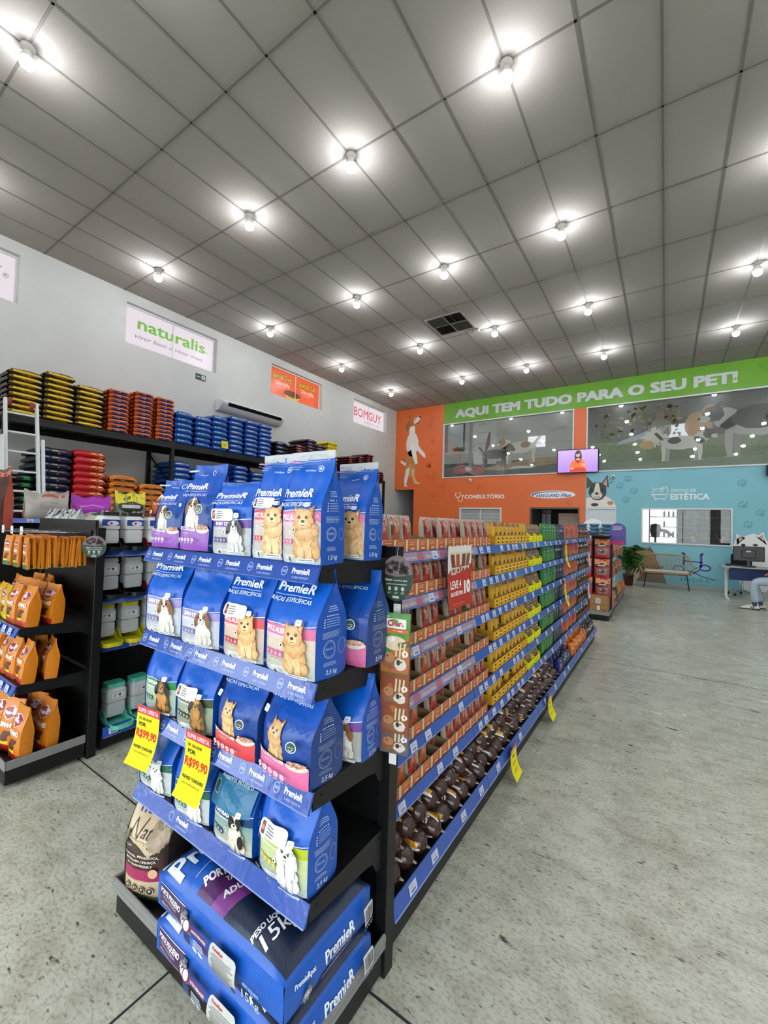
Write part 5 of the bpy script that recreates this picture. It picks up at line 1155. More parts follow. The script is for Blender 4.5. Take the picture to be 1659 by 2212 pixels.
t = empty('hanging_sign', (-.728, 1.165, 1.303), radians(14)); tag(t, 'oval dark green hanging sign on the post beside the blue sack display', 'sign')
add('sign_disc', oval(.112, .148), t); m = M(); m.tube([(.0, .001, .07), (.0, .002, .085), (.0, .012, .1)], .0008, 6, '#cfcfd2', 'chrome'); add('hook', m, t)
t = empty('hanging_sign', (-2.865, 1.13, 1.29), radians(58)); tag(t, 'oval dark green hanging sign on the post by the orange treat bags', 'sign')
add('sign_disc', oval(.125, .135), t); m = M(); m.tube([(.0, .001, .07), (.0, .002, .085), (.0, .012, .1)], .0008, 6, '#cfcfd2', 'chrome'); add('hook', m, t)
def churu_art(variant):
    g1, g2 = (('#3f8a2f', '#b9602c'), ('#b9602c', '#8a4a2c'), ('#3a5f9c', '#7a8fb9'), ('#4a5f7a', '#6a5a58'))[variant]
    def f(A, W, H):
        A.rect(-W*.49, H*.02, W*.49, H*.98, g1, 1, grad=g1); A.rect(-W*.49, H*.02, W*.49, H*.62, g2, 2)
        if variant == 0:
            A.rrect(-W*.32, H*.74, W*.38, H*.9, W*.05, '#ece6e0', 3); A.text('Churu', W*.03, H*.78, H*.09, '#b3202c', 4, bold=.04, w=W*.6); A.rect(-W*.3, H*.66, W*.45, H*.73, '#c9662c', 3); A.fine(-W*.25, H*.68, W*.4, H*.72, 1, '#efd9c4', 4)
            A.ell(0, H*.5, W*.4, H*.12, '#e0c9ae', 3, 16); A.poly([(W*.1, H*.5), (W*.48, H*.56), (W*.48, H*.46), (W*.15, H*.42)], '#5a5a2a', 4); A.ell(-W*.1, H*.56, W*.12, H*.04, '#e9e6e2', 5, 10)
            A.text('INABA', -W*.3, H*.92, H*.03, '#cfe0e6', 4, bold=.03, w=W*.24)
        A.ell(-W*.15, H*.2, W*.28, H*.14, '#8a5a3c', 4, 14, .1); A.ell(-W*.18, H*.26, W*.18, H*.09, '#b07a50', 5, 12, .08); A.ell(W*.2, H*.16, W*.2, H*.1, '#d9d0c6', 5, 12, .1); A.ell(W*.14, H*.19, W*.07, H*.05, '#3a2a26', 6, 8)
        A.ell(-W*.24, H*.28, W*.03, H*.015, '#1c1414', 7, 7); A.ell(W*.24, H*.2, W*.03, H*.015, '#1c1414', 7, 7); A.ell(W*.36, H*.34, W*.11, H*.055, '#ece4dc', 6, 12); A.text('4', W*.36, H*.32, H*.045, '#b9502c' if variant < 2 else '#3a5f9c', 7, bold=.05, w=W*.08)
        for k in range(3): A.line([(W*(.05+k*.13), H*.28), (W*(.08+k*.13), H*.5)], W*.06, '#d9c9a0', 4)
    return f
t = empty('clip_strip', (-.722, 1.165, 1.22), radians(14)); tag(t, 'white hook strip holding the hanging cat treat packs below the oval sign', 'clip strip')
m = M(); m.box(-.012, .012, -.0008, .0008, -.46, .0, '#d9d9d6', 'plastic'); add('strip', m, t); m = M(); m.tube([(0, .0, -.005), (-.02, .012, -.005), (-.05, .03, -.005)], .0025, 6, '#cfcfd2', 'chrome'); add('hook', m, t); m = M(); m.box(-.012, .012, -.006, -.003, -.51, -.465, '#e3e3e0', 'paper'); add('price_label', m, t)
for k, (zt, h, v) in enumerate(((1.2, .19, 0), (1.075, .17, 1), (.975, .16, 1), (.895, .15, 3))):
    o = put(flatpack(.1, h, .006, churu_art(v), ('#4a7a34', '#8a4a2c', '#5a6a34', '#4a5f7a')[v], seed=40+k, pinch=.9).mesh('treat_pack'), 'treat_pack', (-.706 - k*.004, 1.135 + k*.009, zt-h), .22 + rg.uniform(-.05, .05), 0)
    tag(o, ('green and orange cat treat pack with red name, topmost on the hook strip', 'orange cat treat pack, second on the hook strip', 'orange cat treat pack, third on the hook strip', 'blue-grey cat treat pack, lowest on the hook strip')[k], 'treat pack', 'packs on the hook strip')
# 'leve 4' banner
def banner_art(A, w, h):
    A.rect(-w/2, -h, w/2, -h*.3, '#b3392c', 1); A.poly([(-w/2, -h*.42), (-w*.3, -h*.3), (-w/2, -h*.3)], '#e0dcd2', 2)
    for k, (x, tilt, c) in enumerate(((-.28, -.06, '#7a3a34'), (-.1, -.02, '#a8522f'), (.12, .03, '#6a4a3a'), (.28, .08, '#8a4a3a'))):
        A.poly([(w*(x-.09), -h*(.44-.02*k)), (w*(x+.09), -h*(.44-.02*k)), (w*(x+.09+tilt), -h*.1), (w*(x-.09+tilt), -h*.1)], '#cfc2b2', 3+k); A.poly([(w*(x-.07), -h*.33), (w*(x+.07), -h*.33), (w*(x+.07+tilt), -h*.13), (w*(x-.07+tilt), -h*.13)], c, 4+k); A.ell(w*x, -h*.38, w*.05, h*.03, '#8a4a34', 8)
    A.text('LEVE 4', -w*.2, -h*.66, h*.12, '#f5efe9', 9, bold=.03, w=w*.44); A.text('SACHÊS POR:', -w*.16, -h*.78, h*.065, '#f5efe9', 9, bold=.03, w=w*.5); A.text('10', w*.28, -h*.77, h*.2, '#f8f3ee', 9, bold=.05, w=w*.28); A.fine(-w*.35, -h*.93, w*.3, -h*.915, 1, '#e0a89c', 9)
o = add('promotion_banner', sheet(.27, .3, '#e0dcd2', banner_art, .012, back='#d9d4ca'), None, (-.812, 1.86, 1.385)); o.rotation_euler = (0, 0, pi/2); tag(o, 'red and white sachet promotion banner hanging over the rails of the first shelving bay', 'banner')
def tagart(A, w, h): A.rect(-w*.2, -h*.32, w*.1, -h*.26, '#5a5720', 2); A.fine(-w*.3, -h*.6, w*.35, -h*.45, 1, '#c9a01f', 2); A.fine(-w*.3, -h*.8, w*.3, -h*.7, 2, '#8a8428', 2)
for (y, x, zt, w, h, lab) in ((2.52, -.735, .19, .13, .17, 'yellow offer tag with red header on the bottom rail, nearer one'), (3.45, -.735, .19, .15, .17, 'yellow offer tag with red header on the bottom rail, farther one'),
                              (4.46, -.822, 1.36, .11, .27, 'yellow offer tag hanging from the top rail of the treat aisle'), (4.46, -.822, .975, .11, .26, 'yellow offer tag hanging from the third rail of the treat aisle')):
    o = add('offer_tag', sheet(w, h, '#e8de22', tagart, .04, 'OFERTA'), None, (x, y, zt)); o.rotation_euler = (0, 0, pi/2 + .05); tag(o, lab, 'price sheet')
for (y, zt, lab) in ((5.98, 1.17, 'white paper tag hanging from the second rail near the far end'), (5.98, .77, 'white paper tag hanging from the fourth rail near the far end')):
    o = add('paper_tag', sheet(.12, .17, '#dcdce4', lambda A, w, h: A.fine(-w*.3, -h*.8, w*.3, -h*.1, 6, '#9a9aa6', 2), .02, back='#d0d0d8'), None, (-.822, y, zt)); o.rotation_euler = (0, 0, pi/2); tag(o, lab, 'price tag')

# things on the far (left) side of the aisle's top shelf
def organiser(w, d, h):
    m = M()
    for p in ((-w/2, w/2, -d/2, -d/2+.004, 0, h), (-w/2, w/2, d/2-.004, d/2, 0, h), (-w/2, -w/2+.004, -d/2+.004, d/2-.004, 0, h), (w/2-.004, w/2, -d/2+.004, d/2-.004, 0, h), (-w/2+.004, w/2-.004, -d/2+.004, d/2-.004, 0, .004)): m.box(*p, '#cfd5d6', 'clearplastic')
    return m
ztop = ZL[0] + .04
for k, (y, w, d) in enumerate(((2.0, .3, .5), (2.75, .3, .6), (3.6, .3, .7))):
    o = add('organiser_tray', organiser(w, d, .13), None, (-1.35, y, 1.142)); tag(o, 'clear plastic organiser tray on the far side of the aisle shelf, %s one back' % nth(k), 'tray', 'clear trays')
pm = M(); pm.lathe([(0, 0), (.026, 0), (.028, .01), (.028, .12), (.012, .14), (.012, .15), (.018, .15), (.018, .165), (.006, .165), (.006, .19), (0, .19)], (0, 0, 0), 14, '#ece9e2', 'plastic'); pm.box(-.006, .035, -.006, .006, .185, .195, '#ece9e2', 'plastic')
PM = pm.mesh('pump_bottle')
for k in range(3):
    o = put(PM, 'pump_bottle', (-1.35, 1.62 + k*.075, 1.372 if False else 1.142), .5); o.scale = (1.2, 1.2, 2.0); tag(o, 'white pump bottle behind the sachets, %s from the blue sack display' % nth(k), 'bottle', 'white pump bottles')
for k in range(9):
    c = ('#d9a52a', '#c2401f', '#8a2a20')[k % 3]; mm2 = flatpack(.13, .3, .05, stick_art('', '#e9d9a0', '#7a4a2a', c), c, seed=60+k)
    o = add('snack_pack', mm2, None, (-1.33, 2.95 + k*.3, 1.142)); o.rotation_euler = (0, 0, pi/2); tag(o, 'bright snack pack peeking over the treat shelf, %s from the left' % nth(k), 'treat pack', 'snack packs behind the aisle top')

# ============================================================ LEFT RACKS WITH FOOD SACKS
XRF, XRB = -7.8, -8.74
RY = [1.86, 4.3, 6.73, 9.16, 11.6]
for k in range(4):
    t = empty('storage_rack', (-8.27, RY[k], 0)); L_ = RY[k+1]-RY[k]; f, b = XRF+8.27, XRB+8.27
    tag(t, 'black steel rack bay loaded with food sacks, %s bay from the ladder' % nth(k), 'rack', 'rack bays along the grey wall')
    for y in ((.03, L_-.03) if k == 3 else (.03,)):
        for x in (f-.04, b+.04):
            m = M(); m.box(x-.035, x+.035, y-.03, y+.03, 0, 2.93 if k != 3 else 2.9, '#141516', 'steel_black')
            for q in range(24): m.box(x-.008, x+.008, y-.0305, y-.03, .2+q*.11, .24+q*.11, '#000000', 'matte')
            add('upright', m, t)
        m = M(); zz = [2.75, 2.1, 1.5, .9, .3]
        for q in range(4): m.tube([(f-.05 if q % 2 else b+.05, y, zz[q]), (b+.05 if q % 2 else f-.05, y, zz[q+1])], .015, 6, '#141516', 'steel_black')
        add('bracing', m, t)
    for z in (2.9, 1.42, .15):
        m = M(); m.box(f-.03, f, .06, L_-.0, z-.1, z+.0, '#161718', 'steel_black'); m.box(f-.036, f+.004, .06, L_, z-.03, z-.02, '#0c0c0c', 'steel_black'); add('beam', m, t)
        m = M(); m.box(b, b+.03, .06, L_-.0, z-.1, z, '#161718', 'steel_black'); add('beam', m, t)
        m = M(); m.box(b+.03, f-.03, .02, L_-.005, z-.004, z+.012, '#1a1b1c', 'steel_black')
        for q in range(1, 4): m.box(b+.03, f-.03, q*L_/4-.02, q*L_/4+.02, z-.04, z-.004, '#161718', 'steel_black')
        add('deck', m, t)
def flat_sack(L_, W, H, ends, side, deco, seed=1, top=None, sq=4):
    """sack lying flat: long side W faces +x, depth L_ along -x; origin bottom centre of the +x edge"""
    rg = random.Random(seed); ph = [rg.uniform(0, 6) for _ in range(4)]; m = M()
    def prof(v):          # v around 0..1 : bottom -> +x side -> top -> back
        return v
    def S(y, t, o=0):     # +x face, y along wall, t 0..1 height
        e = (1-min(1, abs(y/(W/2)))**8); h = H*(.55+.45*e**.5); k = sin(pi*min(1, max(0, t)))
        return Vector((.0 + .045*k - .02 + o, y*(.96+.04*k), t*h + .003*sin(y*20+ph[0])*t))
    def T(x, y):          # top, x 0..-L
        e = (1-min(1, abs(y/(W/2)))**8)*(1-min(1, abs(x+L_/2)/(L_/2))**10*.8); return Vector((x-.02, y*.96, H*(.55+.45*max(0, e)**.5)+.003*sin(y*20+ph[0])))
    m.grid(lambda u, v: S((u-.5)*W, v), 12, 6, side, 'film'); m.grid(lambda u, v: T(-L_*v, (u-.5)*W), 12, 6, top or side, 'film')
    for s in (-1, 1): m.grid(lambda u, v: Vector((-.02-L_*u, s*(W/2*.96+.02*sin(pi*v)), T(-L_*u, s*W/2).z*v)), 6, 4, ends, 'film')
    m.grid(lambda u, v: Vector((-.02-L_, (u-.5)*W*.96, v*T(-L_, (u-.5)*W).z)), 4, 2, ends, 'film')
    deco(Art(m, lambda x, y, o: S(x, y/(H), o), 'film', .0006, .06), W, H); return m.mesh('food_sack')
def d_yel(A, W, H): A.poly([(-W*.47, H*.42), (W*.47, H*.3), (W*.47, H*.6), (-W*.47, H*.84)], '#e6bd2a', 1); A.poly([(-W*.3, H*.4), (0, H*.06), (W*.25, H*.1), (W*.32, H*.3)], '#9a7a20', 1); A.rect(W*.32, H*.32, W*.46, H*.56, '#ded8ca', 2)
def d_or(A, W, H): A.rect(-W*.38, H*.04, W*.46, H*.54, '#1f2a6e', 1); A.rect(-W*.34, H*.6, W*.44, H*.78, '#eda468', 1); A.fine(-W*.1, H*.25, W*.12, H*.45, 1, '#c9cbe0', 2)
def d_blue(c): 
    def f(A, W, H): A.rrect(-W*.36, H*.36, W*.42, H*.8, H*.15, '#3a6fc0', 1); A.ell(0, H*.58, W*.24, H*.17, c, 2, 14); A.ell(W*.14, H*.55, W*.06, H*.1, '#7a2a2a', 3, 8); A.fine(-W*.15, H*.5, W*.05, H*.65, 1, '#e9e6d0', 3); A.rect(W*.3, H*.45, W*.38, H*.7, '#d5dff0', 2); A.ell(-W*.29, H*.58, W*.035, H*.12, '#d5dff0', 2, 8)
    return f
def d_navy(A, W, H): A.rect(-W*.08, H*.55, W*.12, H*.75, '#a89a6a', 1); A.rect(W*.14, H*.5, W*.34, H*.72, '#7a3a4a', 1); A.text('Premium', -W*.3, H*.6, H*.17, '#b9c2d6', 2, bold=.02, w=W*.26, res=1); A.rect(W*.1, H*.25, W*.16, H*.35, '#c9cdd6', 2)
def d_red(A, W, H): A.rect(0, H*.12, W*.46, H*.8, '#d0a038', 1); A.poly([(-W*.4, H*.05), (W*.2, H*.06), (W*.36, H*.28), (0, H*.34)], '#b01c20', 2); A.fine(W*.05, H*.55, W*.25, H*.72, 1, '#e9d9a0', 3); A.rect(W*.28, H*.55, W*.4, H*.72, '#e9e2d0', 3)
def d_orb(A, W, H): A.rect(-W*.36, H*.12, W*.44, H*.4, '#33261f', 1); A.fine(-W*.1, H*.18, W*.1, H*.34, 1, '#d9d0c0', 2); A.fine(-W*.3, H*.55, W*.35, H*.75, 1, '#7a3a14', 2)
def d_tri(c1, c2):
    def f(A, W, H): A.rect(-W*.42, H*.3, W*.1, H*.75, c1, 1); A.rect(W*.1, H*.25, W*.42, H*.75, c2, 1); A.fine(-W*.3, H*.4, 0, H*.6, 1, '#e0d6cc', 2)
    return f
def FS(W, H, ends, side, deco, seed): return flat_sack(.66, W, H, ends, side, deco, seed)
MS = {'yellow': FS(.4, .088, '#4d4540', '#3a2e1c', d_yel, 1), 'orange': FS(.34, .078, '#c9551c', '#cc5a20', d_or, 2), 'bluegreen': FS(.37, .108, '#123a86', '#12469c', d_blue('#3f9a50'), 3), 'bluecream': FS(.37, .106, '#123a86', '#12469c', d_blue('#d2c98a'), 4),
      'navy': FS(.44, .108, '#151b2e', '#171f38', d_navy, 5), 'red': FS(.46, .115, '#b01820', '#c0202a', d_red, 6), 'orangebrown': FS(.45, .11, '#d9701c', '#e0842c', d_orb, 7),
      'slate': FS(.4, .1, '#101318', '#161a22', d_tri('#4a6a9a', '#1f2836'), 8), 'salmon': FS(.38, .07, '#3a2226', '#4a2a2c', d_tri('#c9705a', '#5a2a30'), 9), 'purple': FS(.36, .085, '#2a1f2c', '#3a2a3c', d_tri('#7a5a86', '#2f2030'), 10),
      'bright_yellow': FS(.42, .1, '#c9b41a', '#e0cc1c', d_tri('#d6c018', '#c4ae14'), 11), 'redblack': FS(.36, .07, '#5a1a1c', '#3a1416', d_tri('#c93a30', '#241416'), 12), 'green': FS(.5, .1, '#5ab82c', '#6cc832', d_tri('#8ad84a', '#4aa828'), 13), 'teal': FS(.4, .09, '#12504a', '#1a6a62', d_tri('#2f8a80', '#123f3a'), 14), 'black': FS(.44, .105, '#0e0f10', '#141516', d_tri('#17181a', '#2f9a52'), 15)}
WORDS = {'yellow': 'dark brown and yellow', 'orange': 'orange and navy', 'bluegreen': 'blue sack with green oval', 'bluecream': 'blue sack with cream oval', 'navy': 'dark navy', 'red': 'red and gold', 'orangebrown': 'orange and brown', 'slate': 'slate blue and black', 'salmon': 'salmon and black', 'purple': 'dark purple',
         'bright_yellow': 'bright yellow', 'redblack': 'red and black', 'green': 'lime green', 'teal': 'teal', 'black': 'black and green'}
def stack(kind, yc, n, z0, pitch, where, x=-7.81, sc=1, mx=None):
    me = MS[kind]; W = WORDS[kind]; W = W if 'sack' in W else W + ' sack'
    for k in range(n):
        o = bpy.data.objects.new('food_sack', me); COL.objects.link(o); o.location = (x - .02 + rnd(-.012, .012), yc + rnd(-.006, .006), z0 + k*pitch); o.rotation_euler = (0, 0, rnd(-.015, .015)); o.scale = (1, sc, 1)
        tag(o, '%s, %s up in %s' % (W, nth(k), where), 'food sack', '%s, %s' % (W, where))
T0 = 2.913
stack('yellow', 2.095, 8, T0, .083, 'the stack behind the ladder'); stack('yellow', 2.505, 9, T0, .083, 'the tallest brown-yellow stack'); stack('yellow', 2.915, 8, T0, .083, 'the stack beside the orange ones')
stack('orange', 3.355, 10, T0, .073, 'the nearest orange stack', -7.8, .98); stack('orange', 3.76, 11, T0, .073, 'the middle orange stack', -7.8, .95); stack('orange', 4.15, 11, T0, .073, 'the farthest orange stack', -7.8, .95)
T1 = T0
for q, (y, n, kd) in enumerate(((4.53, 6, 'bluegreen'), (4.94, 6, 'bluegreen'), (5.32, 7, 'bluegreen'), (5.72, 8, 'bluecream'), (6.13, 8, 'bluecream'), (6.52, 8, 'bluecream'))):
    stack(kd, y, n, T1, .104 if q < 3 else .101, 'the %s blue stack of the top deck' % nth(q), -7.8, .99)
stack('slate', 7.05, 5, T1+.06 if False else T1, .1, 'the stack after the blue ones'); stack('salmon', 7.7, 8, T1, .065, 'the salmon stack'); stack('purple', 8.1, 9, T1, .083, 'the first purple stack'); stack('purple', 8.47, 8, T1, .083, 'the second purple stack'); stack('bright_yellow', 8.92, 8, T1, .105, 'the yellow stack')
stack('redblack', 9.8, 8, T1, .068, 'the first red stack'); stack('redblack', 10.3, 9, T1, .068, 'the second red stack', sc=1.1); stack('redblack', 10.72, 11, T1, .068, 'the third red stack'); stack('redblack', 11.3, 4, T1, .068, 'the last low red stack', sc=1.2)
B0 = 1.435
stack('black', 2.08, 6, B0, .103, 'the lower stack behind the ladder', -7.9, .9); stack('navy', 2.48, 10, B0, .106, 'the lower navy stack'); stack('red', 2.965, 10, B0, .109, 'the lower red stack'); stack('orangebrown', 3.48, 7, B0, .106, 'the taller lower orange stack'); stack('orangebrown', 3.975, 6, B0, .106, 'the shorter lower orange stack')
for q, (y, n, kd) in enumerate(((4.53, 11, 'bluecream'), (4.92, 10, 'bluegreen'), (5.32, 9, 'bluecream'), (5.9, 12, 'bluecream'), (6.37, 11, 'bluecream'))):
    stack(kd, y, n, B0, .103, 'the %s blue stack of the lower deck' % nth(q), -7.82, 1.0)
stack('green', 11.1, 6, B0, .1, 'the lower stack near the back wall'); stack('teal', 11.95, 3, .02, .1, 'the floor stack by the corner', -7.9)
o = add('price_card', sheet(.16, .16, '#e8d44a', lambda A, w, h: A.fine(-w*.3, -h*.8, w*.3, -h*.3, 3, '#8a7a20', 2), .01), None, (-7.772, 5.42, 3.13)); o.rotation_euler = (0, 0, pi/2); tag(o, 'small yellow price card on the blue sacks of the top deck', 'price card')

# ladder
t = empty('ladder', (-7.33, 1.93, 0)); tag(t, 'white metal ladder leaning against the sack rack at the left', 'ladder')
def rail(x0, x1, y, z0, z1, w=.015):
    m = M(); n = Vector((x1-x0, 0, z1-z0)).normalized(); a = Vector((n.z, 0, -n.x))*.03
    P = [Vector((x0, y-w, z0))-a, Vector((x0, y+w, z0))-a, Vector((x0, y+w, z0))+a, Vector((x0, y-w, z0))+a]; Q = [p + Vector((x1-x0, 0, z1-z0)) for p in P]
    for i in range(4): m.face([P[i], P[(i+1) % 4], Q[(i+1) % 4], Q[i]], '#d9dcdc', 'whitemetal')
    m.face(P, '#d9dcdc', 'whitemetal'); m.face(Q, '#d9dcdc', 'whitemetal'); return m
for s in (-.17, .17):
    add('rail', rail(.5, -.03, s, .3, 3.02), t); add('rail', rail(.53, .12, s+(.045 if s > 0 else -.045), .0, 2.5), t)
    m = M(); m.lathe([(.0, -.015), (.045, -.015), (.05, 0), (.045, .015), (0, .015)], (-.04, s-(.05 if s > 0 else -.05), 2.98), 12, '#a8202c', 'plastic', 'y'); add('end_cap', m, t)
for k in range(10):
    z = .45 + k*.265; x = .5 - (z-.3)*.53/2.72
    m = M(); m.box(x-.03, x+.005, -.15, .15, z-.012, z+.012, '#d9dcdc', 'whitemetal'); add('rung', m, t)

# ============================================================ SECOND GONDOLA ROW (feeders) AND ITS END DISPLAY
X2 = -3.365
ZR = [1.215, .91, .605, .09]
for k in range(4):
    y0 = BY[0] + k*1.02
    bay(0, X2, y0, y0+1.02, ZR, -2.985, -2.9, 'black shelving bay with pet feeders, %s bay back from the hanging treats' % nth(k), 'shelving bays of the feeder aisle', (lambda q: 3), 1, None, 1.404, (1.1, .7, .3))
t = empty('end_panel', (X2, 1.155, 0)); tag(t, 'black steel end frame between the orange treat display and the feeder shelves', 'shelving frame')
for x in (.42, -.465):
    m = M(); m.box(x, x+.045, 0, .05, 0, 1.404, '#191a1a', 'steel_black', .002); add('upright', m, t)
m = M(); m.box(-.42, .42, .018, .034, .02, 1.404, '#0f0f11', 'steel_black'); add('panel', m, t)
g = empty('display_shelving', (X2, 1.15, 0)); tag(g, 'black end display shelving carrying orange dog treat bags', 'shelving')
for z in (.845, .53):
    m = M(); m.box(-.43, .43, -.33, 0, z-.008, z, BLK, 'steel_black'); m.box(-.43, .43, -.334, -.33, z-.045, z, BLK, 'steel_black'); add('shelf', m, g)
    for x in (-.435, .431):
        m = M(); Q = [(-.33, z), (0, z), (0, z-.1), (-.05, z-.07), (-.33, z-.045)]; a = [(x, q[0], q[1]) for q in Q]; b = [(x+.004, q[0], q[1]) for q in Q]; m.face(a, BLK, 'steel_black'); m.face(b, BLK, 'steel_black')
        for i in range(5): j = (i+1) % 5; m.face([a[i], a[j], b[j], b[i]], BLK, 'steel_black')
        add('bracket', m, g)
    r = add('price_rail', front_rail(.86, .045, None), g, (-.43, -.36, z-.045))
    for k in range(8): pl = add('price_label', LABEL, r, (.05+k*.1, -.001, .006)); pl.rotation_euler = (0, 0, -pi/2)
m = M(); m.box(-.455, .455, -.375, 0, .02, .1, '#151614', 'steel_black', .004); add('base_plinth', m, g)
m = M(); m.box(-.46, .46, -.38, -.37, .1, .15, '#80807e', 'satin', .003); m.box(.45, .46, -.37, 0, .1, .15, '#80807e', 'satin', .003); m.box(-.46, -.45, -.37, 0, .1, .15, '#80807e', 'satin', .003); add('grey_bumper', m, g)
m = M(); m.box(-.43, .43, -.02, 0, 1.355, 1.385, BLK, 'steel_black', .003); add('peg_bar', m, g)
m = M(); m.box(-.46, .46, -.005, .015, 1.3, 1.45, '#121214', 'steel_black', .002); add('header_panel', m, g)
def petisco(c1, foot, big):
    def f(A, W, H):
        A.rect(-W*.48, H*.01, W*.48, H*.13, foot, 1); A.rrect(-W*.3, H*.14, W*.2, H*.2, .002, '#e8c92c', 2)
        A.poly([(-W*.4, H*.8), (0, H*.85), (W*.36, H*.78), (W*.32, H*.68), (0, H*.6), (-W*.35, H*.68)], '#e9dfe0', 2); A.poly([(-W*.37, H*.79), (0, H*.835), (W*.33, H*.77), (W*.3, H*.69), (0, H*.615), (-W*.32, H*.69)], '#9c1c2c', 3)
        A.text('Petiscão', -W*.02, H*.695, H*.06, '#f4eaec', 4, bold=.05, w=W*.58, rot=.03); A.text('BIFINHO', W*.03, H*.47, H*.085, '#f1ece6', 4, bold=.06, w=W*.72, shear=.1)
        for k in range(5): A.line([(-W*.3+k*W*.1, H*.22+k*H*.02), (-W*.05+k*W*.08, H*.38)], W*.08, ('#5a3224', '#6e4030')[k % 2], 3)
        A.ell(-W*.1, H*.24, W*.25, H*.05, '#4a2a1e', 2, 12, .1)
    return f
PT = [flatpack(.14, .225, .06, petisco('', '#b02028', 1), '#cf7a17', seed=70+k, pinch=.5).mesh('treat_bag') for k in range(2)]
PTH = flatpack(.115, .18, .022, petisco('', '#1f6a34', 0), '#cf7a17', seed=75).mesh('treat_bag')
PTY = flatpack(.13, .2, .05, petisco('', '#c9c81c', 0), '#cfa017', seed=76).mesh('treat_bag')
for (x, lab) in ((-3.0, 'right peg'), (-3.16, 'second peg from the right'), (-3.32, 'third peg from the right')):
    m = M(); m.tube([(0, 0, 0), (0, -.3, .0), (0, -.31, .012)], .003, 6, '#b9b9bc', 'chrome'); add('peg', m, g, (x-X2, -.02, 1.37))
    n = 15 if x > -3.1 else 10
    m = M(); m.box(-.02, .02, -.3135, -.312, -.01, .035, '#d5d5dd', 'paper'); m.box(-.012, .012, -.314, -.3135, .0, .008, '#8a8a96', 'paper'); add('price_card', m, g, (x-X2, -.02, 1.37))
    for k in range(n):
        o = put(PTH, 'hanging_treat_bag', (x + rnd(-.006, .006), .845 + k*.019 + (0 if x > -3.1 else .0), 1.168 + rnd(-.004, .004)), rnd(-.12, .12), rnd(-.05, .05)); o.scale = (1, .6, 1)
        tag(o, 'orange green-footed treat bag on the %s, %s from front' % (lab, nth(k)), 'treat bag', 'hanging orange treat bags')
for row, (z, zn) in enumerate(((.846, 'upper shelf'), (.531, 'lower shelf'), (.112, 'base'))):
    for c in range(5):
        for d in range(3 if c > 2 else 2):
            x = -3.0 - c*.15 + (.0 if row else 0); y = .86 + d*.115
            me = PTY if (row == 0 and c >= 2 and d == 0) else PT[(c+d) % 2]
            sc = (1.0, 1.02, 1.28)[row]
            o = put(me, 'treat_bag', (x + rnd(-.008, .008), y + rnd(-.008, .008), z), rnd(-.18, .18) + (.15 if row == 2 else 0), rnd(-.1, .0)); o.scale = (sc if row < 2 else 1.06, 1, sc)
            tag(o, 'orange dog treat bag, %s from the right, %s row, %s of the treat display' % (nth(c), ('front', 'middle', 'back')[d], zn), 'treat bag', 'orange treat bags')
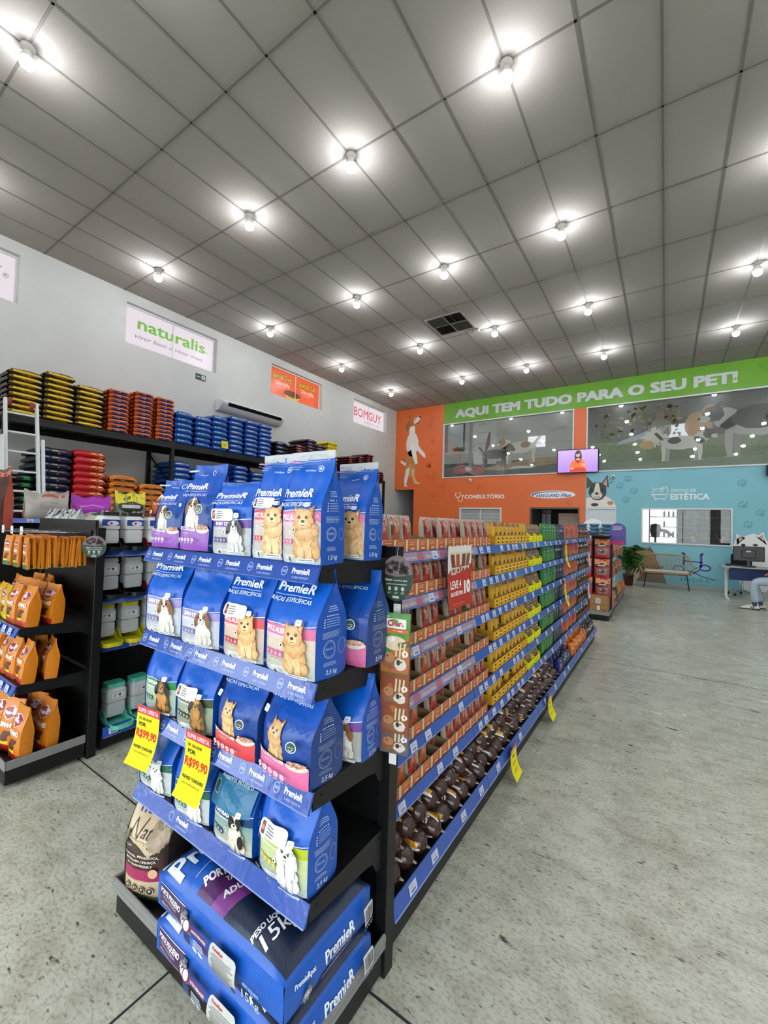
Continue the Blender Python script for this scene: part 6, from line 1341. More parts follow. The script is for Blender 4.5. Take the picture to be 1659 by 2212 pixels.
# feeders
def feeder(cbase, lid, body='frosted', label=0):
    t = empty('pet_feeder')
    def rr(z, w, d, r=.02):
        P = []
        for cx, cy, a0 in ((w/2-r, d/2-r, 0), (-w/2+r, d/2-r, 90), (-w/2+r, -d/2+r, 180), (w/2-r, -d/2+r, 270)):
            for k in range(4): a = radians(a0+k*30); P.append((cx+r*cos(a), cy+r*sin(a), z))
        return P
    m = M(); secs = [(.045, .11, .1), (.06, .115, .105), (.13, .115, .105), (.136, .1, .092), (.143, .122, .112), (.21, .122, .112), (.228, .105, .095), (.236, .1, .09)]
    secs = [(z*.965, w, d) for z, w, d in secs]; R = [rr(z, w, d) for z, w, d in secs]
    for a, b in zip(R, R[1:]):
        for i in range(16): j = (i+1) % 16; m.face([a[i], a[j], b[j], b[i]], '#b9bdbf' if body == 'frosted' else '#d9dada', body, True)
    m.face(R[-1], '#b4b8ba', body)
    A = Art(m, lambda x, y, o: (x, -.0565-o, y), 'paper', .0003, .3)
    if label == 1: A.rect(-.055, .16, .055, .2, '#2b4a9c', 1); A.ell(.01, .175, .035, .016, '#e6e6ea', 2); A.ell(.0, .175, .008, col='#b02030', layer=3)
    else: A.rect(-.035, .165, .035, .19, '#d9dadc', 1); A.fine(-.03, .168, .0, .187, 2, '#a0505a', 2); A.rect(.005, .17, .02, .186, '#4a4e58', 2)
    add('container', m, t)
    m = M(); a, b = rr(.226, .112, .1), rr(.25, .108, .098); 
    for i in range(16): j = (i+1) % 16; m.face([a[i], a[j], b[j], b[i]], lid, 'plastic')
    m.face(b, lid, 'plastic'); add('lid', m, t)
    m = M(); a, b, c = rr(.0, .135, .13, .03), rr(.018, .14, .135, .03), rr(.022, .125, .12, .028)
    def sh(P, dy): return [(x, y+dy, z) for x, y, z in P]
    a, b, c, dd = sh(a, 0), sh(b, 0), sh(c, 0), [(x*.85, y*.85, .012) for x, y, z in c]
    A1, B1 = rr(0, .13, .24, .045), rr(.026, .138, .25, .05); A1, B1 = sh(A1, -.06), sh(B1, -.06); C1 = [(x*.92, (y+.06)*.94-.06, .026) for x, y, z in B1]; D1 = [(x*.85, (y+.06)*.88-.06, .008) for x, y, z in B1]
    for P, Q in ((A1, B1), (B1, C1), (C1, D1)):
        for i in range(16): j = (i+1) % 16; m.face([P[i], P[j], Q[j], Q[i]], cbase, 'plastic')
    m.face(D1, cbase, 'plastic'); m.face(A1, cbase, 'plastic')
    for s in (-1, 1): m.face([(s*.064, -.07, .02), (s*.064, .05, .02), (s*.064, .05, .075), (s*.064, -.02, .075)], cbase, 'plastic'); m.face([(s*.06, -.07, .02), (s*.06, .05, .02), (s*.06, .05, .075), (s*.06, -.02, .075)], cbase, 'plastic'); m.face([(s*.064, -.07, .02), (s*.06, -.07, .02), (s*.06, -.02, .075), (s*.064, -.02, .075)], cbase, 'plastic'); m.face([(s*.064, -.02, .075), (s*.06, -.02, .075), (s*.06, .05, .075), (s*.064, .05, .075)], cbase, 'plastic')
    add('feeding_tray', m, t); return t
rows = [(ZR[0]+.04, [('#1c1d20', '#1c1d20', 1), ('#1c1d20', '#1c1d20', 1), ('#8f1622', '#6a1018', 1), ('#8f1622', '#6a1018', 1)], 'top shelf', .0),
        (ZR[1]+.04, [('#1c1d20', '#b0b4b6', 0), ('#1c1d20', '#b0b4b6', 0), ('#8f1622', '#b0b4b6', 0), ('#8f1622', '#b0b4b6', 0)], 'second shelf', .01),
        (ZR[2]+.04, [('#c9c21e', '#c9c21e', 0), ('#c9c21e', '#c9c21e', 0), ('#c9c21e', '#c9c21e', 0), ('#c9c21e', '#c9c21e', 0)], 'third shelf', .0),
        (ZR[3]+.04, [('#5ec4ac', '#4fb59c', 0), ('#5ec4ac', '#4fb59c', 0), ('#5ec4ac', '#4fb59c', 0)], 'bottom shelf', .06)]
cn = {'#1c1d20': 'black', '#8f1622': 'red', '#c9c21e': 'yellow', '#5ec4ac': 'mint green'}
cache = {}
for z, lst, nm, dy in rows:
    for k, (cb, ld, lb) in enumerate(lst):
        key = (cb, ld, lb)
        if key not in cache: o = cache[key] = feeder(cb, ld, 'frosted' if not lb else 'plastic', lb)
        else: o = copy_tree(cache[key])
        o.location = (-3.09 + (.06 if nm == 'bottom shelf' else 0), 1.29 + k*.152 + dy, z); o.rotation_euler = (0, 0, pi/2)
        tag(o, 'pet feeder with %s tray, %s from the end frame on the %s' % (cn[cb], nth(k), nm), 'pet feeder', 'pet feeders')
# cream bags standing on top of the second row, bags on the rows behind
def pillow(W, H, D, c, fn=None, seed=1, sidec=None, mat='film'):
    p = Pouch(W, H, D, .4, .97, 0, .3, .006, seed, .25, mat=mat, sag=.13); m = M(); p.body(m, c, sidec or c); A = p.art(m); 
    if fn: fn(A, W, H)
    return m
for k in range(4):
    o = add('food_bag', pillow(.22, .24, .12, '#cfcabb', lambda A, W, H: (A.fine(-W*.3, H*.45, W*.3, H*.7, 6, '#a8a595', 1), A.rect(-W*.4, H*.9, W*.4, H*.96, '#4a6a4a', 1)), 80+k), None, (-3.6, 1.36 + k*.235, 1.32-.04)); o.rotation_euler = (0, 0, pi/2)
    tag(o, 'cream bag with green seam on the row top behind the white feeders, %s from left' % nth(k), 'food bag', 'cream bags behind the feeders')
m = M(); m.box(-3.8, -3.42, 1.26, 5.3, 1.262, 1.28, BLK, 'steel_black'); tag(add('top_shelf', m), 'black top shelf under the cream bags of the feeder row', 'shelf')
for k in range(4):
    o = add('food_pouch', pillow(.12, .12, .05, '#a9abad', lambda A, W, H: A.rect(-W*.2, H*.5, W*.1, H*.99, '#2a2a2c', 1), 90+k), None, (-3.3 - k*.14, 1.26-.02 if False else 1.19, 1.405)); tag(o, 'silver pouch with black tab above the orange treat display, %s from right' % nth(k), 'food pouch', 'silver pouches')
# third row
X3 = -5.45
for k in range(3):
    y0 = 1.0 + k*1.2
    bay(0, X3, y0, y0+1.2, [1.39, 1.05, .7, .35, .1], -5.05, -5.0, 'black shelving bay behind the feeder row, %s from the left' % nth(k), 'shelving bays of the rear row', (lambda q: 4), 1, None, 1.5, (1.1, .7, .3))
for (x, y, W, H, D, c, sc_, lab, fn) in ((-4.35, .98, .26, .5, .14, '#4a2a26', '#c9604a', 'tall brown bag with coral edge at the far left', lambda A, W, H: (A.rect(-W*.5, H*.88, W*.5, H*.96, '#c9604a', 1), A.fine(-W*.3, H*.1, W*.3, H*.16, 1, '#d9c0b0', 1))),
                                    (-5.25, 1.62, .36, .3, .14, '#a8a39c', '#b0503c', 'grey and coral crumpled bag beside the purple one', lambda A, W, H: (A.rect(-W*.1, H*.8, W*.4, H*.92, '#b0503c', 1), A.fine(-W*.2, H*.3, W*.3, H*.6, 6, '#8a8782', 1))),
                                    (-5.25, 2.02, .36, .28, .14, '#a52bb0', '#2f7aa8', 'magenta purple bag on the rear row', lambda A, W, H: A.line([(-W*.3, H*.5), (0, H*.6), (W*.3, H*.5)], .008, '#e6b0ea', 1)),
                                    (-5.25, 2.42, .32, .36, .14, '#8a8f78', '#5a5f4a', 'bag with bright yellow top and 1.0 print on the rear row', lambda A, W, H: (A.rect(-W*.49, H*.55, W*.49, H*.99, '#e6d81c', 1), A.ell(0, H*.45, W*.42, H*.2, '#2f312c', 2), A.rrect(-W*.3, H*.4, W*.3, H*.52, .01, '#c9ccc8', 3), A.text('1.0', -W*.1, H*.75, H*.12, '#3a2a1c', 3, bold=.04))),
                                    (-5.25, 2.82, .28, .26, .14, '#d96a1c', '#b9521f', 'crumpled orange bag on the rear row', lambda A, W, H: A.fine(-W*.1, H*.3, W*.3, H*.6, 5, '#e6b080', 1)),
                                    (-5.25, 3.16, .28, .26, .14, '#2f6a9a', '#1f4a6a', 'blue striped bag on the rear row behind the blue pouch', lambda A, W, H: A.rect(-W*.4, H*.3, W*.4, H*.5, '#b9521f', 1))):
    o = add('food_bag', pillow(W, H, D, c, fn, int(abs(y)*10), sc_), None, (x, y, 1.43 if x < -5 else 1.35)); o.rotation_euler = (0, 0, pi/2 - .25 if x < -5 else .9); tag(o, lab, 'food bag')
m = M(); m.box(-4.6, -4.1, .7, 1.3, 0, 1.35, '#141415', 'steel_black', .005); A = Art(m, plane_map((-4.35, .7, .7), (1, 0, 0), (0, 0, 1), (0, -1, 0)), 'plastic', .001, 9); A.rect(-.23, -.02, .23, 0, '#2a2a2c', 1); A.rect(-.23, .3, .23, .32, '#2a2a2c', 1); tag(add('floor_display', m), 'black floor display box under the tall brown bag at the far left', 'display stand')

# ============================================================ SECOND ISLAND WITH RED POUCHES
XI = -1.21
for k in range(3):
    y0 = 8.14 + k*1.0
    bay(0, XI, y0, y0+1.0, [1.3, .95, .6, .12], XU, XB, 'black shelving bay behind the red pouch display, %s bay back' % nth(k), 'shelving bays of the far island', (lambda q: 3), 1, None, 1.404, (1.0, .6, .2))
g = empty('display_shelving', (XI, 8.1, 0)); tag(g, 'black end display with hanging red and tan jerky pouches and cardboard boxes', 'shelving')
m = M(); m.box(-.45, .45, 0, .03, .02, 1.38, '#101012', 'steel_black'); add('back_panel', m, g)
for x in (-.465, .425): m = M(); m.box(x, x+.04, -.01, .035, 0, 1.4, '#191a1a', 'steel_black', .003); add('upright', m, g)
m = M(); m.box(-.46, .46, -.4, 0, .02, .1, '#151614', 'steel_black', .004); add('base_plinth', m, g)
m = M(); m.box(-.465, .465, -.41, -.4, .09, .15, '#8a8a88', 'satin', .003); m.box(.455, .465, -.4, 0, .09, .15, '#8a8a88', 'satin', .003); add('grey_bumper', m, g)
m = M(); m.box(-.46, .46, -.42, .0, 1.37, 1.39, '#141415', 'steel_black', .003); add('top_shelf', m, g)
m = M(); m.box(.1, .19, -.425, -.421, 1.3, 1.38, '#d9dadc', 'paper'); add('price_label', m, g)
def jerky(A, W, H):
    A.rect(-W*.48, H*.66, W*.48, H*.98, '#d9935a', 1); A.rect(-W*.48, H*.56, W*.48, H*.7, '#4a2420', 2); A.text('PREMIUM', 0, H*.61, H*.06, '#efe6dc', 3, bold=.05, w=W*.5, res=1); A.ell(0, H*.72, W*.14, H*.06, '#2a1a18', 3, 10); A.poly([(-W*.38, H*.48), (W*.38, H*.48), (W*.3, H*.15), (-W*.3, H*.15)], '#8a7a70', 2); A.ell(0, H*.34, W*.24, H*.1, '#5a4038', 3, 10, .15); A.ell(-W*.1, H*.38, W*.08, H*.04, '#d9d2cc', 4, 8)
JK = flatpack(.225, .31, .06, jerky, '#a81f2c', seed=95, pinch=.6).mesh('jerky_pouch')
for r, z in enumerate((1.02, .69, .38)):
    for c in range(3):
        for d in range(2):
            if r == 2 and c > 0 and d == 1: continue
            x = -.875 - c*.265 + (.02 if r == 2 else 0)
            o = put(JK, 'jerky_pouch', (x, 7.83 + d*.09 - (.02 if r == 2 else 0), z), rnd(-.08, .08)); tag(o, 'red and tan jerky pouch, %s column from the right, %s row, %s' % (nth(c), ('top', 'middle', 'lowest')[r], ('front', 'behind')[d]), 'treat pouch', 'red jerky pouches')
for k in range(3):
    m = M(); m.box(-.135, .135, -.15, .15, 0, .3, '#a47a52', 'paper', .004); A = Art(m, lambda x, y, o: (x, -.15-o, y), 'paper', .0005, 9); A.rect(-.135, .145, .135, .16, '#8f6a46', 1); A.rect(-.04, .17, .03, .25, '#dcdad6', 2); A.rect(-.02, .06, .02, .13, '#dcdad6', 2); A.fine(-.035, .18, .025, .24, 4, '#6b6b6b', 3); A.rect(.06, .03, .11, .08, '#8a6440', 2)
    o = add('cardboard_box', m, None, (-.905 - k*.285, 7.87, .105)); tag(o, 'brown cardboard box with white labels under the red pouches, %s from right' % nth(k), 'box', 'cardboard boxes')
bm = M(); bm.lathe([(0, 0), (.05, 0), (.07, .02), (.085, .06), (.08, .06), (.062, .02), (0, .012)], (0, 0, 0), 18, '#4a7a96', 'plastic'); BW = bm.mesh('pet_bowl')
for k in range(9):
    i, j = k % 3, k // 3
    o = put(BW, 'pet_bowl', (-.86 - i*.19, 8.25, 1.4 + j*.062), 0); tag(o, 'blue plastic pet bowl, %s stack from right, %s up, on the red pouch display' % (nth(i), nth(j)), 'pet bowl', 'blue pet bowls')
bm = M(); bm.lathe([(0, 0), (.09, 0), (.12, .02), (.15, .09), (.14, .09), (.11, .025), (0, .015)], (0, 0, 0), 20, '#e3e6e4', 'plastic'); BW2 = bm.mesh('pet_bowl')
for k in range(4):
    o = put(BW2, 'pet_bowl', (-1.05 - k*.02, 8.52 + (k % 2)*.03, 1.36 + k*.05), 0, .9); tag(o, 'white pet bowl tilted behind the blue bowls, %s of the nest' % nth(k), 'pet bowl', 'white pet bowls')
t = empty('display_card', (-.66, 7.95, 1.4)); tag(t, 'purple rounded display card at the corner of the red pouch display', 'display card'); m = M()
P = [(.12*cos(radians(a)), .1+.1*sin(radians(a))) for a in range(0, 181, 15)] + [(-.12, -.16), (.12, -.16)]
m.face([(x, 0, z) for x, z in P], '#4a3a8c', 'plastic'); m.face([(x, .004, z) for x, z in P], '#4a3a8c', 'plastic'); A = Art(m, lambda x, y, o: (x, -o, y), 'paper', .0005, 9); A.fine(-.08, .08, .08, .15, 3, '#d5cfe8', 1); A.rect(-.1, -.15, .1, -.1, '#c93a6a', 1); add('card', m, t)
pk = [('orange', '#d9701c'), ('brown', ''), ('green', ''), ('navy', ''), ('cream', '')]
for r, z in enumerate((.99, .64, .16)):
    for k in range(14):
        kd = random.choice(['orange', 'orange', 'brown', 'navy', 'green' if r == 2 else 'red'])
        o = put(ST[kd], 'treat_bag', (-.8 if r < 2 else -.76, 8.3 + k*.17, z+.0), pi/2 + rnd(-.2, .2), -.08); o.scale = (1.5, 1.3, 1.6)
        tag(o, 'hanging treat bag on the aisle side of the far island, %s back, %s shelf' % (nth(k), ('upper', 'middle', 'bottom')[r]), 'treat bag', 'treat bags of the far island')

# ============================================================ WAITING AREA
# rattan bench
t = empty('bench', (0.02, 13.28, 0)); tag(t, 'rattan bench with white seat cushion and black hairpin legs by the blue wall', 'bench')
pts = [(-.52, -.3, .43), (-.6, -.22, .6), (-.53, .12, .66), (-.46, .22, .86), (0, .24, .87), (.46, .22, .86), (.53, .12, .66), (.6, -.22, .6), (.52, -.3, .43)]
m = M(); m.tube(pts, .016, 10, '#b58a55', 'rattan'); add('arm_rail', m, t)
m = M(); seat = [(-.52, -.3, .42), (.52, -.3, .42), (.5, .16, .42), (-.5, .16, .42), (-.52, -.3, .42)]; m.tube(seat, .018, 8, '#b58a55', 'rattan'); m.box(-.5, .5, -.28, .15, .41, .425, '#a87c48', 'rattan'); add('seat_frame', m, t)
for k in range(17):
    a = -.46 + k*.0575; m = M(); m.tube([(a, .15, .42), (a, .19, .64), (a*.98, .235, .86)], .005, 6, '#a87c48', 'rattan'); add('back_cane', m, t)
for z in (.5, .56, .62, .7, .78): m = M(); yy = .16 + (z-.42)*.17; m.tube([(-.5, yy-.05, z), (-.3, yy, z), (.3, yy, z), (.5, yy-.05, z)], .004, 6, '#a87c48', 'rattan'); add('back_weave', m, t)
m = M(); m.box(-.48, .48, -.27, .13, .43, .475, '#cfcbc0', 'matte', .02); add('cushion', m, t)
for x in (-.48, .48):
    m = M(); m.tube([(x*.9, -.2, .41), (x*1.02, -.24, .02), (x*1.02, -.22, .008), (x*1.02, .1, .008), (x*1.02, .12, .02), (x*.9, .08, .41)], .008, 8, '#151517', 'steel_black'); add('leg', m, t)
m = M(); m.tube([(-.45, -.2, .38), (.45, -.2, .38)], .007, 6, '#151517', 'steel_black'); add('cross_bar', m, t)
# potted palm
t = empty('potted_palm', (-.83, 13.2, 0)); tag(t, 'bushy green potted palm in a brown pot beside the rattan bench', 'plant')
m = M(); m.lathe([(0, 0), (.1, 0), (.13, .27), (.145, .27), (.145, .3), (.12, .3), (.118, .26), (0, .26)], (0, 0, 0), 20, '#5a2a20', 'plastic'); add('pot', m, t)
m = M(); m.lathe([(0, 0), (.118, 0), (.1, .008), (0, .014)], (0, 0, .25), 14, '#2a1f18', 'matte'); add('soil', m, t)
rg = random.Random(12); ms = M(); ml = M()
for k in range(24):
    a = rg.uniform(0, 6.28); r = rg.uniform(.01, .07); b = Vector((r*cos(a), r*sin(a), .25)); hh = rg.uniform(.4, .85); tp = b + Vector((cos(a)*hh*.18, sin(a)*hh*.18, hh)); ms.tube([b, (b+tp)/2, tp], .006, 6, '#4a6a34', 'leaf')
    for q in range(13):
        f = rg.uniform(.45, 1); p = b.lerp(tp, f); a2 = rg.uniform(0, 6.28); l = rg.uniform(.2, .34); d = Vector((cos(a2), sin(a2), rg.uniform(.1, .7))).normalized(); w = Vector((-sin(a2), cos(a2), 0))*.022
        p1 = p + d*l*.5; p2 = p + d*l + Vector((0, 0, -l*.35)); c = rg.choice(['#2f5a24', '#3f7030', '#284c20', '#55843c'])
        ml.face([p, p1-w, p2], c, 'leaf'); ml.face([p, p2, p1+w+Vector((0, 0, .004))], c, 'leaf')
add('stem', ms, t); add('foliage', ml, t)
# desk, monitor, keyboard, phone
t = empty('desk', (1.75, 12.5, 0)); tag(t, 'grey-topped desk with navy front panel at the right edge', 'desk')
m = M(); m.box(-.68, .75, -.32, .32, .715, .74, '#a8aeae', 'satin', .004); add('desktop', m, t)
m = M(); m.box(-.55, .7, -.2, -.18, .44, .712, '#1f3566', 'satin', .003); add('modesty_panel', m, t)
for x in (-.58, .68):
    m = M(); m.box(x-.025, x+.025, -.03, .03, .03, .715, '#8b9294', 'whitemetal'); m.box(x-.03, x+.03, -.3, .3, 0, .035, '#9aa0a2', 'whitemetal', .004); m.box(x-.03, x+.03, -.28, .28, .69, .713, '#8b9294', 'whitemetal'); add('leg', m, t)
t = empty('monitor', (1.545, 12.35, .742), radians(-4)); tag(t, 'black computer monitor seen from behind on the desk', 'monitor')
m = M(); m.box(-.27, .27, .0, .03, .13, .46, '#141416', 'plastic', .012); m.box(-.12, .12, -.025, 0, .2, .38, '#17171a', 'plastic', .01); add('casing', m, t); m = M(); m.box(-.04, .04, -.0265, -.025, .335, .365, '#b9bcc2', 'plastic'); add('badge', m, t)
m = M(); m.box(-.03, .03, -.02, .02, .01, .2, '#1a1a1c', 'plastic', .005); m.box(-.12, .12, -.08, .08, 0, .012, '#1a1a1c', 'plastic', .005); add('stand', m, t)
m = M(); m.box(-.2, .2, -.07, .07, 0, .02, '#17171a', 'plastic', .006); A = Art(m, lambda x, y, o: (x, y, .02+o), 'plastic', .001, 9)
for r in range(4):
    for c in range(13): A.rect(-.19+c*.029, -.06+r*.03, -.167+c*.029, -.036+r*.03, '#26262a', 1)
tag(add('keyboard', m, None, (1.5, 12.6, .741)), 'black keyboard on the desk beside the monitor', 'keyboard')
m = M(); m.box(-.05, .05, -.03, .03, 0, .035, '#1a1a1c', 'plastic', .012); m.box(-.05, .05, -.012, .012, .035, .05, '#222226', 'plastic', .008); tag(add('telephone', m, None, (1.2, 12.4, .741)), 'small black telephone near the left corner of the desk', 'telephone')
# office chair
t = empty('office_chair', (1.55, 13.25, 0)); tag(t, 'dark office chair on castors behind the desk', 'chair')
m = M(); m.tube([(0, 0, .1), (0, 0, .42)], .02, 10, '#2a2a2c', 'chrome'); add('column', m, t)
for k in range(5):
    a = 2*pi*k/5+.3; m = M(); m.tube([(0, 0, .12), (.16*cos(a), .16*sin(a), .1), (.28*cos(a), .28*sin(a), .065)], .014, 8, '#3a3a3c', 'chrome'); lg = add('base_leg', m, t)
    m = M(); m.lathe([(0, -.02), (.026, -.018), (.028, 0), (.026, .018), (0, .02)], (.28*cos(a), .28*sin(a), .03), 12, '#141415', 'rubber', 'y'); add('castor', m, lg)
m = M(); m.box(-.23, .23, -.23, .23, .42, .5, '#1f2022', 'matte', .03); add('seat', m, t); m = M(); m.box(-.2, .2, .2, .26, .55, .98, '#1f2022', 'matte', .03); add('backrest', m, t); m = M(); m.box(-.03, .03, .2, .235, .45, .6, '#1f2022', 'plastic', .004); add('back_stem', m, t)

# ============================================================ PEOPLE
def skin_body(name, V, E, R, mat, parent=None, sub=2, root=0, color='#888888'):
    me = bpy.data.meshes.new(name); me.from_pydata([tuple(v) for v in V], E, []); me.materials.append(MATS[mat]); o = bpy.data.objects.new(name, me); COL.objects.link(o)
    md = o.modifiers.new('skin', 'SKIN'); md.use_smooth_shade = True
    for i, r in enumerate(R):
        sv = me.skin_vertices[0].data[i]; sv.radius = (r, r) if not isinstance(r, tuple) else r; sv.use_root = (i == root)
    s = o.modifiers.new('sub', 'SUBSURF'); s.levels = sub; s.render_levels = sub
    if parent: o.parent = parent
    return o
node_mat('cloth_blue', .85, .2, color='#2b4a9c', nscale=40, namt=.1); node_mat('cloth_grey', .85, .2, color='#8f8a80', nscale=40, namt=.1); node_mat('hair', .5, .4, color='#191412', nscale=60, namt=.3)
def hand(parent, wrist, d, n, curl=.5, s=1.0, label=None):
    """palm + five fingers; d = direction of fingers, n = palm normal"""
    d = Vector(d).normalized(); n = Vector(n).normalized(); w = d.cross(n).normalized(); wr = Vector(wrist)
    V = [wr, wr+d*.04*s, wr+d*.075*s]; E = [(0, 1), (1, 2)]; R = [(.024*s, .018*s), (.032*s, .016*s), (.03*s, .014*s)]
    for k, (o_, l) in enumerate(((-.027, .062), (-.009, .07), (.009, .066), (.027, .052))):
        b = wr + d*.07*s + w*o_*s; i = len(V); V += [b, b + (d*cos(curl*.5)+n*sin(curl*.5))*l*.5*s, b + (d*cos(curl*.5)+n*sin(curl*.5))*l*.5*s + (d*cos(curl*1.3)+n*sin(curl*1.3))*l*.5*s]; E += [(2, i), (i, i+1), (i+1, i+2)]; R += [.0095*s, .009*s, .007*s]
    i = len(V); b = wr + d*.03*s - w*.03*s; V += [b, b + (d*.7-w*.6+n*.3).normalized()*.035*s, b + (d*.7-w*.6+n*.3).normalized()*.035*s + (d+n*.5).normalized()*.025*s]; E += [(1, i), (i, i+1), (i+1, i+2)]; R += [.012*s, .0105*s, .008*s]
    return skin_body('hand', V, E, R, 'skin', parent, 2)
def head(parent, c, face, up=(0, 0, 1), hairlen=0, s=1.0):
    """c = head centre; face = facing direction"""
    f = Vector(face).normalized(); u = Vector(up); r = f.cross(u).normalized(); c = Vector(c); m = M()
    def P(a, b, e): return c + r*a*s + u*b*s + f*e*s
    def H(uu, vv):
        th = 2*pi*uu; ph = pi*vv; x, y, z = sin(ph)*cos(th), cos(ph), sin(ph)*sin(th)
        k = 1 - .22*max(0, -y)**1.5; jaw = .012*max(0, -y)*max(0, z)
        return P(x*.075*k, y*.115, z*.095*k + jaw + (.012 if abs(x) < .15 and z > .8 and -.3 < y < .15 else 0))
    m.grid(H, 24, 18, '#b98262', 'skin', True, wrap=True)
    for sg in (-1, 1):
        m.lathe([(0, 0), (.008, .002), (.011, .006), (0, .01)], tuple(P(sg*.03, .012, .086) - Vector((0, 0, .003))), 8, '#efe9e4', 'skin')
        m.grid(lambda a, b: P(sg*(.074+.012*sin(pi*b)), -.03+.06*b, -.015+.03*a*sin(pi*b)), 4, 6, '#b98262', 'skin')
    add('head', m, parent)
    e = M()
    for sg in (-1, 1): q = P(sg*.03, .012, .09); e.lathe([(0, 0), (.007, .001), (.009, .006), (0, .01)], tuple(q), 8, '#1a1210', 'gloss')
    e.tube([P(-.022, -.048, .088), P(0, -.052, .093), P(.022, -.048, .088)], .004, 6, '#8a4a42', 'plastic'); add('face_features', e, parent)
    h = M(); h.grid(lambda a, b: P(cos(2*pi*a)*sin(b*1.75)*.083, cos(b*1.75)*.125 + .008 - (hairlen*max(0, -sin(2*pi*a))*b), sin(2*pi*a)*sin(b*1.75)*.104*(1 if sin(2*pi*a) < .2 else .93) - .006), 24, 10, '#191412', 'hair', True, wrap=True); add('hair', h, parent)
# seated client at the right edge: only lower leg and shoe are inside the frame
t = empty('person', (1.9, 11.05, 0)); tag(t, 'seated person at the right edge in light jeans and white three-striped sneakers', 'person')
V = [(.12, 0, .56), (.02, -.08, .56), (-.4, -.1, .55), (-.46, -.1, .5), (-.44, -.1, .3), (-.42, -.1, .13), (.02, .09, .56), (-.36, .12, .55), (-.42, .12, .5), (-.36, .12, .3), (-.3, .12, .13)]
E = [(0, 1), (1, 2), (2, 3), (3, 4), (4, 5), (0, 6), (6, 7), (7, 8), (8, 9), (9, 10)]
skin_body('jeans', V, E, [.13, .1, .078, .078, .07, .078, .1, .078, .078, .07, .078], 'denim', t)
V = [(.12, 0, .6), (.15, 0, .75), (.15, 0, .95), (.12, 0, 1.06), (.11, 0, 1.13), (.13, -.19, 1.03), (.08, -.23, .8), (-.12, -.17, .72), (.13, .19, 1.03), (.08, .23, .8), (-.12, .17, .72)]
E = [(0, 1), (1, 2), (2, 3), (3, 4), (3, 5), (5, 6), (6, 7), (3, 8), (8, 9), (9, 10)]
skin_body('jumper', V, E, [.14, .14, .15, .1, .06, .065, .052, .042, .065, .052, .042], 'cloth_grey', t)
hand(t, (-.13, -.165, .72), (-1, .1, -.3), (0, 0, -1), .6); hand(t, (-.13, .165, .72), (-1, -.1, -.3), (0, 0, -1), .6); head(t, (.08, 0, 1.27), (-1, 0, 0), hairlen=.1)
m = M(); m.tube([(.11, 0, 1.08), (.09, 0, 1.2)], .05, 12, '#b98262', 'skin'); add('neck', m, t)
for sy, x0, zz in ((-.1, -.44, 0), (.12, -.32, 0)):
    def S(u, v):
        th = 2*pi*u; L_ = .15; x = -cos(pi*v)*L_; w = .045*(sin(pi*v)**.5)*(1.05 if x < 0 else .85); hgt = .085 if x > .03 else .085 - (.03-x)*.33
        return Vector((x0 - .07 + x, sy + w*cos(th), .018 + max(0, sin(th))*hgt*(sin(pi*v)**.4)))
    m = M(); m.grid(S, 18, 16, '#e6e4df', 'satin', True, wrap=True)
    for k in range(3):
        xx = x0 - .09 + k*.028
        for sg in (-1, 1): m.face([(xx, sy+sg*.047, .025), (xx+.014, sy+sg*.047, .025), (xx+.034, sy+sg*.034, .075), (xx+.02, sy+sg*.034, .075)], '#141416', 'satin')
    sh = add('sneaker', m, t)
    m = M(); m.grid(lambda u, v: Vector((x0-.07-cos(pi*v)*.155, sy+.05*(sin(pi*v)**.5)*cos(2*pi*u), .009+.009*sin(2*pi*u))), 14, 14, '#5a3a28', 'rubber', True, wrap=True); add('sole', m, sh)
    m = M(); m.tube([(x0+.0, sy, .07), (x0+.0, sy, .14)], .038, 10, '#4a5560', 'matte'); add('sock', m, sh)
# chair the person sits on
t = empty('wicker_chair', (2.0, 11.05, 0)); tag(t, 'tan wicker chair under the seated person at the right edge', 'chair')
m = M(); m.box(-.26, .26, -.27, .27, .38, .43, '#a87c48', 'rattan', .02); add('seat', m, t)
m = M(); m.tube([(-.24, -.27, .43), (-.22, -.28, .62), (.1, -.3, .72), (.28, -.2, .88), (.28, .2, .88), (.1, .3, .72), (-.22, .28, .62), (-.24, .27, .43)], .018, 8, '#b58a55', 'rattan'); add('arm_rail', m, t)
for x in (-.23, .23):
    for y in (-.24, .24): m = M(); m.tube([(x, y, .39), (x*1.1, y*1.1, 0)], .013, 8, '#1a1a1a', 'steel_black'); add('leg', m, t)
# white chair, just its leg in view
t = empty('white_chair', (1.8, 10.15, 0)); tag(t, 'white chair cut by the right edge, only a leg in view', 'chair')
m = M(); m.box(-.2, .22, -.22, .22, .43, .46, '#dcdddb', 'plastic', .015); add('seat', m, t); m = M(); m.box(.19, .22, -.2, .2, .46, .85, '#dcdddb', 'plastic', .012); add('backrest', m, t)
for x, y in ((-.17, .12), (-.17, -.19), (.19, .19), (.19, -.19)): m = M(); m.tube([(x, y*.9, .43), (x*1.02, y, .35), (x*1.28, y*1.05, 0)], .013, 8, '#dcdddb', 'plastic'); add('leg', m, t)
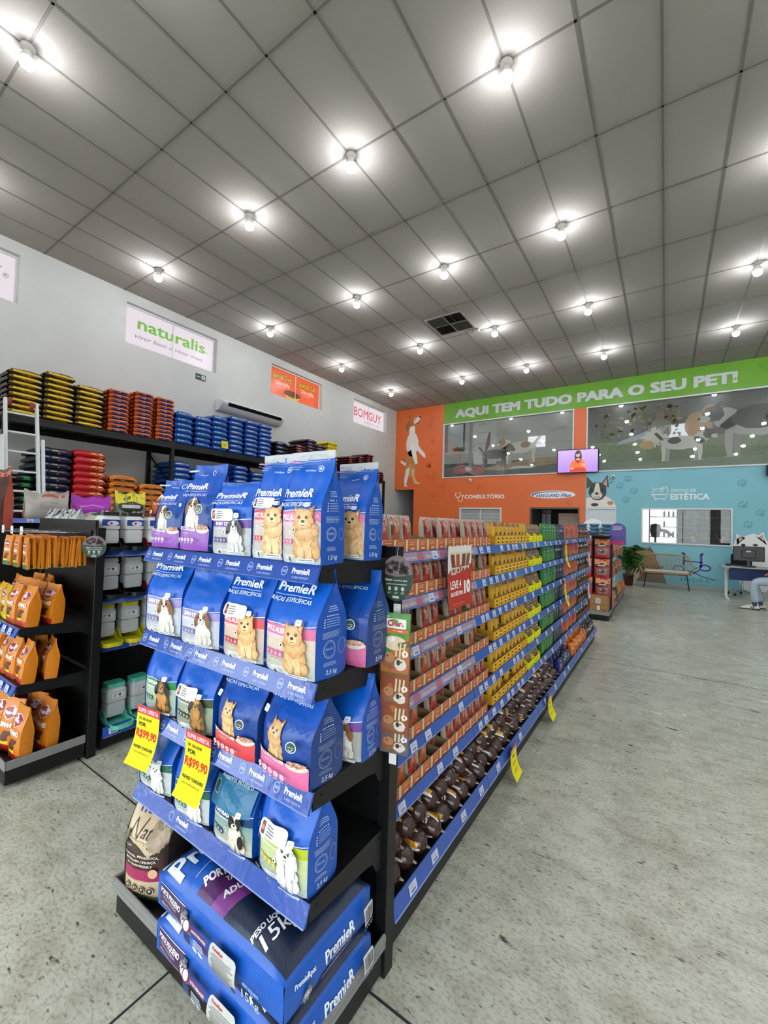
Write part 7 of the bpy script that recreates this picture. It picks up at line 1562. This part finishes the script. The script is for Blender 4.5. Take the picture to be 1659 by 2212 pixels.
# grooming room seen through the blue wall's window
for (x, y, f, lab) in ((.66, 14.6, (-.6, -1, 0), 'person with dark hair in a blue shirt behind the grooming window, left one'), (1.27, 14.6, (.5, -1, 0), 'person with dark hair in a blue shirt behind the grooming window, right one')):
    t = empty('person', (x, y, .05)); tag(t, lab, 'person')
    V = [(0, 0, .55), (0, 0, .75), (0, 0, .98), (0, 0, 1.1), (0, -.01, 1.17), (-.19, 0, 1.06), (-.24, -.06, .84), (-.16, -.26, .8), (.19, 0, 1.06), (.24, -.06, .84), (.16, -.26, .8)]
    skin_body('shirt', V, [(0, 1), (1, 2), (2, 3), (3, 4), (3, 5), (5, 6), (6, 7), (3, 8), (8, 9), (9, 10)], [.15, .14, .15, .1, .06, .065, .05, .04, .065, .05, .04], 'cloth_blue', t)
    V = [(0, 0, .52), (-.09, -.02, .5), (-.12, -.4, .48), (-.12, -.42, .1), (-.12, -.5, .04), (.09, -.02, .5), (.12, -.4, .48), (.12, -.42, .1), (.12, -.5, .04)]
    skin_body('trousers', V, [(0, 1), (1, 2), (2, 3), (3, 4), (0, 5), (5, 6), (6, 7), (7, 8)], [.15, .1, .07, .05, .04, .1, .07, .05, .04], 'rubber', t)
    m = M(); m.tube([(0, 0, 1.1), (0, -.02, 1.22)], .05, 12, '#b98262', 'skin'); add('neck', m, t)
    head(t, (0, -.03, 1.29), f); hand(t, (-.16, -.27, .8), (.3, -1, 0), (0, 0, -1), .5); hand(t, (.16, -.27, .8), (-.3, -1, 0), (0, 0, -1), .5)
    s = empty('stool', (x, y, 0)); tag(s, 'dark stool under the %s person behind the grooming window' % ('left' if x < .9 else 'right'), 'stool'); m = M(); m.lathe([(0, .34), (.17, .34), (.17, .4), (0, .4)], (0, 0, 0), 18, '#1f2022', 'rubber'); add('seat', m, s)
    m = M(); m.lathe([(.0, 0), (.18, 0), (.18, .02), (.02, .03), (.02, .34)], (0, 0, 0), 14, '#8a8a8c', 'chrome'); add('base', m, s)
t = empty('wall_shelf', (.75, YB+2.4, 0)); tag(t, 'shelf unit with white bottles inside the grooming room', 'shelving')
for z in (1.3, 1.62, 1.94, 2.26): m = M(); m.box(-1.2, 1.1, -.15, .15, z, z+.02, '#8a8c8c', 'satin'); add('shelf', m, t)
for x in (-1.2, 0, 1.08): m = M(); m.box(x, x+.02, -.15, .15, 0, 2.4, '#7a7c7c', 'satin'); add('upright', m, t)
bt = M(); bt.lathe([(0, 0), (.028, 0), (.029, .13), (.012, .17), (.012, .2), (0, .2)], (0, 0, 0), 10, '#7d8288', 'plastic'); BT = bt.mesh('bottle'); q = 0
for z in (1.32, 1.64, 1.96):
    for k in range(18):
        if rnd(0, 1) < .35 or (-.4 + k*.12) < -.1: continue
        o = put(BT, 'bottle', (-.4 + k*.12, YB+2.35, z), 0); tag(o, 'pale bottle on the %s shelf of the grooming room, %s from left' % (('lower', 'middle', 'upper')[int((z-1.3)/.31)], nth(k)), 'bottle', 'grooming room bottles')
winlit(16, -.85, .3, 1.0, 2.45, YB+3.6, 'reflection_glow')  # made-up bright window, stands in for the shopfront reflection on the glass
m = M(); m.box(-1.05, 2.6, YB+3.6, YB+3.7, 0, 3.0, '#6f7070', 'matte'); struct(add('wall_grooming', m))
t = empty('silhouette_stand_in', (-.25, YB+1.0, 0)); tag(t, 'added dark dryer-shaped stand-in for figures reflected in the left part of the grooming window', 'dryer')  # added shape in place of the dark figures mirrored in the pane
m = M(); m.lathe([(0, 0), (.2, 0), (.2, .03), (.03, .05), (.025, 1.3), (.1, 1.32), (.14, 1.5), (.12, 1.68), (0, 1.72)], (0, 0, 0), 16, '#1a1b1e', 'plastic'); add('stand', m, t); m = M(); m.tube([(0, 0, 1.55), (.25, -.05, 1.5), (.4, -.1, 1.38)], .05, 10, '#202226', 'plastic'); add('nozzle', m, t)

# ============================================================ WORLD, RENDER SETTINGS
w = bpy.data.worlds.new('World'); SC.world = w; w.use_nodes = True
nt = w.node_tree; bg = nt.nodes['Background']
sky = nt.nodes.new('ShaderNodeTexSky'); sky.sky_type = 'HOSEK_WILKIE'; sky.turbidity = 5; sky.sun_direction = (.3, .6, .74)
mx = nt.nodes.new('ShaderNodeMix'); mx.data_type = 'RGBA'; mx.inputs[0].default_value = .7; mx.inputs[7].default_value = (.95, .98, 1, 1)
nt.links.new(sky.outputs[0], mx.inputs[6]); nt.links.new(mx.outputs[2], bg.inputs[0]); bg.inputs[1].default_value = 5.0
SC.view_settings.view_transform = 'Standard'; SC.view_settings.look = 'None'; SC.view_settings.gamma = 1; SC.view_settings.exposure = .92
SC.view_settings.use_curve_mapping = False
cy = SC.cycles
cy.use_denoising = True; cy.max_bounces = 5; cy.diffuse_bounces = 3; cy.glossy_bounces = 3; cy.transmission_bounces = 4; cy.transparent_max_bounces = 10
cy.use_adaptive_sampling = True; cy.adaptive_threshold = .04; cy.sample_clamp_indirect = 8; cy.caustics_reflective = False; cy.caustics_refractive = False
